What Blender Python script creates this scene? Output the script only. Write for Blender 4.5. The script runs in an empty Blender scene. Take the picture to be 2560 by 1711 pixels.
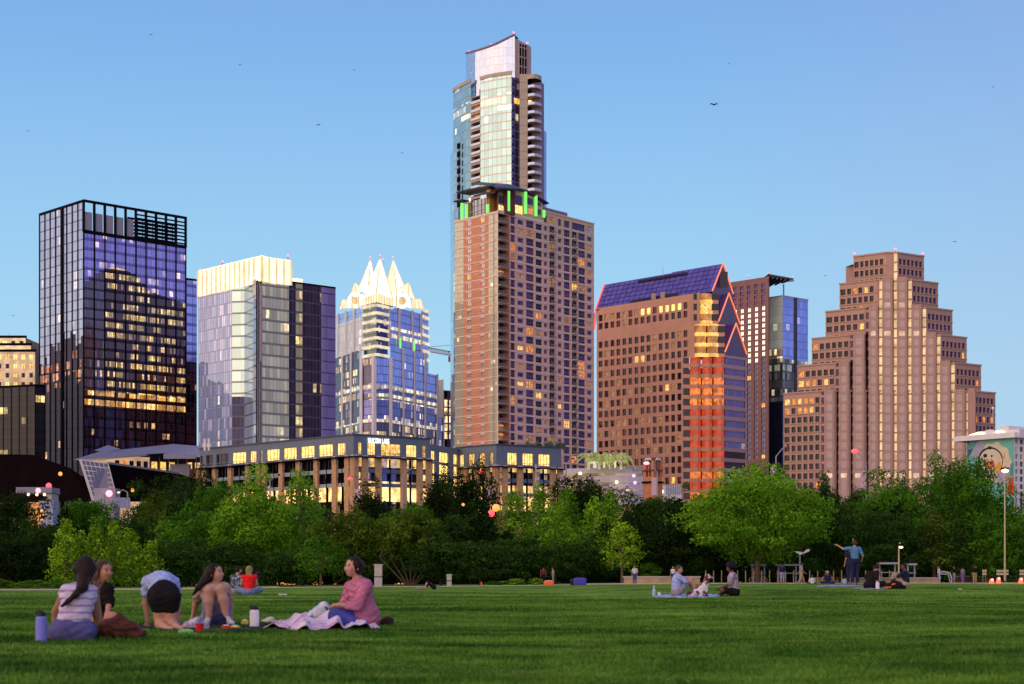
import bpy, math, random
import numpy as np
from mathutils import Vector, Matrix
R = random.Random(7)
sc = bpy.context.scene
COL = sc.collection
F, CX, HY, ZC = 4400.0, 1280.0, 1440.0, 0.6     # lens constants of the photograph (2560 px wide)
rad = math.radians

# ---------------------------------------------------------------- materials
class NT:
    def __init__(s, name):
        s.mat = bpy.data.materials.new(name); s.mat.use_nodes = True
        s.t = s.mat.node_tree; s.b = s.t.nodes['Principled BSDF']
    def n(s, typ, **kw):
        nd = s.t.nodes.new(typ)
        for k, v in kw.items(): setattr(nd, k, v)
        return nd
    def link(s, a, b): s.t.links.new(a, b)
    def m(s, op, a, b=None, c=None, clamp=False):
        nd = s.n('ShaderNodeMath', operation=op); nd.use_clamp = clamp
        for i, v in enumerate((a, b, c)):
            if v is None: continue
            if isinstance(v, (int, float)): nd.inputs[i].default_value = v
            else: s.link(v, nd.inputs[i])
        return nd.outputs[0]
    def mix(s, f, a, b, blend='MIX'):
        nd = s.n('ShaderNodeMix', data_type='RGBA', blend_type=blend)
        for i, v in ((0, f), (6, a), (7, b)):
            if isinstance(v, (int, float)): nd.inputs[i].default_value = v
            elif isinstance(v, tuple): nd.inputs[i].default_value = (*v[:3], 1)
            else: s.link(v, nd.inputs[i])
        return nd.outputs[2]
    def noise(s, scale, detail=3, vec=None, rough=.5, dim='3D'):
        nd = s.n('ShaderNodeTexNoise'); nd.inputs['Scale'].default_value = scale
        nd.inputs['Detail'].default_value = detail; nd.inputs['Roughness'].default_value = rough
        if vec is not None: s.link(vec, nd.inputs['Vector'])
        return nd.outputs[0]
    def pos(s): return s.n('ShaderNodeNewGeometry').outputs['Position']
    def set(s, k, v):
        i = s.b.inputs[k]
        if isinstance(v, (int, float)): i.default_value = v
        elif isinstance(v, tuple): i.default_value = (*v[:3], 1)
        else: s.link(v, i)
    def bump(s, h, strength=.3, dist=.05):
        nd = s.n('ShaderNodeBump'); nd.inputs['Strength'].default_value = strength
        nd.inputs['Distance'].default_value = dist
        s.link(h, nd.inputs['Height']); s.set('Normal', nd.outputs[0])
    def ramp(s, v, lo, hi):
        nd = s.n('ShaderNodeMapRange'); nd.inputs[1].default_value = lo; nd.inputs[2].default_value = hi
        s.link(v, nd.inputs[0]); return nd.outputs[0]

def solid(name, col, rough=.7, var=.18, scale=.5, metal=0, bump=0, spec=.3):
    t = NT(name); p = t.pos()
    n1 = t.noise(scale, 4, p); n2 = t.noise(scale*9, 2, p)
    f = t.ramp(t.m('ADD', t.m('MULTIPLY', n1, .65), t.m('MULTIPLY', n2, .35)), .3, .7)
    t.set('Base Color', t.mix(f, tuple(c*(1-var) for c in col), tuple(min(1, c*(1+var)) for c in col)))
    t.set('Roughness', rough); t.set('Metallic', metal); t.set('Specular IOR Level', spec)
    if bump: t.bump(n2, bump, .02)
    return t.mat

def emis(name, col, st, var=.5, scale=1.2, hot=.6):
    """uneven warm emission: lit rooms, and light put onto stone, palms and paint"""
    t = NT(name); p = t.pos()
    n = t.ramp(t.noise(scale, 2, p), .35, .65)
    n3 = t.ramp(t.noise(scale*3.1, 1, p), .55, .72)
    t.set('Base Color', (.05, .04, .03)); t.set('Roughness', .3)
    t.set('Emission Color', t.mix(t.m('MULTIPLY', n3, hot), col, (1, .85, .55)))
    t.set('Emission Strength', t.m('ADD', t.m('MULTIPLY', n, st*var*2), st*(1-var)))
    return t.mat

def glow(name, col, st):
    t = NT(name); t.set('Base Color', (.1, .1, .1)); t.set('Emission Color', col); t.set('Emission Strength', st)
    return t.mat

def glass(name, tint, w=1.5, h=3.7, lit=.05, litc=(1, .6, .2), ls=1.6, rough=.06, jit=.015, band=.22, bandc=None,
          lw=.08, linec=(.03, .03, .04), var=.15, metal=.9, rowlit=.5, seed=0.0, bars=True):
    """coated curtain-wall glass; UV is in metres: panels w x h, floor bands, joints, some lit rooms"""
    t = NT(name); uv = t.n('ShaderNodeUVMap').outputs[0]
    sp = t.n('ShaderNodeSeparateXYZ'); t.link(uv, sp.inputs[0]); u, z = sp.outputs[0], sp.outputs[1]
    cu, cz = t.m('DIVIDE', u, w), t.m('DIVIDE', z, h)
    iu, iz = t.m('FLOOR', cu), t.m('FLOOR', cz); fu, fz = t.m('FRACT', cu), t.m('FRACT', cz)
    def wn(a, b, c=0.0):
        cb = t.n('ShaderNodeCombineXYZ')
        for i, v in enumerate((a, b, c)):
            if isinstance(v, (int, float)): cb.inputs[i].default_value = v
            else: t.link(v, cb.inputs[i])
        nd = t.n('ShaderNodeTexWhiteNoise', noise_dimensions='3D'); t.link(cb.outputs[0], nd.inputs[0]); return nd
    cell = wn(iu, iz, seed)
    big = wn(t.m('FLOOR', t.m('DIVIDE', iu, 4)), iz, seed+5)
    row = wn(7.0, iz, seed+9)
    # joints and spandrels
    line = t.m('MAXIMUM', t.m('LESS_THAN', fu, lw/w), t.m('LESS_THAN', fz, lw/h))
    spand = t.m('LESS_THAN', fz, band)
    vv = t.m('ADD', t.m('MULTIPLY', cell.outputs[0], 2*var), 1-var)
    col = t.mix(1.0, (tint), vv, 'MULTIPLY')
    bandc = bandc or tuple(c*.45 for c in tint)
    col = t.mix(spand, col, bandc)
    if bars: col = t.mix(line, col, linec)
    t.set('Base Color', col)
    t.set('Metallic', t.m('MULTIPLY', t.m('SUBTRACT', 1, line), metal) if bars else metal)
    t.set('Roughness', t.m('ADD', rough, t.m('MULTIPLY', line, .3)))
    # slightly out-of-plane panes
    g = t.n('ShaderNodeNewGeometry').outputs['Normal']
    off = t.n('ShaderNodeVectorMath', operation='SUBTRACT'); t.link(cell.outputs[1], off.inputs[0]); off.inputs[1].default_value = (.5, .5, .5)
    sc_ = t.n('ShaderNodeVectorMath', operation='SCALE'); t.link(off.outputs[0], sc_.inputs[0]); sc_.inputs['Scale'].default_value = jit
    ad = t.n('ShaderNodeVectorMath', operation='ADD'); t.link(g, ad.inputs[0]); t.link(sc_.outputs[0], ad.inputs[1])
    nm = t.n('ShaderNodeVectorMath', operation='NORMALIZE'); t.link(ad.outputs[0], nm.inputs[0])
    t.set('Normal', nm.outputs[0])
    # lit rooms
    thr = t.m('SUBTRACT', 1.0, t.m('MULTIPLY', t.m('ADD', t.m('MULTIPLY', row.outputs[0], 2*rowlit), 1-rowlit), lit))
    on = t.m('GREATER_THAN', t.m('ADD', t.m('MULTIPLY', cell.outputs[0], .45), t.m('MULTIPLY', big.outputs[0], .55)), t.m('SUBTRACT', thr, .0))
    if lit > 0:
        # the blend of two uniforms is narrower than one: rescale the threshold
        on = t.m('GREATER_THAN', t.m('ADD', t.m('MULTIPLY', t.m('SUBTRACT', t.m('ADD', t.m('MULTIPLY', cell.outputs[0], .4), t.m('MULTIPLY', big.outputs[0], .6)), .5), 1.25), .5), thr)
        inwin = t.m('MULTIPLY', t.m('GREATER_THAN', fz, band+.12), t.m('SUBTRACT', 1, line))
        blot = t.m('ADD', t.m('MULTIPLY', t.ramp(t.noise(.7, 2, t.pos()), .3, .7), .75), .25)
        scx = t.n('ShaderNodeSeparateColor'); t.link(cell.outputs[1], scx.inputs[0]); dimm = t.m('ADD', t.m('MULTIPLY', t.m('POWER', scx.outputs[1], 2.0), 1.15), .22)
        e = t.m('MULTIPLY', t.m('MULTIPLY', on, inwin), t.m('MULTIPLY', t.m('MULTIPLY', blot, dimm), ls*1.25))
        t.set('Emission Color', t.mix(t.m('MULTIPLY', cell.outputs[0], .5), litc, (1, .8, .5)))
        t.set('Emission Strength', e)
    return t.mat

# ---------------------------------------------------------------- meshes
class MB:
    pane = None
    """collects quads, boxes and tubes in world space and links them as one mesh object"""
    def __init__(s): s.v, s.f, s.mi, s.uv, s.mats = [], [], [], [], []
    def mat(s, m):
        if m not in s.mats: s.mats.append(m)
        return s.mats.index(m)
    def face(s, pts, m, uv=None):
        b = len(s.v); s.v += [tuple(p) for p in pts]; s.f.append(tuple(range(b, b+len(pts))))
        s.mi.append(s.mat(m)); s.uv += list(uv) if uv else [(0, 0)]*len(pts)
    def idx(s, vs, fs, m):
        b = len(s.v); s.v += [tuple(p) for p in vs]; k = s.mat(m)
        for f in fs: s.f.append(tuple(i+b for i in f)); s.mi.append(k); s.uv += [(0, 0)]*len(f)
    def add(s, o):
        b = len(s.v); s.v += o.v; s.uv += o.uv
        for f, k in zip(o.f, o.mi): s.f.append(tuple(i+b for i in f)); s.mi.append(s.mat(o.mats[k]))
    def obox(s, O, u, n, ur, nr, zr, m):
        """box in a wall's frame: along u, out along n, up"""
        P = [Vector((O[0]+u[0]*a+n[0]*b, O[1]+u[1]*a+n[1]*b, c)) for c in zr for b in nr for a in ur]
        q = [(0, 1, 3, 2), (4, 6, 7, 5), (0, 4, 5, 1), (2, 3, 7, 6), (0, 2, 6, 4), (1, 5, 7, 3)]
        s.idx(P, q, m)
    def box(s, c, d, m, rz=0):
        u = (math.cos(rz), math.sin(rz)); n = (-u[1], u[0])
        s.obox(c[:2], u, n, (-d[0]/2, d[0]/2), (-d[1]/2, d[1]/2), (c[2], c[2]+d[2]), m)
    def tube(s, a, b, r0, r1, m, k=8, cap=True):
        a, b = Vector(a), Vector(b); d = (b-a)
        if d.length < 1e-6: return
        d.normalize(); x = d.orthogonal().normalized(); y = d.cross(x)
        vs = [p+(x*math.cos(t)+y*math.sin(t))*r for p, r in ((a, r0), (b, r1)) for t in [2*math.pi*i/k for i in range(k)]]
        fs = [(i, (i+1) % k, k+(i+1) % k, k+i) for i in range(k)]
        if cap: fs += [tuple(range(k-1, -1, -1)), tuple(range(k, 2*k))]
        s.idx(vs, fs, m)
    def path(s, pts, r, m, k=6):
        for i in range(len(pts)-1): s.tube(pts[i], pts[i+1], r, r, m, k)
    def ball(s, c, r, m, k=10):
        k = max(k, 12)
        r = r if isinstance(r, (tuple, list)) else (r, r, r); vs, fs = [], []
        for j in range(k//2+1):
            t = math.pi*j/(k//2)
            for i in range(k):
                a = 2*math.pi*i/k; vs.append((c[0]+r[0]*math.sin(t)*math.cos(a), c[1]+r[1]*math.sin(t)*math.sin(a), c[2]+r[2]*math.cos(t)))
        for j in range(k//2):
            for i in range(k): fs.append((j*k+i, (j+1)*k+i, (j+1)*k+(i+1) % k, j*k+(i+1) % k))
        s.idx(vs, fs, m)
    def lathe(s, c, prof, m, k=16):
        vs = [(c[0]+r*math.cos(2*math.pi*i/k), c[1]+r*math.sin(2*math.pi*i/k), c[2]+z) for r, z in prof for i in range(k)]
        fs = [(j*k+i, j*k+(i+1) % k, (j+1)*k+(i+1) % k, (j+1)*k+i) for j in range(len(prof)-1) for i in range(k)]
        fs += [tuple(range(k-1, -1, -1)), tuple(range((len(prof)-1)*k, len(prof)*k))]
        s.idx(vs, fs, m)
    def prism(s, poly, z0, z1, m, top=None):
        k = len(poly); vs = [(p[0], p[1], z0) for p in poly]+[(p[0], p[1], z1) for p in poly]
        s.idx(vs, [(i, (i+1) % k, k+(i+1) % k, k+i) for i in range(k)], m)
        s.idx([(p[0], p[1], z1) for p in poly], [tuple(range(k))], top or m)
    def build(s, name, parent=None, loc=None, smooth=False):
        o3 = Vector(loc) if loc is not None else (Vector(parent['o3']) if parent is not None else Vector((0, 0, 0)))
        me = bpy.data.meshes.new(name)
        me.from_pydata([(a-o3.x, b-o3.y, c-o3.z) for a, b, c in s.v], [], s.f)
        for m in s.mats: me.materials.append(m)
        me.polygons.foreach_set('material_index', s.mi)
        uvl = me.uv_layers.new(name='UVMap'); uvl.data.foreach_set('uv', np.array(s.uv, dtype=np.float32).ravel())
        if smooth: me.polygons.foreach_set('use_smooth', [True]*len(s.f))
        me.update()
        o = bpy.data.objects.new(name, me); COL.objects.link(o)
        if parent is not None: o.parent = parent; o['_l'] = 1
        else: o.location = o3
        if '_l' in o: del o['_l']
        return o

def tag(o, label=None, cat=None, group=None, kind=None):
    if label: o['label'] = label
    if cat: o['category'] = cat
    if group: o['group'] = group
    if kind: o['kind'] = kind
    return o
ROOTS = []
def root(name, loc, label, cat, group=None):
    o = bpy.data.objects.new(name, None); o.empty_display_size = .5
    o.location = loc; o['o3'] = tuple(float(x) for x in loc); COL.objects.link(o); ROOTS.append(o)
    return tag(o, label, cat, group)
def sub_of(o, parent_root):
    """let an already built part carry sub-parts (its own origin is its thing's)"""
    o['o3'] = tuple(parent_root['o3']); ROOTS.append(o); return o

# ---------------------------------------------------------------- places
def W(px, py, Y): return Vector(((px-CX)/F*Y, Y, ZC+(HY-py)/F*Y))
def sm(x, a, b):
    t = min(1, max(0, (x-a)/(b-a))); return t*t*(3-2*t)
def gz(x, y):
    """height of the park and the banks behind it"""
    r = x/max(y, 5.0)
    rt = sm(r, .02, .13); dl = -.62+.24*sm(r, -.26, -.06)+.21*sm(r, -.06, .09)
    z = dl*sm(y, 50, 150)+rt*.26*sm(y, 42, 74)*(1-sm(y, 84, 125))
    z += .035*math.sin(x*.35+1)*math.sin(y*.22)*sm(y, 8, 20)*(1-sm(y, 100, 140))
    z += 5.2*sm(y, 215, 330)
    return z
def gh(px, py):
    """the point of the ground seen at a pixel"""
    s = (HY-py)/F; y = 6.0
    while y < 220:
        if ZC+s*y <= gz((px-CX)/F*y, y): break
        y += .1
    x = (px-CX)/F*y
    return Vector((x, y, gz(x, y)))
def gy(px, Y):
    x = (px-CX)/F*Y; return Vector((x, Y, gz(x, Y)))
# ---------------------------------------------------------------- buildings
class Face:
    """a wall seen from the park: left end P0, right end P1 (plan points)"""
    def __init__(s, P0, P1):
        s.O = Vector(P0[:2]); d = Vector(P1[:2])-s.O; s.L = d.length; s.u = d.normalized(); s.n = Vector((s.u.y, -s.u.x))
    def at(s, u, z, out=0): return Vector((s.O.x+s.u.x*u+s.n.x*out, s.O.y+s.u.y*u+s.n.y*out, z))
    def fu(s, px):
        r = (px-CX)/F; return (r*s.O.y-s.O.x)/(s.u.x-r*s.u.y)
    def fz(s, px, py):
        u = s.fu(px); return ZC+(HY-py)/F*(s.O.y+s.u.y*u)
def ext(P0, d, px):
    r = (px-CX)/F; t = (r*P0.y-P0.x)/(d.x-r*d.y); return P0+d*t
def corner(px, D, pl, pr, vl=-2800, vr=6100):
    """plan of a block from its near corner and its ends; vl, vr: where its walls run to"""
    P0 = Vector(((px-CX)/F*D, D)); ul = Vector((vl-CX, F)).normalized(); ur = Vector((vr-CX, F)).normalized()
    PL, PR = ext(P0, ul, pl), ext(P0, ur, pr)
    return PL, P0, PR, PL+PR-P0
def zat(P, py): return ZC+(HY-py)/F*P.y
GZ = 5.0

class Bld:
    def __init__(s, name, P, label, group=None):
        s.r = root(name, (P.x, P.y, GZ), label, 'building', group); s.parts = {}
    def part(s, kind, mb, pri=0): s.parts.setdefault(kind, []).append((pri, mb))
    def one(s, kind, mb, label=None):
        o = mb.build(kind, s.r)
        if label: o['label'] = label
        return o
    def done(s):
        for kind, L in s.parts.items():
            L.sort(key=lambda a: -a[0])
            for p, mb in L[:100]:
                o = mb.build(kind, s.r)
                if mb.pane: o['o3'] = tuple(s.r['o3']); mb.pane.build('pane', o)
            if len(L) > 100:
                m = MB()
                for p, mb in L[100:]:
                    m.add(mb)
                    if mb.pane: m.add(mb.pane)
                tag(m.build(kind, s.r), kind='stuff')

def quadF(mb, Fc, u0, u1, z0, z1, m, out=0, uvo=(0, 0)):
    mb.face([Fc.at(u0, z0, out), Fc.at(u1, z0, out), Fc.at(u1, z1, out), Fc.at(u0, z1, out)], m,
            [(u0+uvo[0], z0+uvo[1]), (u1+uvo[0], z0+uvo[1]), (u1+uvo[0], z1+uvo[1]), (u0+uvo[0], z1+uvo[1])])

def wallholes(mb, Fc, u0, u1, z0, z1, cols, rows, wm, depth=.35, rm=None):
    """wall with real openings: cols and rows are sorted (a, b) pairs; reveals are built too"""
    rm = rm or wm; z = z0
    for (a, b) in rows:
        if a > z: quadF(mb, Fc, u0, u1, z, a, wm)
        u = u0
        for (c, d) in cols:
            if c > u: quadF(mb, Fc, u, c, a, b, wm)
            A = [Fc.at(c, a), Fc.at(d, a), Fc.at(d, b), Fc.at(c, b)]; B = [Fc.at(c, a, -depth), Fc.at(d, a, -depth), Fc.at(d, b, -depth), Fc.at(c, b, -depth)]
            for i in range(4):
                j = (i+1) % 4; mb.face([A[j], A[i], B[i], B[j]], rm)
            u = d
        if u < u1: quadF(mb, Fc, u, u1, a, b, wm)
        z = b
    if z < z1: quadF(mb, Fc, u0, u1, z, z1, wm)

def window(Fc, c, d, a, b, gm, fm, depth=.3, nx=1, nz=0, fr=.09):
    mb = MB(); pn = MB(); quadF(pn, Fc, c, d, a, b, gm, -depth)
    if nx or nz: mb.pane = pn
    else: mb = pn
    for i in range(1, nx+1):
        u = c+(d-c)*i/(nx+1); mb.obox(Fc.O, Fc.u, Fc.n, (u-fr/2, u+fr/2), (-depth+.01, -depth+.1), (a, b), fm)
    for i in range(1, nz+1):
        z = a+(b-a)*i/(nz+1); mb.obox(Fc.O, Fc.u, Fc.n, (c, d), (-depth+.01, -depth+.08), (z-fr/2, z+fr/2), fm)
    return mb

def curtain(mb, Fc, u0, u1, segs, fins=0, fw=.15, fd=.3, fm=None, hz=0, hw=.2, hd=.12, ztop=None):
    """glass wall in vertical segments [(z0, z1, material)], with fins every `fins` and rails every `hz` metres"""
    for (a, b, m) in segs: quadF(mb, Fc, u0, u1, a, b, m)
    z0, z1 = segs[0][0], ztop or segs[-1][1]
    if fins:
        k = max(1, round((u1-u0)/fins))
        for i in range(k+1):
            u = u0+(u1-u0)*i/k; mb.obox(Fc.O, Fc.u, Fc.n, (u-fw/2, u+fw/2), (.02, fd), (z0, z1), fm)
    if hz:
        z = z1
        while z > z0: mb.obox(Fc.O, Fc.u, Fc.n, (u0, u1), (.01, hd), (z-hw, z), fm); z -= hz

def roofcap(mb, pts, z, m):
    mb.face([(p.x, p.y, z) for p in pts], m)
def back(mb, pts, z0, z1, m):
    for i in range(len(pts)-1):
        a, b = pts[i], pts[i+1]; mb.face([(a.x, a.y, z0), (b.x, b.y, z0), (b.x, b.y, z1), (a.x, a.y, z1)], m)

M = {}
M['dkmetal'] = solid('dark_mullion', (.006, .005, .010), .7, .2, 1, 0, spec=.03)
M['ltmetal'] = solid('pale_metal', (.42, .42, .45), .5, .1, 1)
M['beige'] = solid('beige_panel', (.44, .33, .22), .8, .08, .2)
M['roof'] = solid('flat_roof', (.18, .17, .17), .9, .2, .3)
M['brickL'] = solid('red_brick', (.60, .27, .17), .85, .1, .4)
M['brickR'] = solid('shade_lifted_brick', (.74, .44, .37), .85, .1, .4)  # right-wall brick painted lighter to offset the shade on that side
M['granite'] = solid('pink_granite', (.60, .32, .225), .7, .1, .3)
M['taupe'] = solid('taupe_stone', (.42, .265, .235), .75, .1, .3)
M['wdark'] = glass('dark_window_glass', (.06, .045, .16), 3, 3, 0, metal=.55, band=0, lw=0, var=.35, jit=.05, rough=.1)
M['wnavy'] = glass('black_window_glass', (.012, .010, .025), 3, 3, 0, metal=.4, band=0, lw=0, var=.4, jit=.05, rough=.12)
M['wred'] = glass('brown_window_glass', (.05, .012, .015), 3, 3, 0, metal=.4, band=0, lw=0, var=.4, jit=.05, rough=.12)
M['wlit'] = emis('warm_lit_room', (1, .52, .10), 1.1)
M['worg'] = emis('orange_lit_room', (1, .30, .04), .8)
M['wdim'] = emis('dim_lit_room', (.8, .35, .12), .35)
M['wyel'] = emis('yellow_lit_room', (1, .60, .14), 1.7, .35)
M['whot'] = emis('bright_lit_room', (1, .82, .5), 1.9, .3)
M['white'] = solid('white_paint', (.72, .70, .72), .6, .06, .5)
M['conc'] = solid('concrete', (.46, .43, .40), .85, .12, .3, bump=.2)
M['navy'] = solid('slate_panel', (.13, .165, .23), .6, .06, .2)
M['redlamp'] = glow('red_beacon', (1, .22, .28), 2.2)
def beacon(P, z, r=.9):
    mb = MB(); mb.tube((P.x, P.y, z-.3), (P.x, P.y, z+.6), .12, .12, M['dkmetal'], 5); mb.ball((P.x, P.y, z+.8), r*.42, M['redlamp'], 8)
    return mb

# ===== dark gridded glass tower at the left
def tower_b():
    PL, P0, PR, PB = corner(209, 700, 99, 464, -2729, 5730)
    b = Bld('office_tower', P0, 'tall dark glass office tower with open gridded screen along its roof')
    zt = zat(P0, 505); LF, RF = Face(PL, P0), Face(P0, PR)
    FH = 3.95
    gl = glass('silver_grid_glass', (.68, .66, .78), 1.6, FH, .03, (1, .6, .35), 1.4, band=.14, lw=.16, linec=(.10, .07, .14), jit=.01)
    gd = glass('dark_reflection_grid_glass', (.018, .010, .028), 1.6, FH, .05, (1, .35, .12), .9, band=.2, lw=.16, linec=(.006, .004, .008), jit=.04, seed=3, rough=.22)
    gp = glass('violet_grid_glass', (.42, .40, .86), 1.75, FH, .12, (1, .62, .42), 1.2, band=.3, bandc=(.20, .18, .45), lw=.12, linec=(.03, .02, .06), jit=.012, rowlit=.9, metal=.65)
    gm_ = glass('brown_grid_glass', (.16, .12, .14), 0.9, FH, .60, (1, .62, .14), 1.15, band=.34, bandc=(.035, .025, .035), lw=.14, linec=(.015, .01, .02), jit=.05, rowlit=.5, seed=1)
    gb = glass('bright_floor_glass', (.2, .1, .06), 1.75, FH, .8, (1, .42, .06), 1.7, band=.3, bandc=(.03, .02, .02), lw=.14, seed=2, rowlit=.2)
    gk = glass('low_dark_glass', (.05, .035, .075), 1.75, FH, .10, (1, .45, .12), .8, band=.3, bandc=(.02, .015, .03), lw=.14, linec=(.02, .015, .03), seed=4, jit=.05)
    gfire_ = glass('painted_fire_reflection_glass', (.07, .03, .05), 1.6, FH, .55, (1, .20, .03), 1.1, band=.12, lw=.16, linec=(.02, .012, .02), jit=.04, seed=13)  # orange emission painted in for scattered reflections on the dark glass
    # left wall: dark lower glass and orange specks paint in the city reflection
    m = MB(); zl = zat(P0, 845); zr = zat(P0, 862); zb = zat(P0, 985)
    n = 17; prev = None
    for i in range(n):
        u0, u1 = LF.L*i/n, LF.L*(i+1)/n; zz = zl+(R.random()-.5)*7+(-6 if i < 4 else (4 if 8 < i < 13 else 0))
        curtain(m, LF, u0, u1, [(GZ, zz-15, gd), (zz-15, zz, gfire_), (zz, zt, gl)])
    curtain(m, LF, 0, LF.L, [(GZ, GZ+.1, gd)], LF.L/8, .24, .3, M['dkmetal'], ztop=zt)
    m.obox(LF.O, LF.u, LF.n, (LF.L*.51, LF.L*.55), (.02, .5), (GZ, zt), M['dkmetal'])
    m.obox(LF.O, LF.u, LF.n, (0, LF.L), (-.3, .35), (zt, zt+.9), M['dkmetal'])
    b.one('glass_facade', m)
    # right wall: glass below the arch darkened to paint in the reflected city
    m = MB(); zs = zat(P0, 580); z1 = zat(P0, 702); z2 = zat(P0, 985); z3 = zat(P0, 1018)
    n = 20
    for i in range(n):
        u0, u1 = RF.L*i/n, RF.L*(i+1)/n; k = (i+.5)/n
        arch = z1+7*max(0, 1-((k-.33)/.3)**2)-(9*max(0, k-.55))
        lo = gk if i > 3 else glass_cols
        segs = [(GZ, z2-14, gk), (z2-14, z3-14.5, gb if i > 2 else gk)] if False else [(GZ, zat(P0, 1018), gk), (zat(P0, 1018), zat(P0, 975), gb), (zat(P0, 975), arch, gm_ if i > 3 else gray_), (arch, zs, gp)]
        curtain(m, RF, u0, u1, segs)
    curtain(m, RF, 0, RF.L, [(GZ, GZ+.1, gk)], RF.L/10, .36, .4, M['dkmetal'], ztop=zs)
    b.one('glass_facade', m)
    # open screen on top of the right wall: frame, five solid panels, lattice
    m = MB(); bay = RF.L/10
    for i in range(11): m.obox(RF.O, RF.u, RF.n, (i*bay-.35, i*bay+.35), (-.5, .5), (zs, zt+.9), M['dkmetal'])
    m.obox(RF.O, RF.u, RF.n, (0, RF.L), (-.45, .45), (zt, zt+.95), M['dkmetal']); m.obox(RF.O, RF.u, RF.n, (0, RF.L), (-.45, .45), (zs-.4, zs+.9), M['dkmetal'])
    for j in range(1, 8):
        z = zs+(zt-zs)*j/8; m.obox(RF.O, RF.u, RF.n, (5*bay, RF.L), (-.3, .2), (z-.28, z+.28), M['dkmetal'])
        m.obox(RF.O, RF.u, RF.n, (5*bay, RF.L), (-6.3, -6), (z-.9, z-.1), M['dkmetal'])
    for j in range(10): m.obox(RF.O, RF.u, RF.n, (5*bay+j*bay/2-.1, 5*bay+j*bay/2+.1), (-6.3, -6), (zs, zt-2), M['dkmetal'])
    b.one('roof_screen', m)
    pm = solid('grey_screen_panel', (.34, .33, .42), .5, .08, .3)
    for i in range(5):
        m = MB(); m.obox(RF.O, RF.u, RF.n, (i*bay+.5, (i+1)*bay-.5), (-1.2, -.8), (zs+.9, zt-3.6), pm); b.one('screen_panel', m)
    m = MB(); roofcap(m, [PL, P0, PR, PB], zs, M['roof']); back(m, [PR, PB, PL], GZ, zs, M['dkmetal']); b.one('roof', m)
    b.done()
gray_ = glass('grey_strip_glass', (.22, .19, .24), 1.2, 3.95, .05, (1, .6, .3), 1.0, band=.25, bandc=(.07, .06, .08), lw=.2, linec=(.03, .02, .03), jit=.02, seed=8)
glass_cols = gray_
tower_b()

def simple_glass_block(name, px, D, pl, pr, pyt, gl, gr, label, vl=-2800, vr=6100, fins=0, fm=None, pyb=None, group=None, cap=.8, fw=.15, hz=0):
    PL, P0, PR, PB = corner(px, D, pl, pr, vl, vr); b = Bld(name, P0, label, group); zt = zat(P0, pyt)
    for Fc, g in ((Face(PL, P0), gl), (Face(P0, PR), gr)):
        if g is None: continue
        m = MB(); segs = g if isinstance(g, list) else [(GZ, zt, g)]
        segs = [(GZ if a is None else zat(P0, a), zt if c is None else zat(P0, c), k) for a, c, k in segs] if isinstance(g, list) else segs
        curtain(m, Fc, 0, Fc.L, segs, fins, fw, .25, fm, hz)
        m.obox(Fc.O, Fc.u, Fc.n, (0, Fc.L), (-.3, .3), (zt, zt+cap), fm or M['dkmetal'])
        b.one('glass_facade', m)
    m = MB(); roofcap(m, [PL, P0, PR, PB], zt, M['roof']); back(m, [PR, PB, PL], GZ, zt, M['dkmetal']); b.one('roof', m)
    return b, (PL, P0, PR, PB, zt)

# narrow violet slab behind it
gA = glass('violet_blue_glass', (.42, .46, .85), 3, 4.1, .08, (1, .6, .4), 1.0, band=.3, bandc=(.2, .2, .5), lw=.2, linec=(.08, .07, .2))
gB = glass('black_fire_glass', (.06, .03, .05), 2, 4.1, .28, (1, .22, .04), 1.1, band=.25, bandc=(.02, .01, .02), lw=.15, seed=5, jit=.05)
simple_glass_block('office_tower', 466, 745, 440, 492, 700, None, [(None, 1040, gk_ := glass('deep_dark_glass', (.05, .03, .06), 2, 4, .03, band=.2)), (1040, 905, gB), (905, None, gA)],
                   'slim violet-blue glass slab beside the right edge of the dark gridded tower')[0].done()

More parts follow.
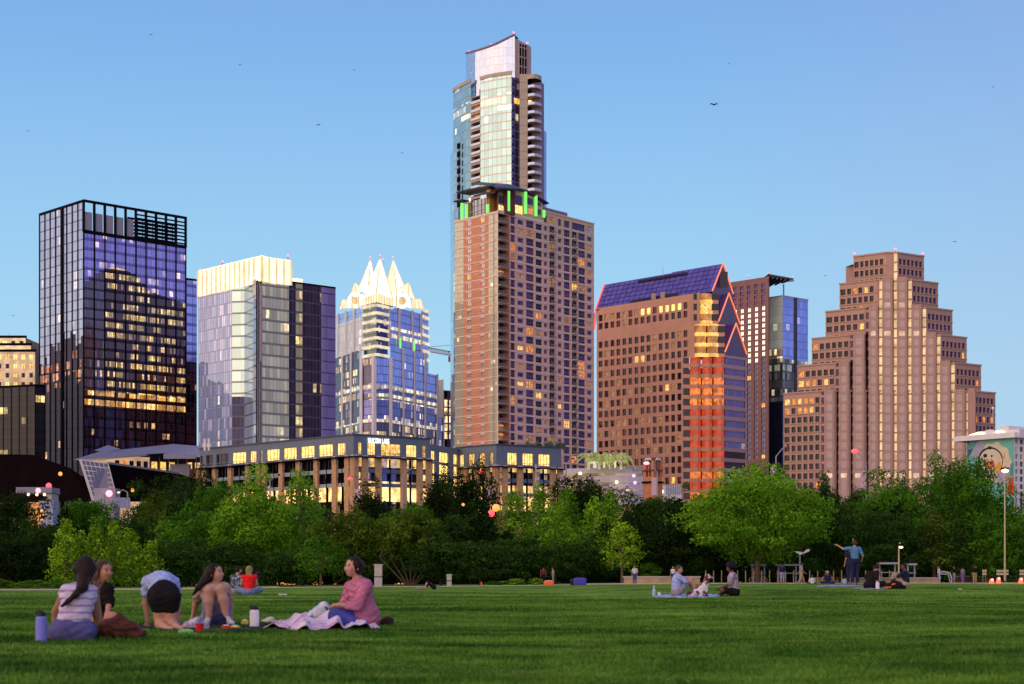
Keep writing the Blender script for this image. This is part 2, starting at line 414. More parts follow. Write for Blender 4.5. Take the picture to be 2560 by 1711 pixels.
# ===== beige stepped building with floodlit terraces, far left, and dark block below it
def left_edge():
    P = Vector(((20-CX)/F*760, 760)); b = Bld('stepped_office_building', P, 'beige stepped building with floodlit terraces, cut by the left edge of the photo')
    lit = emis('floodlit_beige_stone', (1, .66, .36), .9, .25, .25)  # stone glows by itself in place of the floodlights on it
    fx = lambda px: (px-CX)/F*760
    tiers = [(-60, 64, 900, 845, 0), (-60, 82, 925, 866, 3), (-60, 97, 975, 884, 6)]
    y = 760
    for k, (a, c, pb, pt, dy) in enumerate(tiers):
        z0 = GZ if k == 2 else ZC+(HY-pb)/F*760; z1 = ZC+(HY-pt)/F*760; Fc = Face((fx(a), y-dy), (fx(c), y-dy)); m = MB()
        h = (12, 24)[k == 2]/F*760; rows = []; z = z1-1.2
        while z-3.4 > max(z0, 60): rows.append((z-2.1, z-.1)); z -= 3.9
        rows = rows[::-1]; n = max(3, int(Fc.L/3.3)); w = Fc.L/n; cols = [(i*w+.9, i*w+w-.9) for i in range(n)]
        wallholes(m, Fc, 0, Fc.L, z0, z1, cols, rows, lit if k < 2 else M['beige_lit'])
        m.obox(Fc.O, Fc.u, Fc.n, (-.5, Fc.L+.5), (-.2, .8), (z1-.1, z1+.9), M['dkmetal'])
        m.face([(fx(c), y-dy, z0), (fx(c)+1, y-dy+25, z0), (fx(c)+1, y-dy+25, z1), (fx(c), y-dy, z1)], M['beige'])
        m.face([(fx(a), y-dy, z1), (fx(c), y-dy, z1), (fx(c)+1, y-dy+25, z1), (fx(a), y-dy+25, z1)], M['roof'])
        b.one('terrace_storey', m)
        for (c0, c1) in cols:
            for (a0, a1) in rows:
                if ZC+(HY-975)/F*760 < a0: b.part('window', window(Fc, c0, c1, a0, a1, R.choice([M['wnavy'], M['wnavy'], M['wlit'], M['wyel']]), M['dkmetal']))
    m = MB(); m.tube((fx(14), 765, ZC+(HY-860)/F*760), (fx(14), 765, ZC+(HY-828)/F*760), .12, .05, M['ltmetal']); b.one('antenna', m)
    b.done()
M['beige_lit'] = emis('lit_beige_wall', (.9, .52, .3), .62, .3, .2)  # wall emission stands in for the lamps shining on it
left_edge()
gE = glass('black_low_glass', (.010, .010, .016), 2.2, 4.2, .20, (1, .62, .16), 1.4, band=.25, bandc=(.02, .02, .02), lw=.25, linec=(.004, .004, .006), seed=6, metal=.25, rough=.3)
PLb = simple_glass_block('office_block', 88, 690, -70, 112, 966, gE, gE, 'low black glass office block with scattered yellow windows, in front of the floodlit stepped building', vl=-9000, fins=4, fm=M['dkmetal'])[0]; PLb.done()

# ===== glass tower with a lit crown
def tower_c():
    D = 610; vl, vr = -2610, 6245
    P0 = Vector(((648-CX)/F*D, D)); ul = Vector((vl-CX, F)).normalized(); ur = Vector((vr-CX, F)).normalized()
    b = Bld('crowned_glass_tower', P0, 'glass office tower with bright white glowing fluted crown, behind the low slate-topped offices')
    FH = 4.05
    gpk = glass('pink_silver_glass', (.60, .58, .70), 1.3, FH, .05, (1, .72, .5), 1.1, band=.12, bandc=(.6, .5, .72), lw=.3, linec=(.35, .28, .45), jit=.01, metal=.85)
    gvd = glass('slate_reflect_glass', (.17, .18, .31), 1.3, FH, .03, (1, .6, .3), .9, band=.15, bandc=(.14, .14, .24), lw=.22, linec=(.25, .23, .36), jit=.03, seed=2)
    gteal = glass('pale_teal_glass', (.44, .58, .56), 3.2, FH, .03, (1, .85, .6), 1.1, band=.16, bandc=(.16, .17, .22), lw=.05, jit=.01, bars=False)
    gblu = glass('steel_blue_glass', (.40, .52, .70), 3.2, FH, .05, (1, .85, .6), 1.1, band=.14, bandc=(.14, .15, .25), lw=.05, jit=.01, bars=False, metal=.5)
    gtan = glass('olive_mirror_glass', (.64, .67, .50), 1.5, FH, .16, (1, .72, .32), 1.0, band=.2, bandc=(.25, .25, .24), lw=.12, linec=(.14, .13, .14), jit=.06, var=.3, rowlit=.7, metal=.2)
    gnav = glass('navy_mirror_glass', (.022, .022, .07), 1.5, FH, .08, (1, .62, .16), .9, band=.12, bandc=(.07, .06, .14), lw=.1, linec=(.1, .09, .2), jit=.06, var=.5, seed=7, metal=.4, rough=.2)
    golv = glass('green_strip_glass', (.40, .46, .36), 1.5, FH, .18, (1, .72, .16), .9, band=.2, bandc=(.12, .12, .12), lw=.1, jit=.06, seed=9, metal=.2)
    gvio = glass('violet_mirror_glass', (.22, .22, .60), 3.0, FH, .01, (1, .8, .6), .7, band=.1, bandc=(.07, .06, .16), lw=.05, jit=.01, bars=False, metal=.3)
    # plan: left wall, projecting facet, recess, right wall
    A = ext(P0, ul, 496); B = ext(P0, ul, 580)                         # left wall runs A-B
    B2 = B; C2 = ext(B, Vector((1, -.18)), 611); D2 = Vector(((640-CX)/F*(D-2), D-2)); 
    zt = zat(P0, 700)
    def wallseg(P, Q, segs, name='glass_facade', fins=0, zz=None):
        Fc = Face(P, Q); m = MB(); curtain(m, Fc, 0, Fc.L, segs, fins, .12, .2, M['ltmetal']); b.one(name, m); return Fc
    # left wall with the reflected skyline as darker glass below
    Fl = Face(A, B); m = MB(); n = 14
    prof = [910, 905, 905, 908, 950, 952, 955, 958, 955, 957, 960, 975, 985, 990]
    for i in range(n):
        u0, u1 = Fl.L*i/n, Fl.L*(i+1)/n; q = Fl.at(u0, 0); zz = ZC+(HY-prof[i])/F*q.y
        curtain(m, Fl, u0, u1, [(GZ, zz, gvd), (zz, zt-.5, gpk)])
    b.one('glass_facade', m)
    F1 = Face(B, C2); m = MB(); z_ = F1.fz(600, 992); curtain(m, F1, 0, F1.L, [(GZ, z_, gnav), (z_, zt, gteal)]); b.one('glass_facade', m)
    F2 = Face(C2, D2); m = MB(); curtain(m, F2, 0, F2.L, [(GZ, zt, gblu)]); b.one('glass_facade', m)
    # dark recess with fins
    E2 = ext(P0, ur, 655)
    F3 = Face(D2+Vector((0, 2.5)), E2+Vector((0, 1))); m = MB(); curtain(m, F3, 0, F3.L, [(GZ, zt, gnav)], F3.L/3, .3, .5, M['ltmetal'])
    m.obox(F3.O, F3.u, F3.n, (F3.L*.22, F3.L*.62), (.6, 1.0), (zat(P0, 905), zt-2), solid('mauve_panel', (.5, .36, .42), .6)); b.one('glass_facade', m)
    xs = [655, 722, 739, 756, 803, 839]; gs = [gtan, gnav, golv, gnav, gvio]
    zr = zat(E2, 698)
    for i in range(5):
        p, q = ext(P0, ur, xs[i]), ext(P0, ur, xs[i+1]); wallseg(p, q, [(GZ, zr, gs[i])])
    PR = ext(P0, ur, 839); PB = A+PR-P0
    m = MB(); m.face([(p.x, p.y, zt-.6) for p in (A, B, C2, D2, E2, PR, PB)], M['roof']); back(m, [PR, PB, A], GZ, zt-.6, M['dkmetal'])
    for i in range(2):
        pass
    Fr = Face(E2, PR); m.obox(Fr.O, Fr.u, Fr.n, (0, Fr.L), (-.4, .15), (zr, zr+.6), M['dkmetal']); b.one('roof', m)
    # crown: glowing fluted screen on the left wall and round the corner
    cr = emis('crown_glow', (1, .78, .5), 1.75, .2, .15); cd = emis('crown_rib', (1, .62, .30), 1.0, .2, .2)
    Dc = D-.6; C0 = Vector(((648-CX)/F*Dc, Dc)); a = ext(C0, ul, 496); cpts = [a, ext(C0, ul, 636), Vector(((655-CX)/F*(Dc-1), Dc-1)), ext(C0, ur, 672), ext(C0, ur, 727)]
    zc1 = zat(C0, 640); k = 0
    for i in range(4):
        Fc = Face(cpts[i], cpts[i+1]); m = MB(); zb = zt-.6 if i else zt-1
        if i == 0:
            zl = zt-1.2; quadF(m, Fc, 0, Fc.L, zl, zc1, cr)
        else: quadF(m, Fc, 0, Fc.L, zb, zc1 if i < 4 else zc1, cr)
        nf = max(1, round(Fc.L/3.1))
        for j in range(nf+1): m.obox(Fc.O, Fc.u, Fc.n, (Fc.L*j/nf-.28, Fc.L*j/nf+.28), (.02, .45), (zl if i == 0 else zb, zc1-.4), cd)
        b.one('lit_crown', m)
    q = cpts[4]; m = MB(); Fc = Face(q+Vector((0, 3)), q+Vector((3.6, 5))); quadF(m, Fc, 0, Fc.L, zt, zat(q, 692), cr); b.one('lit_crown', m)
    for px_, py_ in ((500, 678), (556, 658), (720, 643)):
        q = ext(C0, ul if px_ < 648 else ur, px_); b.part('warning_light', beacon(q, ZC+(HY-py_-2)/F*q.y))
    b.done()
tower_c()
def chain(b, name, pts, segs, fins=0, fm=None, fw=.15, fd=.25, smooth=False, tops=None, hz=0, z0=GZ):
    """glass wall that follows plan points [(px, Y)]; tops: roof height for each point"""
    P = [Vector(((p-CX)/F*y, y)) for p, y in pts]; m = MB(); acc = 0
    for i in range(len(P)-1):
        Fc = Face(P[i], P[i+1])
        if tops:
            a, c = tops[i], tops[i+1]; zs = segs[0][0]
            m.face([Fc.at(0, zs), Fc.at(Fc.L, zs), Fc.at(Fc.L, c), Fc.at(0, a)], segs[0][2], [(acc, zs), (acc+Fc.L, zs), (acc+Fc.L, c), (acc, a)])
        else:
            for (a, c, g) in segs: quadF(m, Fc, 0, Fc.L, a, c, g, 0, (acc, 0))
            if hz:
                z = segs[-1][1]
                while z > segs[0][0]: m.obox(Fc.O, Fc.u, Fc.n, (-.05, Fc.L+.05), (.01, .22), (z-.3, z), fm); z -= hz
        if fins:
            k = max(1, round(Fc.L/fins)); zt = min(tops[i:i+2]) if tops else segs[-1][1]
            for j in range(k+1): m.obox(Fc.O, Fc.u, Fc.n, (Fc.L*j/k-fw/2, Fc.L*j/k+fw/2), (.02, fd), (segs[0][0], zt), fm)
        acc += Fc.L
    return b.one(name, m), P

# ===== white spired tower
def tower_d():
    D = 870; P0 = Vector(((940-CX)/F*D, D))
    b = Bld('spired_tower', P0, 'glass office tower topped by a glowing white crown of folded spires')
    Z = lambda py, y=None: ZC+(HY-py)/F*(y+70 if y else D)
    gw = glass('white_mirror_glass', (.84, .80, .78), 1.6, 4, .04, (1, .9, .6), 1.2, band=.1, bandc=(.7, .65, .6), lw=.16, linec=(.45, .4, .38), jit=.02, metal=.35)
    gb = glass('blue_mirror_glass', (.36, .42, .84), 1.6, 4, .05, (1, .75, .55), 1.2, band=.12, bandc=(.14, .18, .45), lw=.16, linec=(.12, .12, .35), jit=.02, seed=1)
    gs = glass('sky_blue_strip_glass', (.45, .62, .95), 1.6, 4, 0, band=.1, lw=.16, linec=(.3, .35, .6), jit=.02)
    gl = glass('yellow_flecked_glass', (.12, .10, .16), 1.3, 4, .34, (1, .66, .2), 1.4, band=.12, bandc=(.1, .08, .1), lw=.16, linec=(.06, .05, .1), jit=.04, seed=2, rowlit=.6)
    gn = glass('low_indigo_glass', (.18, .18, .42), 1.3, 4, .24, (1, .72, .4), 1.5, band=.12, lw=.16, linec=(.1, .1, .25), jit=.04, seed=3, rowlit=.8)
    gh_ = glass('lit_band_glass', (.3, .25, .25), 1.3, 4.2, 1.2, (1, .78, .48), 1.5, band=.12, bandc=(.3, .25, .3), lw=.1, seed=4, rowlit=.05)
    pier = solid('silver_pier', (.74, .72, .76), .6, .06, .3); warm = emis('warm_lit_pier', (1, .62, .28), 1.2, .3, .3)
    def fc(pa, ya, pb_, yb):
        ya += 70; yb += 70; return Face(((pa-CX)/F*ya, ya), ((pb_-CX)/F*yb, yb))
    def wall(Fc, segs, pj=(), w=1.1, pm=None, zt=None):
        m = MB(); curtain(m, Fc, 0, Fc.L, segs)
        for p in pj: u = Fc.fu(p); m.obox(Fc.O, Fc.u, Fc.n, (u-w/2, u+w/2), (.02, .7), (segs[0][0], zt or segs[-1][1]+.5), pm or pier)
        b.one('glass_facade', m)
    # lower, wider body
    zl = Z(893); zlit0, zlit1 = Z(983), Z(962)
    low = lambda top, upper: [(GZ, Z(1056), gl), (Z(1056), Z(1048), gh_), (Z(1048), Z(1000), gn), (Z(1000), Z(984), gh_ if upper is gb else gl), (Z(984), Z(972), gn), (Z(972), Z(962), gh_), (Z(962), top, upper)]
    wall(fc(839, 840, 904, 805), [(GZ, Z(1060), gl), (Z(1060), Z(1052), gh_), (Z(1052), Z(975), gl), (Z(975), Z(962), gh_), (Z(962), Z(870), gl)], (857, 879, 903), 1.4)
    wall(fc(903, 805, 935, 798), low(Z(896), gl), (905, 934), 1.4)
    wall(fc(935, 798, 976, 802), low(Z(896), gb), (936, 976), 1.6)
    wall(fc(976, 804, 1063, 838), low(Z(862), gb), (1007, 1036, 1062), 1.3)
    wall(fc(1063, 838, 1093, 850), low(Z(910), gb), (1092,), .9)
    wall(fc(1093, 852, 1109, 860), [(GZ, Z(1100), gh_), (Z(1100), Z(1018), gn)], (1108,), .6)
    # upper body: white left wall, blue right wall
    wall(fc(841, 838, 912, 806), [(Z(872), Z(790, 806), gw), (Z(790, 806), Z(765, 806), gs)], (846, 866, 886, 908), 1.2)
    wall(fc(969, 806, 1053, 836), [(Z(862), Z(838), gb), (Z(838), Z(826), gh_), (Z(826), Z(818), gb), (Z(818), Z(810), gh_), (Z(810), Z(763, 806), gb)], (971, 997, 1030, 1052), 1.0)
    # corner bay with bright slabs
    FL, FR = fc(910, 806, 941, 797), fc(941, 797, 969, 805)
    go = glass('olive_bay_glass', (.35, .33, .24), 1.5, 4, .2, (1, .8, .4), 1.0, band=.05, lw=.14, jit=.03)
    gv = glass('indigo_bay_glass', (.16, .16, .45), 1.5, 4, .15, (1, .85, .6), 1.3, band=.05, lw=.14, jit=.03)
    for Fc, g in ((FL, go), (FR, gv)):
        m = MB(); curtain(m, Fc, 0, Fc.L, [(Z(896), Z(758), g)]); b.one('bay_window', m)
        for py in (892, 871, 850, 829, 808, 788, 769):
            m = MB(); m.obox(Fc.O, Fc.u, Fc.n, (-.2, Fc.L+.2), (.02, 1.0), (Z(py), Z(py)+1.3), M['slablit']); b.part('lit_slab', m)
    Fc = fc(1053, 836, 1071, 846); m = MB(); curtain(m, Fc, 0, Fc.L, [(Z(915), Z(772, 836), gb)]); b.one('glass_facade', m)
    for py in (780, 797, 822, 842, 862, 882, 902):
        m = MB(); m.obox(Fc.O, Fc.u, Fc.n, (0, Fc.L), (.02, .8), (Z(py, 840), Z(py, 840)+1.4), M['slablit']); b.part('lit_slab', m)
    # crown
    q = lambda x, y, Y: W(840+x*.1531, 620+y*.1531, Y+70)
    cw, cy, cl = M['crownw'], M['crowny'], M['crownl']
    def poly(name, pts, m_, ribs=0, rib=None):
        m = MB(); m.face(pts, m_)
        if ribs:
            A, B_, C_, D_ = pts[:4]
            for i in range(ribs+1):
                t = i/ribs; p, r_ = A.lerp(B_, t), D_.lerp(C_, t); m.tube(p+Vector((0, -.3, 0)), r_+Vector((0, -.3, 0)), .28, .28, rib, 4)
        b.part(name, m)
    poly('crown_wall', [q(450, 945, 806), q(660, 895, 798), q(660, 735, 798), q(450, 830, 806)], cl, 5, cy)
    poly('crown_wall', [q(660, 895, 798), q(922, 950, 806), q(922, 830, 806), q(660, 735, 798)], cl, 6, cy)
    poly('crown_wall', [q(190, 985, 822), q(450, 940, 806), q(450, 750, 806), q(230, 800, 822)], cw)
    poly('crown_wall', [q(62, 1000, 838), q(190, 985, 826), q(200, 850, 826), q(100, 848, 838)], cl, 3, cy)
    poly('crown_wall', [q(922, 945, 806), q(1235, 985, 826), q(1200, 780, 826), q(922, 745, 806)], cw)
    poly('crown_wall', [q(1235, 985, 828), q(1430, 1000, 840), q(1380, 830, 840), q(1235, 850, 828)], cl, 3, cy)
    for (x, y, Y) in ((312, 860, 812), (1080, 865, 813)):
        m = MB(); P = q(x, y, Y); 
        for k in range(16):
            a, c = 2*math.pi*k/16, 2*math.pi*(k+1)/16
            m.tube(P+Vector((4*math.cos(a)*.8, 0, 6*math.sin(a)*.55)), P+Vector((4*math.cos(c)*.8, 0, 6*math.sin(c)*.55)), .7, .7, cw, 6)
        m.ball(P, (2.1, .4, 2.1), cy, 10); b.part('round_opening', m)
    for x0, x1, Y in ((262, 262, 811), (372, 372, 809), (985, 985, 808), (1160, 1190, 818)):
        m = MB(); m.tube(q(x0, 985, Y), q(x1, 770, Y), .5, .4, cy, 6); b.part('crown_rib', m)
    def spire(L, C, Rr, Bk, A, ma, mb_):
        m = MB(); m.face([L, C, A], ma); m.face([C, Rr, A], mb_); m.face([Rr, Bk, A], ma); m.face([Bk, L, A], mb_)
        m.tube(C, A, .35, .2, cy, 5); m.tube(L, A, .3, .15, cy, 4); m.tube(Rr, A, .3, .15, cy, 4); b.part('spire', m)
    spire(q(440, 836, 806), q(660, 737, 798), q(930, 836, 806), q(720, 800, 836), q(720, 160, 812), cw, cw)
    spire(q(370, 660, 818), q(520, 790, 812), q(670, 660, 826), q(480, 640, 845), q(560, 185, 828), cw, cw)
    spire(q(800, 660, 816), q(1000, 790, 812), q(1125, 660, 826), q(980, 640, 845), q(930, 185, 828), cl, cw)
    spire(q(200, 850, 824), q(335, 760, 814), q(450, 690, 815), q(300, 800, 850), q(308, 568, 828), cl, cl)
    spire(q(1030, 660, 814), q(1180, 790, 820), q(1295, 845, 832), q(1180, 800, 850), q(1185, 568, 830), cl, cl)
    for x, y, Y in ((720, 150, 815), (560, 180, 832), (930, 180, 832), (768, 215, 845)):
        p = q(x, y, Y); b.part('warning_light', beacon(p, p.z, 1.0))
    m = MB(); m.face([q(62, 1000, 838), q(450, 945, 806), q(660, 895, 798), q(922, 950, 806), q(1430, 1000, 840), q(700, 900, 880)], M['roof'])
    back(m, [Vector(((1109-CX)/F*930, 930)), Vector(((1000-CX)/F*970, 970)), Vector(((839-CX)/F*910, 910))], GZ, Z(915), pier); b.one('roof', m)
    for px in (997, 1032):
        m = MB(); Fc = fc(969, 806, 1053, 836); u = Fc.fu(px); m.obox(Fc.O, Fc.u, Fc.n, (u-.5, u+.5), (.75, 1.1), (Z(862), Z(835)), M['green']); b.part('green_light', m)
    b.done()
M['crownw'] = emis('white_glow_glass', (1, .92, .72), 1.7, .2, .12)
M['slablit'] = emis('lit_slab_edge', (1, .82, .58), .8, .25, .2)
M['crownl'] = emis('cream_glow_panel', (1, .80, .50), 1.15, .2, .12)
M['crowny'] = emis('gold_glow_rib', (1, .66, .30), .85, .3, .3)
M['green'] = glow('green_light', (.18, 1, .12), 1.3)
tower_d()

# ===== tallest tower: curved glass, slanted drum
def tower_f():
    D = 850; P0 = Vector(((1279-CX)/F*D, D)); b = Bld('residential_tower', P0, 'tallest tower with curved teal glass walls and a slanted cylindrical top')
    Z = lambda py, y=D: ZC+(HY-py)/F*y
    FH = 21.5/F*D
    gt = glass('teal_mirror_glass', (.42, .62, .60), 2.6, FH, .04, (1, .85, .6), 1.2, band=.16, bandc=(.50, .42, .34), lw=.16, linec=(.42, .36, .32), jit=.012, var=.12)
    gt2 = glass('shaded_teal_glass', (.40, .62, .68), 2.6, FH, .02, (1, .85, .6), 1.0, band=.12, bandc=(.4, .36, .38), lw=.12, linec=(.4, .4, .45), jit=.012)
    gtl = glass('lit_teal_glass', (.42, .6, .56), 2.6, FH, .38, (1, .78, .42), 1.0, band=.16, bandc=(.6, .5, .4), lw=.16, linec=(.5, .42, .36), rowlit=.2, seed=2)
    gd = glass('indigo_strip_glass', (.10, .10, .30), 2.2, FH, .02, (1, .8, .4), 1, band=.08, bandc=(.2, .2, .35), lw=.18, linec=(.3, .28, .4), jit=.02)
    gdr = glass('silver_drum_glass', (.56, .64, .74), 2.3, 20.5/F*D, 0, band=.06, bandc=(.66, .5, .42), lw=.10, linec=(.75, .72, .75), jit=.008, var=.06, metal=.92)
    gp = glass('blue_edge_glass', (.20, .19, .55), 3, FH, 0, band=.06, bandc=(.3, .28, .5), lw=.1, jit=.01)
    bei = M['beige2']; dk = M['dkmetal']
    # plan of the curved front
    arc = [(1133, 884), (1142, 879), (1152, 875), (1164, 870), (1177, 866)]
    arc2 = [(1201, 860), (1214, 857.5), (1230, 855), (1246, 853), (1262, 851.5), (1279, 850)]
    zt1, zt2 = Z(186), Z(208, 866)
    zl0, zl1 = Z(252), Z(230)
    def segs(zt): return [(GZ, Z(273), gt), (Z(273), Z(230), gtl), (Z(230), zt, gt)]
    for pts, zt in ((arc, zt2+.5), (arc2, zt1)):
        o, P = chain(b, 'glass_facade', pts, segs(zt), 0)
        m = MB()
        for i in range(len(P)-1):
            Fc = Face(P[i], P[i+1]); m.obox(Fc.O, Fc.u, Fc.n, (-.1, Fc.L+.1), (-.3, .35), (zt-.1, zt+1.6), bei)
        b.one('parapet', m)
    # recessed balcony column
    Fc = Face(((1177-CX)/F*866, 866), ((1201-CX)/F*860, 860)); m = MB()
    zz = zt1; rows = []
    ztop = Z(223); z = ztop
    while z > Z(520): rows.append((z-FH+1.1, z-.35)); z -= FH
    rows = rows[::-1]
    wallholes(m, Fc, 0, Fc.L, Z(530), ztop, [(.35, Fc.L-.35)], rows, bei, 2.2, M['beige']); quadF(m, Fc, 0, Fc.L, GZ, Z(530), gt); b.one('balcony_wall', m)
    for k, (a, c) in enumerate(rows):
        lit = k >= len(rows)-3
        w_ = MB(); quadF(w_, Fc, .35, Fc.L-.35, a, c, M['worg'] if lit and k < len(rows)-1 else (M['wnavy'] if R.random() < .75 else M['wdark']), -2.15); b.part('window', w_)
        m = MB(); m.obox(Fc.O, Fc.u, Fc.n, (.1, Fc.L-.1), (.0, .12), (a-.1, a+.95), M['rail']); m.obox(Fc.O, Fc.u, Fc.n, (0, Fc.L), (-.1, .3), (a-.5, a-.12), bei); b.part('balcony', m)
    # dark strip, pier, curved balconies, edge
    chain(b, 'glass_facade', [(1279, 850.4), (1299, 854)], [(GZ, Z(282), gd), (Z(282), Z(192), gd)], 2.4, dk, .12)
    m = MB(); Fc = Face(((1299-CX)/F*851, 851), ((1319-CX)/F*851, 851)); m.obox(Fc.O, Fc.u, Fc.n, (0, Fc.L), (-6, 0), (GZ, Z(184)), bei)
    z = Z(184)
    while z > Z(500): m.obox(Fc.O, Fc.u, Fc.n, (-.02, Fc.L+.02), (.0, .06), (z-FH, z-FH+.15), M['joint']); z -= FH
    b.one('pier', m)
    bal = [(1319, 851), (1327, 849.6), (1336, 849.3), (1346, 850.6), (1354, 853.5)]; BP = [Vector(((p-CX)/F*y, y)) for p, y in bal]
    Fb = Face(((1319-CX)/F*856, 856), ((1354-CX)/F*856, 856)); m = MB(); quadF(m, Fb, 0, Fb.L, GZ, Z(190), M['wdark']); b.one('recessed_wall', m)
    z = Z(197); k = 0
    while z > Z(500):
        m = MB(); pl = [(p.x, p.y) for p in BP]+[(BP[-1].x, 856), (BP[0].x, 856)]
        m.prism(pl, z-FH-.3, z-FH, bei)
        for i in range(4):
            f2 = Face(BP[i], BP[i+1]); m.obox(f2.O, f2.u, f2.n, (0, f2.L), (-.1, 0), (z-FH+.05, z-FH+1.15), M['rail'])
        b.part('balcony', m)
        w_ = MB(); quadF(w_, Fb, .3, Fb.L-.3, z-FH+.1, z-.5, M['wyel'] if k == 2 else R.choice([M['wdark'], M['wnavy'], M['wdark']]), .08); b.part('window', w_)
        if k == 2:
            w_ = MB(); Fd = Face(((1279-CX)/F*850.3, 850.3), ((1299-CX)/F*853.8, 853.8)); quadF(w_, Fd, Fd.L*.25, Fd.L*.95, z-FH+.8, z-.6, M['wlit'], .3); b.part('window', w_)
        z -= FH; k += 1
    m = MB(); m.prism([(p.x, p.y) for p in BP]+[(BP[-1].x, 862), (BP[0].x, 862)], Z(197), Z(186), bei); b.one('parapet', m)
    m = MB(); Fc = Face(((1354-CX)/F*854, 854), ((1360-CX)/F*858, 858)); m.obox(Fc.O, Fc.u, Fc.n, (0, Fc.L), (-5, 0), (GZ, Z(200)), M['mauve']); b.one('pier', m)
    chain(b, 'glass_facade', [(1354, 862), (1366, 872)], [(GZ, Z(303), gp)])
    # left lower wing
    chain(b, 'glass_facade', [(1126, 895), (1134, 880)], [(GZ, Z(330), gt2)])
    chain(b, 'glass_facade', [(1134, 880), (1146, 876.5)], [(GZ, Z(322), gt2)])
    m = MB(); Fc = Face(((1142-CX)/F*876, 876), ((1152-CX)/F*873.5, 873.5)); z = Z(325)
    while z > Z(480): m.obox(Fc.O, Fc.u, Fc.n, (.2, Fc.L-.2), (.02, .1), (z-FH+1, z-.4), dk); z -= FH
    b.one('dark_louvres', m)
    # slanted drum
    dp = [(1165, 880), (1174, 872), (1188, 866), (1204, 862), (1222, 859), (1242, 857), (1264, 856), (1287, 856)]
    tp = [134, 131.5, 128, 123, 117, 109, 98, 87]
    tz = [Z(t, y) for t, (p, y) in zip(tp, dp)]
    o, P = chain(b, 'drum_glass', dp, [(Z(225), 0, gdr)], tops=tz)
    m = MB()
    for i in range(len(P)-1):
        A, B_ = Vector((P[i].x, P[i].y-.2, tz[i])), Vector((P[i+1].x, P[i+1].y-.2, tz[i+1])); m.tube(A, B_, .55, .55, M['mauve'], 6)
        A2, B2 = A+Vector((2, 22-i*2, 1.5)), B_+Vector((2, 20-i*2, .3)); m.face([A+Vector((0, .2, 0)), B_+Vector((0, .2, 0)), B2, A2], M['mauve'])
    b.one('drum_rim', m)
    m = MB(); Fc = Face(((1287-CX)/F*856, 856), ((1328-CX)/F*862, 862)); x1 = Fc.L
    m.face([Fc.at(0, Z(190)), Fc.at(x1, Z(190)), Fc.at(x1, Z(99)), Fc.at(0, Z(86))], M['mauve2'])
    m.face([Fc.at(x1, Z(190)), Fc.at(x1, Z(190), -20), Fc.at(x1, Z(99), -20), Fc.at(x1, Z(99))], M['mauve'])
    m.face([Fc.at(0, Z(86)), Fc.at(x1, Z(99)), Fc.at(x1, Z(99), -20), Fc.at(0, Z(86), -20)], M['roof'])
    m.obox(Fc.O, Fc.u, Fc.n, (x1*.22, x1*.24), (0, .5), (Z(190), Z(92)), bei); b.one('roof_block', m)
    m = MB(); u0, u1 = x1*.24, x1*.72; m.obox(Fc.O, Fc.u, Fc.n, (u0, u1), (.02, .12), (Z(178), Z(98)), dk)
    for j in range(4): u = u0+(u1-u0)*j/3; m.obox(Fc.O, Fc.u, Fc.n, (u-.15, u+.15), (.14, .4), (Z(178), Z(98)), M['mauve2'])
    for py in (108, 132, 156): m.obox(Fc.O, Fc.u, Fc.n, (u0, u1), (.14, .4), (Z(py), Z(py)+.5), M['mauve2'])
    b.one('louvre', m)
    m = MB(); m.prism([((1279-CX)/F*851, 851), ((1360-CX)/F*862, 862), ((1360-CX)/F*890, 890), ((1140-CX)/F*895, 895), ((1201-CX)/F*862, 862)], Z(220), Z(205), bei); 
    back(m, [Vector(((1366-CX)/F*872, 872)), Vector(((1340-CX)/F*920, 920)), Vector(((1126-CX)/F*895, 895))], GZ, Z(330), gp); b.one('roof', m)
    for px_, i in ((1173, 0), (1228, 4), (1284, 7)):
        p = Vector(((px_-CX)/F*dp[i][1], dp[i][1], 0)); b.part('warning_light', beacon(p, tz[i]+.2, 1.1))
    p = Vector(((1318-CX)/F*861, 861, 0)); b.part('warning_light', beacon(p, Z(95), 1.3))
    b.done()
M['beige2'] = solid('tan_concrete', (.42, .36, .30), .8, .08, .2); M['rail'] = glass('glass_railing', (.45, .5, .62), 2, 2, 0, band=0, lw=0, jit=.02, metal=.6)
M['mauve'] = solid('mauve_metal', (.24, .18, .28), .6, .1, .2); M['mauve2'] = solid('grey_pink_panel', (.36, .29, .31), .7, .08, .2); M['joint'] = solid('panel_joint', (.2, .16, .13), .8)
tower_f()

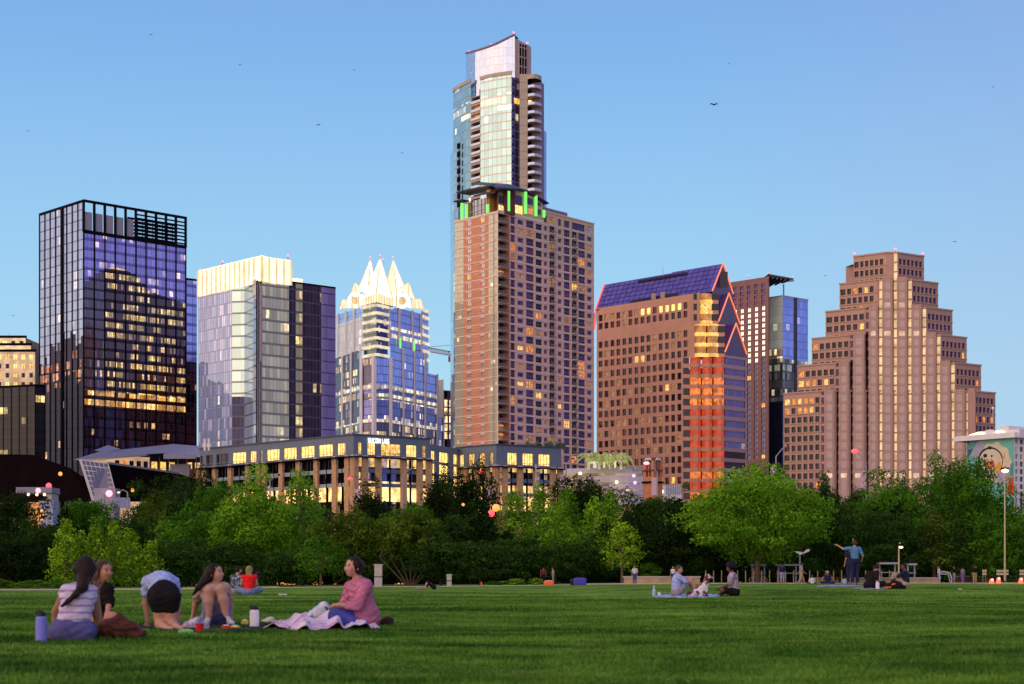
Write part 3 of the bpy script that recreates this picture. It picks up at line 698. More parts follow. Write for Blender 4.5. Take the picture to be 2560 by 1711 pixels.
# ===== brick condominium tower with curved crown roofs
def tower_g():
    D = 600; PL, P0, PR, PB = corner(1245, D, 1137, 1485, -2600, 4960)
    b = Bld('condominium_tower', P0, 'red brick condominium tower with curved dark crown roofs and green-lit columns')
    LF, RF = Face(PL, P0), Face(P0, PR); pit = 22.75/F*D; z0 = GZ; zt = zat(P0, 531)
    nf = int((zt-GZ)/pit)+1
    band = M['cream']; q = lambda x: 1120+x*.1658
    # left wall: glass corner strips, brick with small pale windows
    gst = glass('khaki_mirror_glass', (.52, .49, .36), 1.2, pit/2, .02, (1, .75, .45), 1.0, band=.08, lw=.1, linec=(.42, .38, .30), jit=.01, var=.08, metal=.2)
    uA, uB = LF.fu(q(232)), LF.fu(q(612)); m = MB()
    curtain(m, LF, 0, uA, [(GZ, zt, gst)]); curtain(m, LF, uB, LF.L, [(GZ, zt, gst)]); b.one('glass_strip', m)
    cols = [(LF.fu(q(290)), LF.fu(q(348))), (LF.fu(q(497)), LF.fu(q(552)))]; rows = []
    for k in range(nf):
        z = zt-(k+1)*pit
        if z > GZ: rows.append((z+.75, z+2.15))
    m = MB(); wallholes(m, LF, uA, uB, GZ, zt, cols, rows[::-1], M['brickL'], .18)
    for k in range(nf):
        z = zt-k*pit; m.obox(LF.O, LF.u, LF.n, (-.05, LF.L), (.01, .12), (z-.3, z), band)
        if k > 1: m.obox(LF.O, LF.u, LF.n, (LF.L*.44, LF.L*.60), (.01, .05), (z-1.0, z-.8), M['brickR'])
    for (c, d) in cols:
        for (a, e) in rows: m.obox(LF.O, LF.u, LF.n, (c-.1, d+.1), (.01, .12), (e+.05, e+.5), M['white'])
    m.obox(LF.O, LF.u, LF.n, (LF.L-.35, LF.L+.1), (.01, .15), (GZ, zt), band)
    b.one('brick_wall', m)
    for (c, d) in cols:
        for k, (a, e) in enumerate(rows):
            g = M['wlit'] if R.random() < .08 else (M['wkhaki'] if k < nf-5 else M['wnavy'])
            b.part('window', window(LF, c, d, a, e, g, band, .16), 1)
    # right wall
    C = [(945, 1010, 'n'), (1050, 1135, 's'), (1180, 1290, 'n'), (1325, 1415, 'r'), (1450, 1495, 's'), (1530, 1610, 'b'), (1660, 1710, 's'), (1750, 1835, 'n'), (1870, 1945, 'b'), (1965, 2065, 'n'), (2100, 2165, 's')]
    C = [(RF.fu(q(a)), RF.fu(q(c)), t) for a, c, t in C]; ub = RF.fu(q(925)); ub0 = RF.fu(q(768))
    uT = RF.fu(q(1425)); zT = zat(PR, 540)
    m = MB(); m2 = MB()
    # height of the tan cap at the right part
    tops = []
    for k in range(nf):
        zt_ = zt-k*pit; zb = zt_-pit
        if zb < GZ: break
        for half in (0, 1):
            cc = [c for c in C if (c[0] < uT) == (half == 0)]; u0, u1 = (ub, uT) if half == 0 else (uT, RF.L)
            wm = M['tan'] if (half == 1 and k < 4) else M['brickR']
            # group columns by their vertical extents: full-height, small, balcony
            full = [(c[0], c[1]) for c in cc if c[2] == 'n']; small = [(c[0], c[1]) for c in cc if c[2] in 's']; rec = [(c[0], c[1]) for c in cc if c[2] in 'br']
            A = sorted(full+rec); B_ = sorted(full+rec+small)
            wallholes(m, RF, u0, u1, zb, zt_, [], [], wm) if False else None
            wallholes(m, RF, u0, u1, zb, zb+.75, A, [(zb+.35, zb+.75)], wm, .3)
            wallholes(m, RF, u0, u1, zb+.75, zb+2.15, B_, [(zb+.75, zb+2.15)], wm, .3)
            wallholes(m, RF, u0, u1, zb+2.15, zt_, A, [(zb+2.15, zt_-.35)], wm, .3)
            for (c, d, t) in cc:
                vis = 2 if zb > zat(P0, 1110) else -1
                r = R.random(); lit = M['worg'] if r < .03 else M['wlit'] if r < .06 else M['wdim'] if r < .11 else None
                if t == 'n': b.part('window', window(RF, c, d, zb+.35, zt_-.35, lit or R.choice([M['wdark'], M['wdark'], M['wplum']]), M['wframe'], .28, 2 if d-c > 2 else 1, 1), vis+(d-c)*.1)
                elif t == 's':
                    b.part('window', window(RF, c, d, zb+.75, zb+2.15, lit or M['wdark'], M['wframe'], .28, 1), vis)
                    m2.obox(RF.O, RF.u, RF.n, (c-.1, d+.1), (.01, .1), (zb+2.2, zb+2.62), M['lintel'])
                else:
                    b.part('window', window(RF, c, d, zb+.35, zt_-.35, lit or M['wnavy'], M['wframe'], .29, 1), vis+.05)
                    o_ = MB(); o_.obox(RF.O, RF.u, RF.n, (c-.05, d+.05), (0, .8 if t == 'b' else .15), (zb+.05, zb+.3), band)
                    if t == 'b':
                        o_.obox(RF.O, RF.u, RF.n, (c-.05, d+.05), (.7, .78), (zb+1.2, zb+1.3), M['greyrail'])
                        for j in range(9): u = c+(d-c)*j/8; o_.obox(RF.O, RF.u, RF.n, (u-.04, u+.04), (.7, .78), (zb+.3, zb+1.2), M['greyrail'])
                    else: m2.obox(RF.O, RF.u, RF.n, (c-.1, d+.1), (.01, .12), (zb+2.3, zb+2.75), M['lintel'])
                    b.part('balcony', o_, vis)
        m2.obox(RF.O, RF.u, RF.n, (0, RF.L), (.01, .1), (zt_-.28, zt_), band)
        # corner balconies
        w_ = MB(); fc = Face(RF.at(.2, 0, -2.2), RF.at(ub, 0, -2.2)); litc = R.random() < .16
        quadF(w_, fc, 0, fc.L, zb+.2, zt_-.3, M['wdim'] if litc else M['wdark']); 
        for j in range(4): w_.obox(fc.O, fc.u, fc.n, (fc.L*j/4, fc.L*j/4+.1), (.01, .1), (zb+.2, zt_-.3), M['wframe'])
        if litc: w_.obox(fc.O, fc.u, fc.n, (.5, fc.L-.4), (.3, .5), (zb+1.9, zb+2.3), M['worg'])
        b.part('window', w_, 3)
        o_ = MB(); o_.obox(RF.O, RF.u, RF.n, (0, ub-.6), (-2.2, .9), (zb, zb+.22), M['beige2'])
        o_.obox(RF.O, RF.u, RF.n, (0, ub-.6), (.8, .88), (zb+1.15, zb+1.25), M['greyrail'])
        for j in range(12): u = (ub-.6)*j/11; o_.obox(RF.O, RF.u, RF.n, (u-.04, u+.04), (.8, .88), (zb+.2, zb+1.2), M['greyrail'])
        b.part('balcony', o_, 3)
        m2.obox(RF.O, RF.u, RF.n, (ub-.9, ub), (-2.2, 0), (zb, zt_), M['orbrick'])
    b.one('brick_wall', m)
    m2.obox(RF.O, RF.u, RF.n, (C[8][1]+.2, C[8][1]+.45), (.01, .3), (GZ, zt-3*pit), band); b.one('floor_band', m2)
    # tan cap, right part
    zc = ZC+(HY-512)/F*(RF.O.y+RF.u.y*uT); zc = zt+1.35*pit
    m = MB(); u1 = RF.L
    capc = [(RF.fu(q(1450)), RF.fu(q(1495))), (RF.fu(q(1530)), RF.fu(q(1615))), (RF.fu(q(1660)), RF.fu(q(1710))), (RF.fu(q(1750)), RF.fu(q(1835))), (RF.fu(q(1870)), RF.fu(q(2065))), (RF.fu(q(2105)), RF.fu(q(2165)))]
    wallholes(m, RF, uT, RF.L, zt, zc, capc, [(zt+.5, zc-1.3)], M['tan'], .4); m.obox(RF.O, RF.u, RF.n, (uT-.3, RF.L+.2), (-.3, .25), (zc, zc+.35), M['cream'])
    m.face([RF.at(RF.L, zt), RF.at(RF.L, zt, -14), RF.at(RF.L, zc, -14), RF.at(RF.L, zc)], M['tan']); b.one('parapet', m)
    for i, (c, d) in enumerate(capc): b.part('window', window(RF, c, d, zt+.5, zc-1.3, M['wdim'] if i == 1 else (M['sky_gap'] if i == 5 else M['wdark']), M['wframe'], .35, 3 if i == 4 else 1, 1), 3)
    m = MB(); uE = RF.fu(q(1900)); m.obox(RF.O, RF.u, RF.n, (uT-1, uE), (-16, -3), (zc, zc+2.6), M['mauve']); m.obox(RF.O, RF.u, RF.n, (uE, RF.fu(q(2010))), (-12, -3), (zc, zc+1.3), M['mauve2']); b.one('roof_plant', m)
    m = MB(); roofcap(m, [PL, P0, PR, PB], zt, M['roof']); back(m, [PR, PB, PL], GZ, zt, M['brickR']); 
    m.obox(RF.O, RF.u, RF.n, (-.1, uT), (-.2, .2), (zt, zt+.9), M['cream']); m.obox(LF.O, LF.u, LF.n, (0, LF.L), (-.2, .25), (zt, zt+.5), M['cream']); b.one('roof', m)
    # penthouse, left wing
    Y = lambda u, out: None
    def box(Fc, ua, ub_, na, nb, za, zb_, mt, mm): mm.obox(Fc.O, Fc.u, Fc.n, (ua, ub_), (na, nb), (za, zb_), mt)
    zp = ZC+(HY-484)/F*(LF.O.y+LF.u.y*LF.fu(q(240))+2)
    m = MB(); uL0, uL1 = LF.fu(q(228)), LF.fu(q(600)); zw = zat(P0, 478)
    box(LF, uL0, uL0+1.6, -3, -1.0, zt, zw-1, M['ochre'], m); b.one('penthouse_wall', m); m = MB(); box(LF, LF.fu(q(545)), uL1, -3, -1.0, zt, zw+1.6, M['ochre'], m)
    box(LF, uL1, LF.L-.2, -8, -3.1, zt, zw+2.2, M['brickD'], m); b.one('penthouse_wall', m)
    m = MB(); Fg = Face(LF.at(uL0+1.6, 0, -2), LF.at(LF.fu(q(545)), 0, -2)); curtain(m, Fg, 0, Fg.L, [(zt, zw-.6, M['penglass'])], Fg.L/5, .25, .2, M['ltmetal']); m.obox(Fg.O, Fg.u, Fg.n, (0, Fg.L), (.02, .25), (zt+2.6, zt+2.85), M['ltmetal']); b.one('penthouse_window', m)
    # penthouse, right wing with arched top
    def arch(px): # underside of the second roof
        return [(690, 262), (850, 222), (960, 212), (1130, 238), (1250, 292), (1380, 372), (1450, 425)]
    pts = arch(0); zz = lambda px, py, dy=0: ZC+(HY-(440+py*.1658))/F*(RF.O.y+RF.u.y*max(0, RF.fu(q(px)))+dy)
    m = MB(); xs = [760, 850, 950, 1040, 1130, 1210, 1290, 1370, 1440]
    def roofy(x, P=pts):
        for (a, ya), (c, yc) in zip(P, P[1:]):
            if a <= x <= c: return ya+(yc-ya)*(x-a)/(c-a)
        return P[-1][1]
    for xa, xb in zip(xs, xs[1:]):
        ua, ub2 = RF.fu(q(xa)), RF.fu(q(xb)); za, zb2 = zz(xa, roofy(xa)), zz(xb, roofy(xb))
        m.face([RF.at(ua, zt+.4, -.3), RF.at(ub2, zt+.4, -.3), RF.at(ub2, zb2, -.3), RF.at(ua, za, -.3)], M['creamw'])
    b.one('penthouse_wall', m)
    for xa, xb, y0, y1, g in ((770, 862, 300, 420, 'wnavy'), (955, 1128, 290, 425, 'wdark'), (1178, 1290, 335, 430, 'wdark'), (1330, 1405, 400, 450, 'wdark'), (770, 870, 450, 530, 'wyel'), (945, 1128, 440, 560, 'wyel'), (1178, 1285, 490, 570, 'worg'), (1330, 1410, 500, 580, 'wdark')):
        w_ = MB(); ua, ub2 = RF.fu(q(xa)), RF.fu(q(xb)); ym = (xa+xb)/2
        za, zb2 = zz(ym, y1), zz(ym, y0); quadF(w_, RF, ua, ub2, max(za, zt+.4), zb2, M[g], -.2)
        for j in range(1, 3): u = ua+(ub2-ua)*j/3; w_.obox(RF.O, RF.u, RF.n, (u-.06, u+.06), (-.18, -.1), (max(za, zt+.4), zb2), M['wframe'])
        b.part('window', w_, 5)
    # green-lit columns
    for Fc, x, y0, y1, out in ((RF, 895, 235, 535, .2), (RF, 1152, 245, 575, .2), (RF, 1308, 300, 610, .2), (RF, 1428, 520, 630, .2), (LF, 203, 410, 660, -.6), (LF, 262, 430, 630, -.8), (LF, 582, 430, 550, -.8)):
        u = Fc.fu(q(x)); yy = Fc.O.y+Fc.u.y*u; z_a, z_b = ZC+(HY-(440+y1*.1658))/F*yy, ZC+(HY-(440+y0*.1658))/F*yy
        c_ = MB(); c_.obox(Fc.O, Fc.u, Fc.n, (u-.42, u+.42), (out, out+.7), (max(z_a, zt-.8), z_b), M['greenw']); b.one('lit_column', c_)
    # curved roofs
    def shell(Fc, P, n0, n1, mt, th=.5):
        m = MB()
        for (a, ya), (c, yc) in zip(P, P[1:]):
            ua, uc = Fc.fu(q(a)), Fc.fu(q(c)); za = ZC+(HY-(440+ya*.1658))/F*(Fc.O.y+Fc.u.y*ua); zc_ = ZC+(HY-(440+yc*.1658))/F*(Fc.O.y+Fc.u.y*uc)
            A = [Fc.at(ua, za, n1), Fc.at(uc, zc_, n1), Fc.at(uc, zc_, n0), Fc.at(ua, za, n0)]; B_ = [p+Vector((0, 0, th)) for p in A]
            m.idx(A+B_, [(0, 1, 2, 3), (7, 6, 5, 4), (0, 4, 5, 1), (1, 5, 6, 2), (2, 6, 7, 3), (3, 7, 4, 0)], mt)
        b.one('curved_roof', m)
    def dense(P, n=3):
        out = []
        for i in range(len(P)-1):
            p0 = P[max(i-1, 0)]; p1 = P[i]; p2 = P[i+1]; p3 = P[min(i+2, len(P)-1)]
            for k in range(n):
                t = k/n; out.append(tuple(.5*((2*p1[j])+(-p0[j]+p2[j])*t+(2*p0[j]-5*p1[j]+4*p2[j]-p3[j])*t*t+(-p0[j]+3*p1[j]-3*p2[j]+p3[j])*t**3) for j in (0, 1)))
        return out+[P[-1]]
    shell(RF, dense([(680, 262), (850, 220), (960, 208), (1130, 232), (1250, 285), (1380, 362), (1490, 430)]), -9, .9, M['roofblue'])
    shell(LF, dense([(135, 262), (300, 225), (450, 196), (600, 168), (690, 150)]), -6, .3, M['roofblue'])
    Fm = Face(LF.at(LF.L-.2, 0, -5), RF.at(RF.fu(q(1000)), 0, -5)); shell(Fm, dense([(610, 150), (700, 130), (800, 140), (900, 165), (1000, 212)]), -6, 3, M['roofblue'])
    shell(LF, [(105, 400), (165, 385), (225, 372)], -3, .8, M['roofblue'], .4)
    mm = MB(); Fk = Face(LF.at(LF.L-.5, 0, -6), RF.at(RF.fu(q(1000)), 0, -9)); mm.obox(Fk.O, Fk.u, Fk.n, (0, Fk.L), (-3, 0), (zt, zt+8.6), M['brickD']); b.one('penthouse_wall', mm)
    b.done()
M['cream'] = solid('cream_band', (.78, .62, .52), .7, .08, .3); M['creamw'] = solid('cream_wall', (.52, .42, .26), .7, .08, .3); M['tan'] = solid('tan_wall', (.58, .43, .32), .8, .08, .3)
M['orbrick'] = solid('orange_brick', (.42, .14, .06), .8); M['brickD'] = solid('maroon_brick', (.16, .06, .05), .8, .1); M['ochre'] = solid('ochre_wall', (.5, .25, .08), .8, .08)
M['wkhaki'] = glass('khaki_window_glass', (.45, .43, .38), 3, 3, 0, band=0, lw=0, jit=.02, metal=.5); M['wplum'] = glass('plum_window_glass', (.14, .06, .16), 3, 3, 0, metal=.6, band=0, lw=0, jit=.05)
M['wframe'] = solid('window_frame', (.20, .14, .20), .5, .1); M['lintel'] = solid('pale_lintel', (.48, .42, .50), .7, .05); M['greyrail'] = solid('grey_railing', (.22, .22, .28), .5, .05)
M['sky_gap'] = solid('pale_gap', (.5, .58, .75), .5); M['penglass'] = glass('penthouse_glass', (.35, .34, .38), 1.6, 3, .05, band=.1, lw=.15, linec=(.2, .18, .2), jit=.03)
M['greenw'] = glow('green_white_light', (.22, 1, .16), 1.0); M['roofblue'] = solid('midnight_blue_roof', (.015, .018, .06), .35, .1, .3)
tower_g()
# ===== granite building with sloping violet roof and neon-edged gables
def tower_h():
    D = 660; P = lambda px, Y=D: Vector(((px-CX)/F*Y, Y)); Z = lambda py, y=D: ZC+(HY-py)/F*y
    qx = lambda x: 1460+x*.3955; qy = lambda y: 640+y*.3955
    ul = Vector((-2860-CX, F)).normalized(); ur = Vector((5900-CX, F)).normalized()
    b = Bld('gabled_office_building', P(1740), 'pink granite office building with sloping violet roof, neon-edged gables and red-lit corner windows')
    C1 = P(1708); PL = ext(C1, ul, 1491.6); C2 = P(1812, 661); PR = ext(C2, ur, 1866)
    fh = 66*.3955/F*D
    LF = Face(PL, C1); m = MB(); zt = Z(qy(232)); zb = Z(qy(640)); zb2 = Z(qy(672))
    # lower zone, 14 columns; upper zone reaches further right
    zones = [(LF, GZ, zb2, 665)]
    C1u = ext(P(1750), Vector((1, 0)), 1737); LFu = Face(ext(P(1737), ul, 1491.6), P(1737)); LFt = Face(ext(P(1750), ul, 1491.6), P(1750))
    g = M['granite']
    def cols_for(Fc, x1):
        xs = []; n = 16; 
        for i in range(18):
            xa = 92+i*37.2+i*i*.08; 
            if xa+24 < x1: xs.append((Fc.fu(qx(xa)), Fc.fu(qx(xa+25))))
        return xs
    def rows_between(z0, z1, tops):
        out = []
        for y in tops:
            a, c = Z(qy(y+22)), Z(qy(y-20))
            if a > z0 and c < z1: out.append((a, c))
        return sorted(out)
    ylow = [690+66*i for i in range(14)]
    # a small chance of a lit room
    def rnd(k, i):
        r = R.random()
        if k == 'top': return M['wyel'] if 6 < i < 14 and r < .75 else M['wdim'] if r < .5 else M['wred']
        return M['wlit'] if r < .03 else M['wdim'] if r < .13 else R.choice([M['wnavy'], M['wred'], M['wred'], M['wnavy']])
    def zone(Fc, z0, z1, x1, ys, key='', pri=1):
        cc = cols_for(Fc, x1); rr = rows_between(z0, z1, ys); m = MB()
        wallholes(m, Fc, 0, Fc.L, z0, z1, cc, rr, g, .45)
        b.one('granite_wall', m)
        for j, (a, c) in enumerate(rr):
            for i, (u, v) in enumerate(cc):
                top = key == 'top' and j == len(rr)-1
                b.part('window', window(Fc, u, v, a, c, rnd('top' if top else '', i), M['wframe'], .42, 0), pri if a > Z(1150) else -1)
    zone(LF, GZ, zb, 625, ylow)
    m = MB(); quadF(m, LF, 0, LF.L, zb, zb2+.0 if False else Z(qy(640)), g) if False else None
    zone(LFu, zb, Z(qy(430)), 655, [483, 547, 610])
    zone(LFt, Z(qy(430)), zt, 690, [300, 355, 412], 'top', 2)
    # corner bays: bands of stone and glass, the glass red-lit below
    red = emis('red_lit_blinds', (1, .075, .012), .50, .3, .5, .05); fire = emis('orange_lit_blinds', (1, .20, .02), .80, .6, .6, .35)
    gold = emis('gold_lit_corner', (1, .50, .10), 1.2, .35, .3); goldd = emis('amber_corner_glass', (1, .33, .03), .5, .4, .3)
    def bay(pxa, pxb, ya, yb, mats, name='corner_bay', out=1.3, y0=D):
        """V-shaped bay of alternating stone and glass bands between two pixel heights"""
        pm = (pxa+pxb)/2; A, Bm, C = P(pxa, y0), P(pxa+(pxb-pxa)*.3, y0-out), P(pxb-(pxb-pxa)*.3, y0-out); E = P(pxb, y0)
        m = MB(); z = Z(qy(yb)); k = 0; zt_ = Z(qy(ya))
        while z < zt_-.2:
            zs = min(z+fh*.36, zt_); zg = min(z+fh, zt_)
            for p, r in ((A, Bm), (Bm, C), (C, E)):
                Fc = Face(p, r); quadF(m, Fc, 0, Fc.L, z, zs, g if mats[0] is None else mats[0]); 
                if zg > zs: quadF(m, Fc, .1, Fc.L-.1, zs, zg, mats[1+k % (len(mats)-1)], -.25); quadF(m, Fc, 0, Fc.L, zs-.02, zs, g)
            m.face([(A.x, A.y, zs), (Bm.x, Bm.y, zs), (C.x, C.y, zs), (E.x, E.y, zs)], g); m.face([(E.x, E.y, zg), (C.x, C.y, zg), (Bm.x, Bm.y, zg), (A.x, A.y, zg)], g)
            z += fh; k += 1
        b.one(name, m)
    seq = [g, fire, red, fire, red, red, red, red, red, red, fire, fire, fire, red, red]
    yb0 = 640+66*14
    for xa, xb in ((665, 742), (742, 815), (815, 890)): bay(qx(xa), qx(xb), 645, yb0, seq)
    for xa, xb in ((700, 776), (776, 850)): bay(qx(xa), qx(xb), 432, 640, [gold, goldd, goldd], y0=D+.6)
    bay(qx(732), qx(812), 236, 432, [gold, goldd, M['wlit'], goldd], y0=D+1.2)
    # flat strips beside the bays
    def strip(pxa, pxb, ya, yb, y0, gm=None, name='glass_strip'):
        Fc = Face(P(pxa, y0), P(pxb, y0)); m = MB(); z = Z(qy(yb)); zt_ = Z(qy(ya))
        while z < zt_-.2:
            zs = min(z+fh*.36, zt_); quadF(m, Fc, 0, Fc.L, z, zs, g)
            if zs < zt_: quadF(m, Fc, 0, Fc.L, zs, min(z+fh, zt_), gm or M['wnavy'], -.2)
            z += fh
        b.one(name, m)
    strip(1708, qx(665), 645, yb0, D); strip(qx(695), qx(700), 432, 640, D+.3); strip(qx(655)+15, qx(735), 236, 432, D+.9)
    strip(qx(850), qx(890), 432, 640, D+.6); strip(qx(812), qx(850), 236, 432, D+1.2)
    # right wall: violet glass bands
    RF = Face(C2, PR); gv = glass('violet_band_glass', (.20, .16, .34), 2.5, fh, .02, (1, .6, .5), 1, band=0, lw=.1, jit=.02, metal=.5)
    m = MB(); z = Z(qy(yb0)); zt_ = Z(qy(625)); mv = M['mauvestone']
    while z < zt_-.1:
        zs = min(z+fh*.36, zt_); quadF(m, RF, 0, RF.L, z, zs, mv)
        if zs < zt_: quadF(m, RF, 0, RF.L, zs, min(z+fh, zt_), gv if z > Z(1150) else M['wred'], -.15)
        z += fh
    m.obox(RF.O, RF.u, RF.n, (RF.L-.8, RF.L), (.01, .2), (GZ, zt_), mv)
    b.one('banded_wall', m)
    # gables, each set further back and higher
    rp = M['violetroof']; neon = M['neon']; neo = []
    def gable(xa, xb, xt, yba, ybb, yt, ya_, yb_, back_=26):
        A, B_, T = W(qx(xa), qy(yba), ya_), W(qx(xb), qy(ybb), yb_), W(qx(xt), qy(yt), (ya_+yb_)/2)
        m = MB(); m.face([A, B_, T], M['plum']); d = Vector((ul.x, ul.y, 0))*back_
        m.face([A, T, T+d, A+d], rp); m.face([B_, B_+d, T+d, T], rp)
        m.face([(A.x, A.y, A.z-40), (B_.x, B_.y, B_.z-40), B_, A], M['plum']); b.one('gable', m)
        for p, r in ((A, T), (B_, T)):
            n = MB(); o = Vector((0, -.9, .1)); n.tube(p+o, r+o, .27, .27, neon, 6); b.one('neon_strip', n)
        w_ = MB(); return A, B_, T
    gable(890, 1027, 960, 610, 624, 430, D+1, D+30)
    gable(850, 985, 915, 416, 434, 240, D+3, D+34)
    A, B_, T = gable(810, 942, 878, 225, 243, 50, D+5, D+38)
    w_ = MB(); p = W(qx(877), qy(160), D+20); w_.box((p.x, p.y-3.5, p.z-3), (3, .4, 6), M['wnavy']); b.one('window', w_)
    # big sloping roof
    E0 = Vector((LFt.O.x, LFt.O.y, Z(774, LFt.O.y))); R0 = W(1513, 711, LFt.O.y+16); 
    E0 = W(1491.6, qy(340), LFt.O.y-.5); E1 = W(1750, qy(236), D-.2); E2 = W(qx(812), qy(226), D+5); T0 = W(qx(876), qy(50), D+21)
    m = MB(); n = 22
    def rowp(a, c, t): return a.lerp(c, t)
    for j in range(6):
        for i in range(n):
            q4 = [rowp(rowp(E0, R0, j/6), rowp(E2, T0, j/6), i/n), rowp(rowp(E0, R0, j/6), rowp(E2, T0, j/6), (i+1)/n-.004), rowp(rowp(E0, R0, (j+1)/6-.02), rowp(E2, T0, (j+1)/6-.02), (i+1)/n-.004), rowp(rowp(E0, R0, (j+1)/6-.02), rowp(E2, T0, (j+1)/6-.02), i/n)]
            m.face(q4, M['violetroof'] if R.random() < .6 else M['violetroof2'])
    off = Vector((0, .25, -.25)); m.face([E0+off, E2+off, T0+off, R0+off], M['dkroof'])
    # dormer notch near the eave and louvre slot by the ridge
    s0, s1 = rowp(rowp(E0, R0, .8), rowp(E2, T0, .8), .3), rowp(rowp(E0, R0, .8), rowp(E2, T0, .8), .72)
    u3 = (R0-E0)*.09; o = Vector((0, -.35, .35))
    b.one('sloped_roof', m)
    m = MB(); m.face([s0+o, s1+o, s1+u3+o, s0+u3+o], M['dkroof']); b.one('roof_louvre', m)
    m = MB(); s0, s1 = rowp(E0, E2, .28), rowp(E0, E2, .72); u3 = (R0-E0)*.12; m.face([s0+o*1.2, s1+o*1.2, rowp(s1, s0, .04)+u3+o*1.2, rowp(s0, s1, .06)+u3*.7+o*1.2], M['dkroof'])
    for t in (.5, .68): pp = rowp(s0, s1, t); m.box((pp.x, pp.y-1.2, pp.z+.2), (1.6, 1.6, 2.4), M['beige'])
    b.one('roof_recess', m)
    n_ = MB(); L1 = W(1486, qy(465), LF.O.y+10)
    n_.path([R0+Vector((-.4, -.3, 0)), E0+Vector((-.4, -.3, 0)), L1], .25, M['neonr'], 6); b.one('neon_strip', n_)
    m = MB(); m.face([L1, E0, R0, R0+Vector((-6, 10, -16))], rp); b.one('gable', m)
    m = MB(); back(m, [PR, PR+ul*50, PL+Vector((2, 20)), PL], GZ, Z(900), M['granite']); b.one('rear_wall', m)
    m = MB(); m.tube(W(1657, 690, D+25), W(1657, 668, D+25), .12, .08, M['ltmetal'], 5); b.one('antenna', m)
    b.done()
M['mauvestone'] = solid('mauve_stone', (.46, .30, .33), .7, .08, .3)
M['violetroof'] = glass('violet_roof_glass', (.24, .14, .42), 5, 5, 0, band=0, lw=0, jit=.04, metal=.55, rough=.2); M['violetroof2'] = glass('plum_roof_glass', (.18, .11, .34), 5, 5, 0, band=0, lw=0, jit=.04, metal=.55, rough=.22)
M['plum'] = solid('plum_panel', (.12, .06, .17), .5, .1, .2); M['dkroof'] = solid('black_roof', (.02, .015, .03), .6); M['neon'] = glow('orange_neon', (1, .20, .07), 1.5); M['neonr'] = glow('red_neon', (1, .10, .08), 1.3)
tower_h()

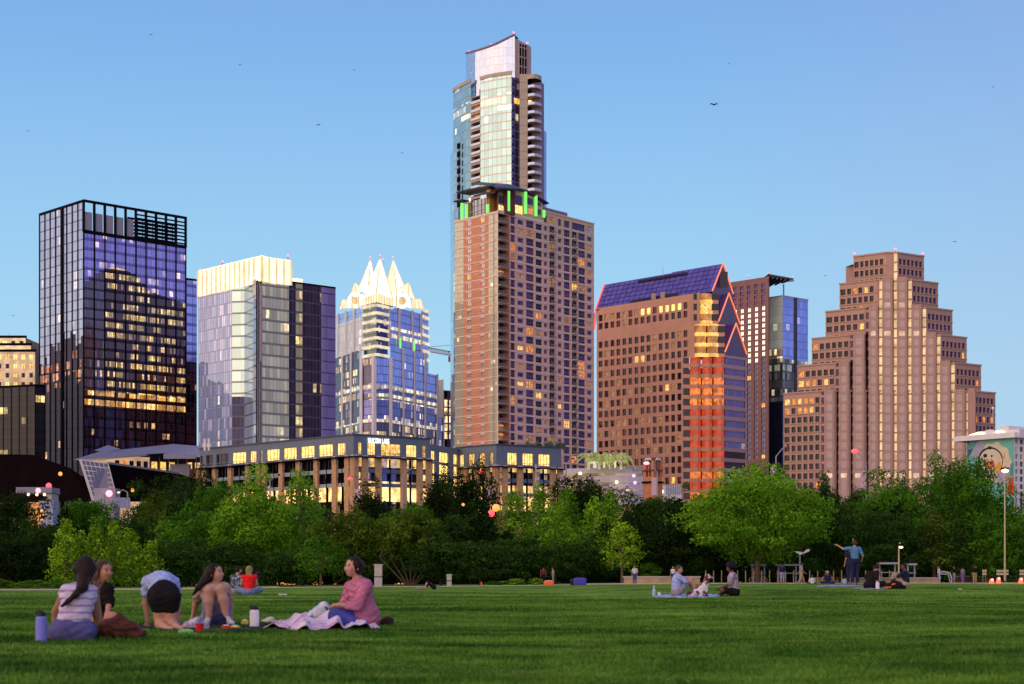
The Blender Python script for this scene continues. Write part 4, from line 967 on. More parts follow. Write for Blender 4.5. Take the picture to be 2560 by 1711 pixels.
# ===== brown gridded tower with flat canopy, and glass tower joined to it
def tower_i():
    D = 830; P = lambda px, Y=D: Vector(((px-CX)/F*Y, Y)); Z = lambda py, y=D: ZC+(HY-py)/F*y
    qx = lambda x: 1460+x*.3955; qy = lambda y: 640+y*.3955
    P0 = P(1921.5); b = Bld('hotel_tower', P0, 'brown gridded tower with pale window squares and flat roof canopy jutting right')
    PL = ext(P0, Vector((-2900-CX, F)).normalized(), 1822); Fc = Face(PL, P0); zt = Z(691.5); m = MB()
    xs = [942, 985, 1030, 1075, 1120]; cols = [(Fc.fu(qx(x)), Fc.fu(qx(x+24))) for x in xs]; rows = []
    ys = [195-14, 218, 255, 290]+[290+36.5*i for i in range(1, 12)]+[290+36.5*i for i in range(12, 30)]
    ys = [180+36.2*i for i in range(0, 31)]
    for y in ys[::-1]: rows.append((Z(qy(y+14)), Z(qy(y-12))))
    wallholes(m, Fc, 0, Fc.L, GZ, zt, cols, rows, M['brown'], .5); b.one('grid_wall', m)
    n = len(rows)
    for j, (a, c) in enumerate(rows):
        k = n-1-j
        for i, (u, v) in enumerate(cols):
            g_ = (M['wplum'] if k > 1 else M['wdark']) if k < 4 else (M['wpale'] if k < 14 - (i == 4) else (M['wlit'] if R.random() < .08 else M['wslate']))
            b.part('window', window(Fc, u, v, a, c, g_, M['wframe'], .45, 1), 1 if k < 20 else 0)
    m = MB(); Fr = Face(P0, P(1923.5, D+12)); quadF(m, Fr, 0, Fr.L, GZ, zt, M['browndk']); back(m, [P(1923.5, D+12), P(1900, D+50), PL], GZ, zt, M['browndk']); roofcap(m, [PL, P0, P(1923.5, D+12), P(1900, D+50)], zt, M['roof']); b.one('side_wall', m)
    # canopy
    m = MB(); A, B_ = Vector((PL.x+14, PL.y-4, zt)), Vector((P0.x, P0.y, zt)); c1 = W(1984, 700, D+26); c2 = W(1972, 701, D+48)
    m.idx([B_+Vector((0, 0, 0)), c1, c2, B_+Vector((-4, 45, 0)), B_+Vector((0, 0, 1.2)), c1+Vector((0, 0, .7)), c2+Vector((0, 0, .7)), B_+Vector((-4, 45, 1.2))], [(0, 1, 2, 3), (7, 6, 5, 4), (0, 4, 5, 1), (1, 5, 6, 2), (2, 6, 7, 3)], M['browndk'])
    for i in range(7):
        t = i/6; p = B_.lerp(c1, t); r = (B_+Vector((-4, 45, 0))).lerp(c2, t); m.tube(p-Vector((0, 0, .5)), r-Vector((0, 0, .5)), .4, .4, M['mauve2'], 4)
    b.one('roof_canopy', m)
    m = MB(); p = W(qx(1262), qy(180), D+24); m.tube(p, (p.x, p.y, Z(qy(250), D+24)), .35, .35, M['ltmetal'], 6); b.one('canopy_post', m)
    for px_, dy in ((1921, 0), (1870, 8), (1983, 26)): p = P(px_, D+dy); b.part('warning_light', beacon(p, zt+1 if px_ < 1950 else c1.z+.6, .7))
    b.done()
    gj1 = glass('pale_mint_glass', (.74, .92, .84), 2.6, 3.9, .05, (1, .9, .6), 1.0, band=.1, bandc=(.6, .78, .72), lw=.12, linec=(.5, .62, .6), jit=.012, metal=.15)
    gj2 = glass('blue_violet_glass', (.34, .45, .88), 2.6, 3.9, .05, (1, .72, .5), 1.1, band=.12, bandc=(.25, .32, .65), lw=.12, linec=(.2, .22, .5), jit=.012)
    gj3 = glass('rippled_city_glass', (.24, .27, .26), 1.7, 3.9, .3, (1, .9, .55), .55, band=.16, bandc=(.07, .09, .12), lw=.1, linec=(.08, .1, .14), jit=.2, var=.8, metal=.3)
    gj4 = glass('deep_blue_glass', (.07, .11, .24), 2, 3.9, .10, (1, .62, .3), .9, band=.15, lw=.12, jit=.05)
    gjo = glass('gold_speck_glass', (.7, .66, .45), 1.6, 3.9, .5, (1, .85, .4), .9, band=.1, lw=.1, jit=.1, var=.4, metal=.3)
    b, _ = simple_glass_block('glass_tower', 1956.5, 838, 1922, 2020, 741, [(None, 1003, gj4), (1003, 895, gj3), (895, 872, gjo), (872, None, gj1)], [(None, 985, gj4), (985, 897, gj3), (897, None, gj2)], 'glass tower with mint left face and blue right face, beside the brown gridded tower', fm=M['ltmetal'], cap=.5)
    P_ = Vector(((1956.5-CX)/F*838, 838)); Fr = Face(P_, ext(P_, Vector((6100-CX, F)).normalized(), 2020)); m = MB(); u = Fr.fu(1986)
    m.obox(Fr.O, Fr.u, Fr.n, (u, u+1.6), (.02, .5), (GZ, ZC+(HY-748)/F*848), glass('olive_seam_glass', (.35, .38, .22), 1.5, 3.9, .2, (1, .8, .2), .8, band=.1)); b.one('corner_seam', m); b.done()
M['brown'] = solid('brown_panel', (.27, .14, .13), .7, .1, .3); M['browndk'] = solid('dark_brown_panel', (.12, .065, .075), .7, .1, .3)
M['wpale'] = glass('pale_mirror_window', (1, .97, .95), 3, 3, 0, band=0, lw=0, jit=.03, metal=.95, var=.06); M['wslate'] = glass('slate_window_glass', (.10, .12, .22), 3, 3, 0, band=0, lw=0, jit=.05, metal=.7)
tower_i()

M['goldstrip'] = emis('gold_lit_strip', (1, .64, .32), .80, .35, .25)
# ===== stepped pyramid tower
def tower_k():
    D = 600; P = lambda px, Y=D: Vector(((px-CX)/F*Y, Y)); Z = lambda py, y=D: ZC+(HY-py)/F*y
    qx = lambda x: 1920+x*.42105; qy = lambda y: 600+y*.42105
    b = Bld('stepped_tower', P(2238), 'taupe stone tower stepping up like a pyramid, with lit vertical glass strips')
    ul = Vector((-4200-CX, F)).normalized(); ur = Vector((7800-CX, F)).normalized()
    # tiers: left end, chamfer from, chamfer to, right end, roof height at the chamfer
    T = [(508, 700, 768, 926, 80), (425, 645, 852, 1010, 243), (342, 590, 940, 1095, 408), (260, 497, 1025, 1180, 572), (175, 412, 1110, 1265, 738), (92, 325, 1197, 1350, 905)]
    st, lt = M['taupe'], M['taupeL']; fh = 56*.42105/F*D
    gstrip = glass('lit_gold_strip', (.8, .55, .28), 1.2, fh, .75, (1, .62, .28), 1.1, band=.12, bandc=(.5, .3, .15), lw=.06, jit=.03, rowlit=.1)
    gdark = glass('black_strip_glass', (.05, .03, .05), 1.2, fh, .05, (1, .5, .12), 1.1, band=.28, bandc=(.2, .12, .12), lw=.06, jit=.03)
    gpan = glass('dusky_panel_glass', (.42, .30, .285), 3.2, fh, .22, (1, .62, .32), 1.1, band=.42, bandc=(.44, .30, .26), lw=.05, jit=.01, metal=.12, rowlit=.95, var=.06, bars=False, rough=.25)
    for k, (xl, xa, xb, xr, yt) in enumerate(T):
        A, B_ = P(qx(xa), D-k*.4), P(qx(xb), D-k*.4); PL, PR = ext(A, ul, qx(xl)), ext(B_, ur, qx(xr)); zt = Z(qy(yt)); z0 = Z(qy(T[k][4]+3.2*56)) if k < 5 else GZ
        # walls of this tier: left
        for side, Fc, ncol in (('l', Face(PL, A), 6), ('r', Face(B_, PR), 6)):
            m = MB(); w = Fc.L/(ncol+.6); cols = [(Fc.L*.02 if (side == 'l' and i == 0) else w*(i+.35), w*(i+1.05)) for i in range(ncol)]
            if side == 'r': cols = [(w*(i+.4), w*(i+1.12)) for i in range(ncol)]
            rows = []; z = zt-1.75
            while z-1.9 > z0: rows.append((z-2.0, z)); z -= fh
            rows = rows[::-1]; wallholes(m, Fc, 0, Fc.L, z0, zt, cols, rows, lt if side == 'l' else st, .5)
            for (a, c) in rows: m.obox(Fc.O, Fc.u, Fc.n, (0, Fc.L), (.02, .25), (a-.35, a-.1), M['sill'])
            m.obox(Fc.O, Fc.u, Fc.n, (-.1, Fc.L+.1), (-.3, .3), (zt, zt+.5), lt); b.one('stone_wall', m)
            for j, (a, c) in enumerate(rows):
                rl = R.random() < .18
                for (u, v) in cols:
                    r = R.random(); gm = M['worg'] if (rl and r < .5) or r < .02 else M['wlit'] if (rl and r < .65) or r < .04 else (M['wnavy'] if side == 'l' else M['wdark'])
                    b.part('window', window(Fc, u, v, a, c, gm, M['wframe'], .45, 0), 1 if a > Z(1110) else -1)
        m = MB(); quadF(m, Face(A, B_), 0, Face(A, B_).L, z0, zt, lt, .01); m.obox(A, Face(A, B_).u, Face(A, B_).n, (0, Face(A, B_).L), (-.3, .3), (zt, zt+.5), lt); b.one('stone_wall', m)
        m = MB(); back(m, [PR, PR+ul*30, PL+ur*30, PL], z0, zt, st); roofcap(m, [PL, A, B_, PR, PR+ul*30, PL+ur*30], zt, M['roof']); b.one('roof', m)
    # staggered centre: wide stone piers between recessed vertical strips
    xs = [325, 412, 497, 590, 670, 757, 843, 928, 1013, 1098, 1185]
    def top(x):
        for (xl, xa, xb, xr, yt) in T:
            if xa-4 <= x <= xb+4: return Z(qy(yt))
        return Z(qy(905))
    edges = sorted(set(xs+[700, 852, 940, 1025, 1110, 1197]))
    for i in range(len(xs)):
        x0 = xs[i]; x1 = xs[i+1]-14 if i+1 < len(xs) else 1197
        zt = min(top(x0+20), top(x1-10)); Fc = Face(P(qx(x0+10), D-2.6), P(qx(x1-6), D-3.0)); m = MB()
        quadF(m, Fc, 0, Fc.L, GZ, zt+.3, gpan); m.obox(Fc.O, Fc.u, Fc.n, (-.1, .55), (-2.5, .25), (GZ, zt+.9), lt); m.obox(Fc.O, Fc.u, Fc.n, (Fc.L-.55, Fc.L+.1), (-2.5, .25), (GZ, zt+.9), st)
        z = zt
        while z > Z(1180): m.obox(Fc.O, Fc.u, Fc.n, (.5, Fc.L-.5), (.02, .12), (z-.9, z), M['taupeP']); z -= fh
        m.obox(Fc.O, Fc.u, Fc.n, (0, Fc.L), (-2.4, .1), (zt, zt+.9), lt); b.one('pier_bay', m)
    for i, x in enumerate(xs):
        zt = top(x); Fc = Face(P(qx(x-9), D-1.9), P(qx(x+11), D-2.6)); m = MB(); quadF(m, Fc, 0, Fc.L, GZ, zt, M['goldstrip'] if i >= 4 else gdark); z = zt
        while z > GZ+fh and i >= 4: m.obox(Fc.O, Fc.u, Fc.n, (0, Fc.L), (.02, .15), (z-.55, z), M['sill']); z -= fh
        b.one('glass_strip', m)
    for px_, py_ in ((2135.5, 644), (2238, 633), (2307, 643)):
        p = P(px_, D+(15 if px_ != 2238 else 0)); b.part('warning_light', beacon(p, Z(py_, p.y)+.5, 1.0))
    b.done()
M['taupeL'] = solid('light_tinted_taupe_stone', (.47, .295, .24), .75, .08, .3); M['sill'] = solid('pale_sill', (.48, .30, .22), .7, .05); M['taupeP'] = solid('spandrel_stone', (.46, .31, .27), .7, .06, .3)  # paler taupe copy carries light from the left in its colour
tower_k()

# ===== white block with a painted mural at the right edge
def bld_l():
    D = 400; P = lambda px, Y=D: Vector(((px-CX)/F*Y, Y)); Z = lambda py, y=D: ZC+(HY-py)/F*y
    qx = lambda x: 2380+x*.13393; qy = lambda y: 1060+y*.13393
    P0 = P(2535.5); b = Bld('mural_building', P0, 'white apartment block with colourful wall mural, cut by the right edge of the photo')
    PL = ext(P0, Vector((-2300-CX, F)).normalized(), 2417); PR = P(2660, 412); LF, RF = Face(PL, P0), Face(P0, PR); zt = Z(qy(262))
    m = MB(); quadF(m, LF, 0, LF.L, GZ, zt, M['teal']); b.one('mural_wall', m)
    def shape(name, pts, mat, out):
        m = MB(); V = []
        for x, y in pts: u = LF.fu(qx(x)); V.append(LF.at(u, ZC+(HY-qy(y))/F*(LF.O.y+LF.u.y*u), out))
        m.face(V, mat); return m
    def blob(cx, cy, rx, ry, mat, out, n=26, lob=0, amp=0): return shape('', [(cx+rx*(1+amp*math.cos(lob*2*math.pi*i/n))*math.cos(-2*math.pi*i/n), cy-ry*(1+amp*math.cos(lob*2*math.pi*i/n))*math.sin(-2*math.pi*i/n)*-1) for i in range(n)], mat, out)
    cr_, pk, bk, rd, og, nv = (solid(n_, c, .8, .1, .8) for n_, c in (('mural_cream', (.62, .56, .42)), ('mural_lilac', (.36, .34, .48)), ('mural_black', (.02, .015, .03)), ('mural_red', (.75, .05, .02)), ('mural_orange', (.72, .33, .03)), ('mural_navy', (.05, .12, .22))))
    mm = MB()
    for g in (shape('', [(285, 300), (490, 300), (340, 580), (285, 640)], nv, .02), shape('', [(480, 300), (620, 300), (560, 500), (430, 700), (360, 560)], pk, .02), blob(800, 720, 300, 370, cr_, .04, 60, 9, .06), blob(960, 1000, 130, 150, pk, .05), shape('', [(1070, 1010), (1150, 990), (1150, 1330), (1020, 1300)], rd, .05),
              blob(720, 690, 235, 255, bk, .06, 40), blob(728, 705, 212, 238, cr_, .08, 40), shape('', [(900, 690), (935, 850), (800, 910), (770, 870), (820, 790)], og, .10), shape('', [(1000, 540), (990, 620), (945, 700), (940, 650)], og, .10), shape('', [(960, 800), (1010, 780), (1010, 860), (965, 865)], og, .10),
              blob(625, 595, 38, 36, bk, .10), blob(745, 600, 20, 20, bk, .10), blob(710, 450, 42, 30, bk, .10), shape('', [(650, 700), (700, 690), (720, 715), (750, 685), (790, 700), (780, 770), (720, 840), (660, 830)], rd, .10), blob(700, 765, 40, 30, og, .12), blob(735, 890, 34, 36, M['teal'], .10)): mm.add(g)
    for k in range(6):
        mm.add(shape('', [(290+k*30, 330+0*k), (304+k*30, 330), (304+k*30-60, 470+0), (290+k*30-60, 470)] if k > 1 else [(290, 400+k*70), (400, 360+k*70), (400, 374+k*70), (290, 414+k*70)], M['teal'], .04))
        mm.add(shape('', [(1090, 760+k*40), (1145, 720+k*40), (1145, 736+k*40), (1090, 776+k*40)], nv, .05))
    b.one('painted_figure', mm)
    m = MB(); cols = [(RF.L*(.02+i*.085), RF.L*(.02+i*.085)+(1.1 if i % 2 == 0 else 2.1)) for i in range(10)]; u0 = RF.fu(qx(1185))
    cols = [(RF.fu(qx(1185)), RF.fu(qx(1225))), (RF.fu(qx(1270)), RF.fu(qx(1330)))]+[(RF.fu(qx(1370+i*90)), RF.fu(qx(1425+i*90))) for i in range(7)]
    rows = sorted([(Z(qy(y+45)), Z(qy(y-45))) for y in [327+140*i for i in range(14)]]); wallholes(m, RF, 0, RF.L, GZ, zt, cols, rows, M['white'], .35); b.one('white_wall', m)
    for (u, v) in cols:
        for (a, c) in rows: b.part('window', window(RF, u, v, a, c, R.choice([M['wdark'], M['wdark'], M['wdark'], M['wdim']]), M['wframe'], .3, 1), -u)
    m = MB(); m.obox(LF.O, LF.u, LF.n, (-3, LF.L+1), (-12, 1.2), (zt, zt+1.2), M['white']); m.obox(RF.O, RF.u, RF.n, (0, RF.L), (-1.5, 1.4), (zt+.01, zt+1.9), M['white']); m.obox(RF.O, RF.u, RF.n, (.2, RF.L), (-4, -1.6), (zt+1.2, zt+2.9), M['white']); b.one('roof_slab', m)
    for x, mt_ in ((520, M['whot']), (710, M['white']), (880, M['whot'])):
        u = LF.fu(qx(x)); m = MB(); p = LF.at(u, zt+1.1, 0)
        for s in range(12):
            a, c = math.pi*s/12, math.pi*(s+1)/12; r, h = 1.8, 1.25 if x == 710 else .9
            V = [(-r*math.cos(a), h*math.sin(a)), (-r*math.cos(c), h*math.sin(c))]
            m.face([p+Vector((V[0][0]*LF.u.x, V[0][0]*LF.u.y, V[0][1])), p+Vector((V[1][0]*LF.u.x, V[1][0]*LF.u.y, V[1][1])), p+Vector((V[1][0]*LF.u.x, V[1][0]*LF.u.y+6, V[1][1])), p+Vector((V[0][0]*LF.u.x, V[0][0]*LF.u.y+6, V[0][1]))], mt_)
            m.face([p, p+Vector((V[0][0]*LF.u.x, V[0][0]*LF.u.y, V[0][1])), p+Vector((V[1][0]*LF.u.x, V[1][0]*LF.u.y, V[1][1]))], mt_)
        b.part('roof_vault', m)
    m = MB(); m.tube(RF.at(3, zt+4, -8), RF.at(3, zt+8, -8), .1, .06, M['ltmetal'], 5); m.ball(RF.at(3, zt+7.5, -8), .35, M['white']); b.one('antenna', m)
    b.done()
M['teal'] = solid('mural_teal', (.16, .46, .40), .8, .12, .3)
bld_l()

# ===== small things between the towers
def between():
    b, _ = simple_glass_block('unfinished_building', 1100, 1000, 1085, 1132, 975, None, None, 'small half-built tower with work lights, behind the white spired tower')
    P0 = Vector(((1085-CX)/F*1000, 1000)); P1 = Vector(((1134-CX)/F*1005, 1005)); Fc = Face(P0, P1); m = MB(); Z = lambda py: ZC+(HY-py)/F*1000
    lit = emis('work_lights', (1, .72, .4), 1.1, .9, .35)
    for k in range(12):
        z = Z(975)-k*4.6; m.obox(Fc.O, Fc.u, Fc.n, (0, Fc.L), (-8, 0), (z-.5, z), M['browndk']); quadF(m, Fc, 0, Fc.L, z-4.6, z-.5, lit if 0 < k < 6 or k > 9 else M['wnavy'], -3)
        for j in range(5): m.obox(Fc.O, Fc.u, Fc.n, (Fc.L*j/4-.4, Fc.L*j/4+.4), (-1, -.1), (z-4.6, z-.5), M['browndk'])
    b.one('open_floor', m); b.done()
    r = root('tower_crane', (W(1112, 1000, 1010).x, 1010, GZ), 'red and white tower crane jib reaching between two towers', 'crane')
    m = MB(); A, B_ = W(1070, 879, 990), W(1146, 893, 1015); top = Vector((0, 0, 2.2)); n = 14
    for i in range(n):
        p, q_ = A.lerp(B_, i/n), A.lerp(B_, (i+1)/n); mt_ = M['redsteel'] if i > 8 else M['whitesteel']
        m.tube(p, q_, .35, .35, mt_, 4); m.tube(p+top, q_+top, .35, .35, mt_, 4); m.tube(p, (p+q_)/2+top, .25, .25, mt_, 4); m.tube((p+q_)/2+top, q_, .25, .25, mt_, 4)
    m.build('jib', r)
    m = MB(); p = A.lerp(B_, .75); m.box((p.x, p.y, p.z-3.5), (3, 2, 3), M['redsteel']); m.build('counterweight', r)
    m = MB(); m.tube(W(1070, 868, 990), W(1146, 862, 1015), .12, .12, M['dkmetal'], 4); m.build('cable', r)
    m = MB(); q_ = A.lerp(B_, .93); m.tube((q_.x, q_.y, GZ), (q_.x, q_.y, q_.z+6), .9, .9, M['redsteel'], 4); m.build('mast', r)
M['redsteel'] = solid('red_steel', (.5, .05, .05), .5); M['whitesteel'] = solid('white_steel', (.75, .6, .55), .5)
between()
# ===== long low offices with slate parapet, stone piers and lit windows
def offices():
    def wing(name, label, px, D, pl, pr, pyt, rowsL, baysL, baysR, sign=False, vl=-2820, vr=7000, lit=1.0):
        PL, P0, PR, PB = corner(px, D, pl, pr, vl, vr); b = Bld(name, P0, label); H0 = P0.y
        k = D/430.0; Z = lambda py: ZC+(HY-py)/F*H0; zt = Z(pyt); y0 = pyt
        LF, RF = Face(PL, P0), Face(P0, PR)
        # storeys below the parapet in pixels at the corner: top windows, terrace line, two dark storeys, lit ground storeys
        zw1, zw0 = Z(y0+18), Z(y0+47); zl = Z(y0+53); s1, s0 = Z(y0+57), Z(y0+82); t1, t0 = Z(y0+92), Z(y0+118); u1, u0_ = Z(y0+127), Z(y0+153)
        sp = M['stonepier']; nv = M['navy']
        for Fc, bays in ((LF, baysL), (RF, baysR)):
            m = MB(); cols = []
            edges = [Fc.fu(p) for p in bays]  # pier centres
            pw = .55*k+.3
            for a, c in zip(edges, edges[1:]): cols.append((a+pw*1.0, c-pw*1.0))
            cols = [(max(.1, a), min(Fc.L-.1, c)) for a, c in cols if c-a > .8 and c > .3 and a < Fc.L]
            wallholes(m, Fc, 0, Fc.L, zl, zt, cols, [(zw0, zw1)], nv, .5)
            m.obox(Fc.O, Fc.u, Fc.n, (-.3, Fc.L+.3), (-.4, .25), (zt, zt+.35), M['navy2']); b.one('parapet_wall', m)
            for (a, c) in cols:
                u = (a+c)/2; hot = True if (Fc is not LF or u > Fc.L*.22 or lit > 1) else False
                if not hot: b.part('window', window(Fc, a, c, zw0, zw1, M['wnavy'], M['navy2'], .45, 2), 2)
                else: b.part('window', window(Fc, a, c, zw0, zw1, M['wyel'] if R.random() < .8 else M['wlit'], M['wframe'], .45, 3), 3)
            m = MB(); m.obox(Fc.O, Fc.u, Fc.n, (-.6, Fc.L+.6), (-.2, 1.3), (zl-.25, zl), M['dkmetal'])
            for j in range(int(Fc.L/1.6)): m.obox(Fc.O, Fc.u, Fc.n, (j*1.6, j*1.6+.06), (1.15, 1.22), (zl, zl+.9), M['greyrail'])
            m.obox(Fc.O, Fc.u, Fc.n, (0, Fc.L), (1.15, 1.22), (zl+.85, zl+.95), M['greyrail']); b.one('terrace', m)
            for e in edges:
                m = MB(); m.obox(Fc.O, Fc.u, Fc.n, (e-pw, e+pw), (-.3, .3), (GZ, zl-.25), sp); b.part('stone_pier', m)
                if 0 < e < Fc.L: m = MB(); m.obox(Fc.O, Fc.u, Fc.n, (e-pw*.8, e+pw*.8), (.02, .45), (zl, zw0-.2), M['lintel']); b.part('low_pier', m)
            # recessed glazed storeys with slate floor bands
            m = MB(); Fi = Face(Fc.at(0, 0, -1.0), Fc.at(Fc.L, 0, -1.0))
            for (a, c) in ((s0, s1+1.2), (t0, t1)): quadF(m, Fi, 0, Fi.L, a, c, M['offglass'] if (Fc is RF or lit > 1) else M['offdark'])
            quadF(m, Fi, 0, Fi.L, u0_-1, u1, M['offlit']); quadF(m, Fi, 0, Fi.L, GZ, u0_-1, M['offdark']); b.one('glass_wall', m)
            m = MB()
            for (a, c) in ((t1, s0), (u1, t0)): m.obox(Fc.O, Fc.u, Fc.n, (0, Fc.L), (-1.2, -.35), (a, c), M['navy3'] if Fc is RF or lit > 1 else M['palesteel'])
            b.one('floor_band', m)
            for e0, e1 in zip(edges, edges[1:]):
                m = MB(); u = (e0+e1)/2; m.obox(Fc.O, Fc.u, Fc.n, (u-.08, u+.08), (-.9, -.2), (GZ, zl-.3), M['dkmetal'])
                if e1-e0 > 4: b.part('mullion', m)
        m = MB(); roofcap(m, [PL, P0, PR, PB], zt, M['roof']); back(m, [PR, PB, PL], GZ, zt, M['navy2']); b.one('roof', m)
        return b, LF, RF, zt, Z
    sx = lambda x: 480+x*.2806
    b, LF, RF, zt, Z = wing('office_building', 'long low office building with slate parapet, lit top windows and illuminated white name sign', 884, 430, 500, 1075.5, 1088, None,
        [sx(x) for x in (60, 110, 200, 340, 497, 590, 645, 795, 948, 1107, 1272, 1383, 1435)], [884+i for i in (4, 28, 62, 125, 165, 188)])
    # sign letters
    cu = bpy.data.curves.new('sign_letters', 'FONT'); cu.body = 'SILICON LABS'; cu.size = 1.55; cu.extrude = .06; cu.space_character = 1.12
    to = bpy.data.objects.new('sign_letters', cu); COL.objects.link(to); bpy.context.view_layer.update()
    me = bpy.data.meshes.new_from_object(to.evaluated_get(bpy.context.evaluated_depsgraph_get())); bpy.data.objects.remove(to); bpy.data.curves.remove(cu)
    co = np.array([v.co[:] for v in me.vertices]); w = co[:, 0].max()
    ua, ub = RF.fu(918), RF.fu(971); s = (ub-ua)/w; mm = MB(); V = [RF.at(ua+c[0]*s, zt-1.75+c[1]*1.15, .35+c[2]) for c in co]
    mm.idx(V, [tuple(p.vertices) for p in me.polygons], glow('white_sign_light', (1, .96, .95), 2.2)); b.one('sign_letters', mm, 'white illuminated letters'); bpy.data.meshes.remove(me)
    for px in (512, 522):
        m = MB(); p = W(px, 1118, 470); m.tube((p.x, p.y, zt-1), (p.x, p.y, p.z+2.2), .35, .35, M['white'], 6); m.box((p.x, p.y, p.z), (1.2, .5, .8), M['white']); b.part('roof_antenna', m)
    b.done()
    b, *_ = wing('office_building', 'right wing of the low slate-topped offices, its top row of windows brightly lit', 1240.5, 452, 1143, 1403, 1113, None,
        [1143, 1165, 1192, 1218, 1238], [1243, 1262, 1300, 1340, 1382, 1400], vl=-2700, vr=7600, lit=2)
    b.done()
    P0, P1 = Vector(((1074-CX)/F*446, 446)), Vector(((1146-CX)/F*462, 462)); b = Bld('office_link', P0, 'recessed lit link between the two wings of the slate-topped offices')
    Fc = Face(P0, P1); Z = lambda py: ZC+(HY-py)/F*452; m = MB(); cols = [(Fc.L*.04, Fc.L*.2), (Fc.L*.33, Fc.L*.66), (Fc.L*.82, Fc.L*.98)]
    rows = [(Z(1240), Z(1222)), (Z(1212), Z(1192)), (Z(1186), Z(1162)), (Z(1156), Z(1131))]
    wallholes(m, Fc, 0, Fc.L, GZ, Z(1115), cols, rows, M['navy'], .5); b.one('wall', m)
    for c in cols:
        for r in rows: b.part('window', window(Fc, *c, *r, M['wyel'], M['wframe'], .45, 2), 1)
    m = MB(); roofcap(m, [P0, P1, P1+Vector((0, 20)), P0+Vector((0, 20))], Z(1115), M['roof']); b.one('roof', m); b.done()
M['stonepier'] = solid('mixed_limestone', (.50, .31, .17), .85, .35, 1.6, bump=.2); M['navy2'] = solid('slate_coping', (.06, .075, .11), .5); M['navy3'] = solid('slate_band', (.12, .15, .25), .5, .08)
M['palesteel'] = solid('pale_steel_band', (.30, .36, .44), .5, .08)
M['offglass'] = glass('office_glass', (.13, .15, .32), 1.3, 3, .85, (1, .55, .13), 1.5, band=.04, lw=.1, linec=(.03, .03, .05), jit=.03, seed=11); M['offdark'] = glass('dark_office_glass', (.06, .05, .08), 1.3, 3, .12, (1, .5, .15), .7, band=.04, lw=.1, jit=.03, seed=12)
M['offlit'] = emis('lit_lobby', (1, .56, .18), 1.8, .5, .5)
offices()

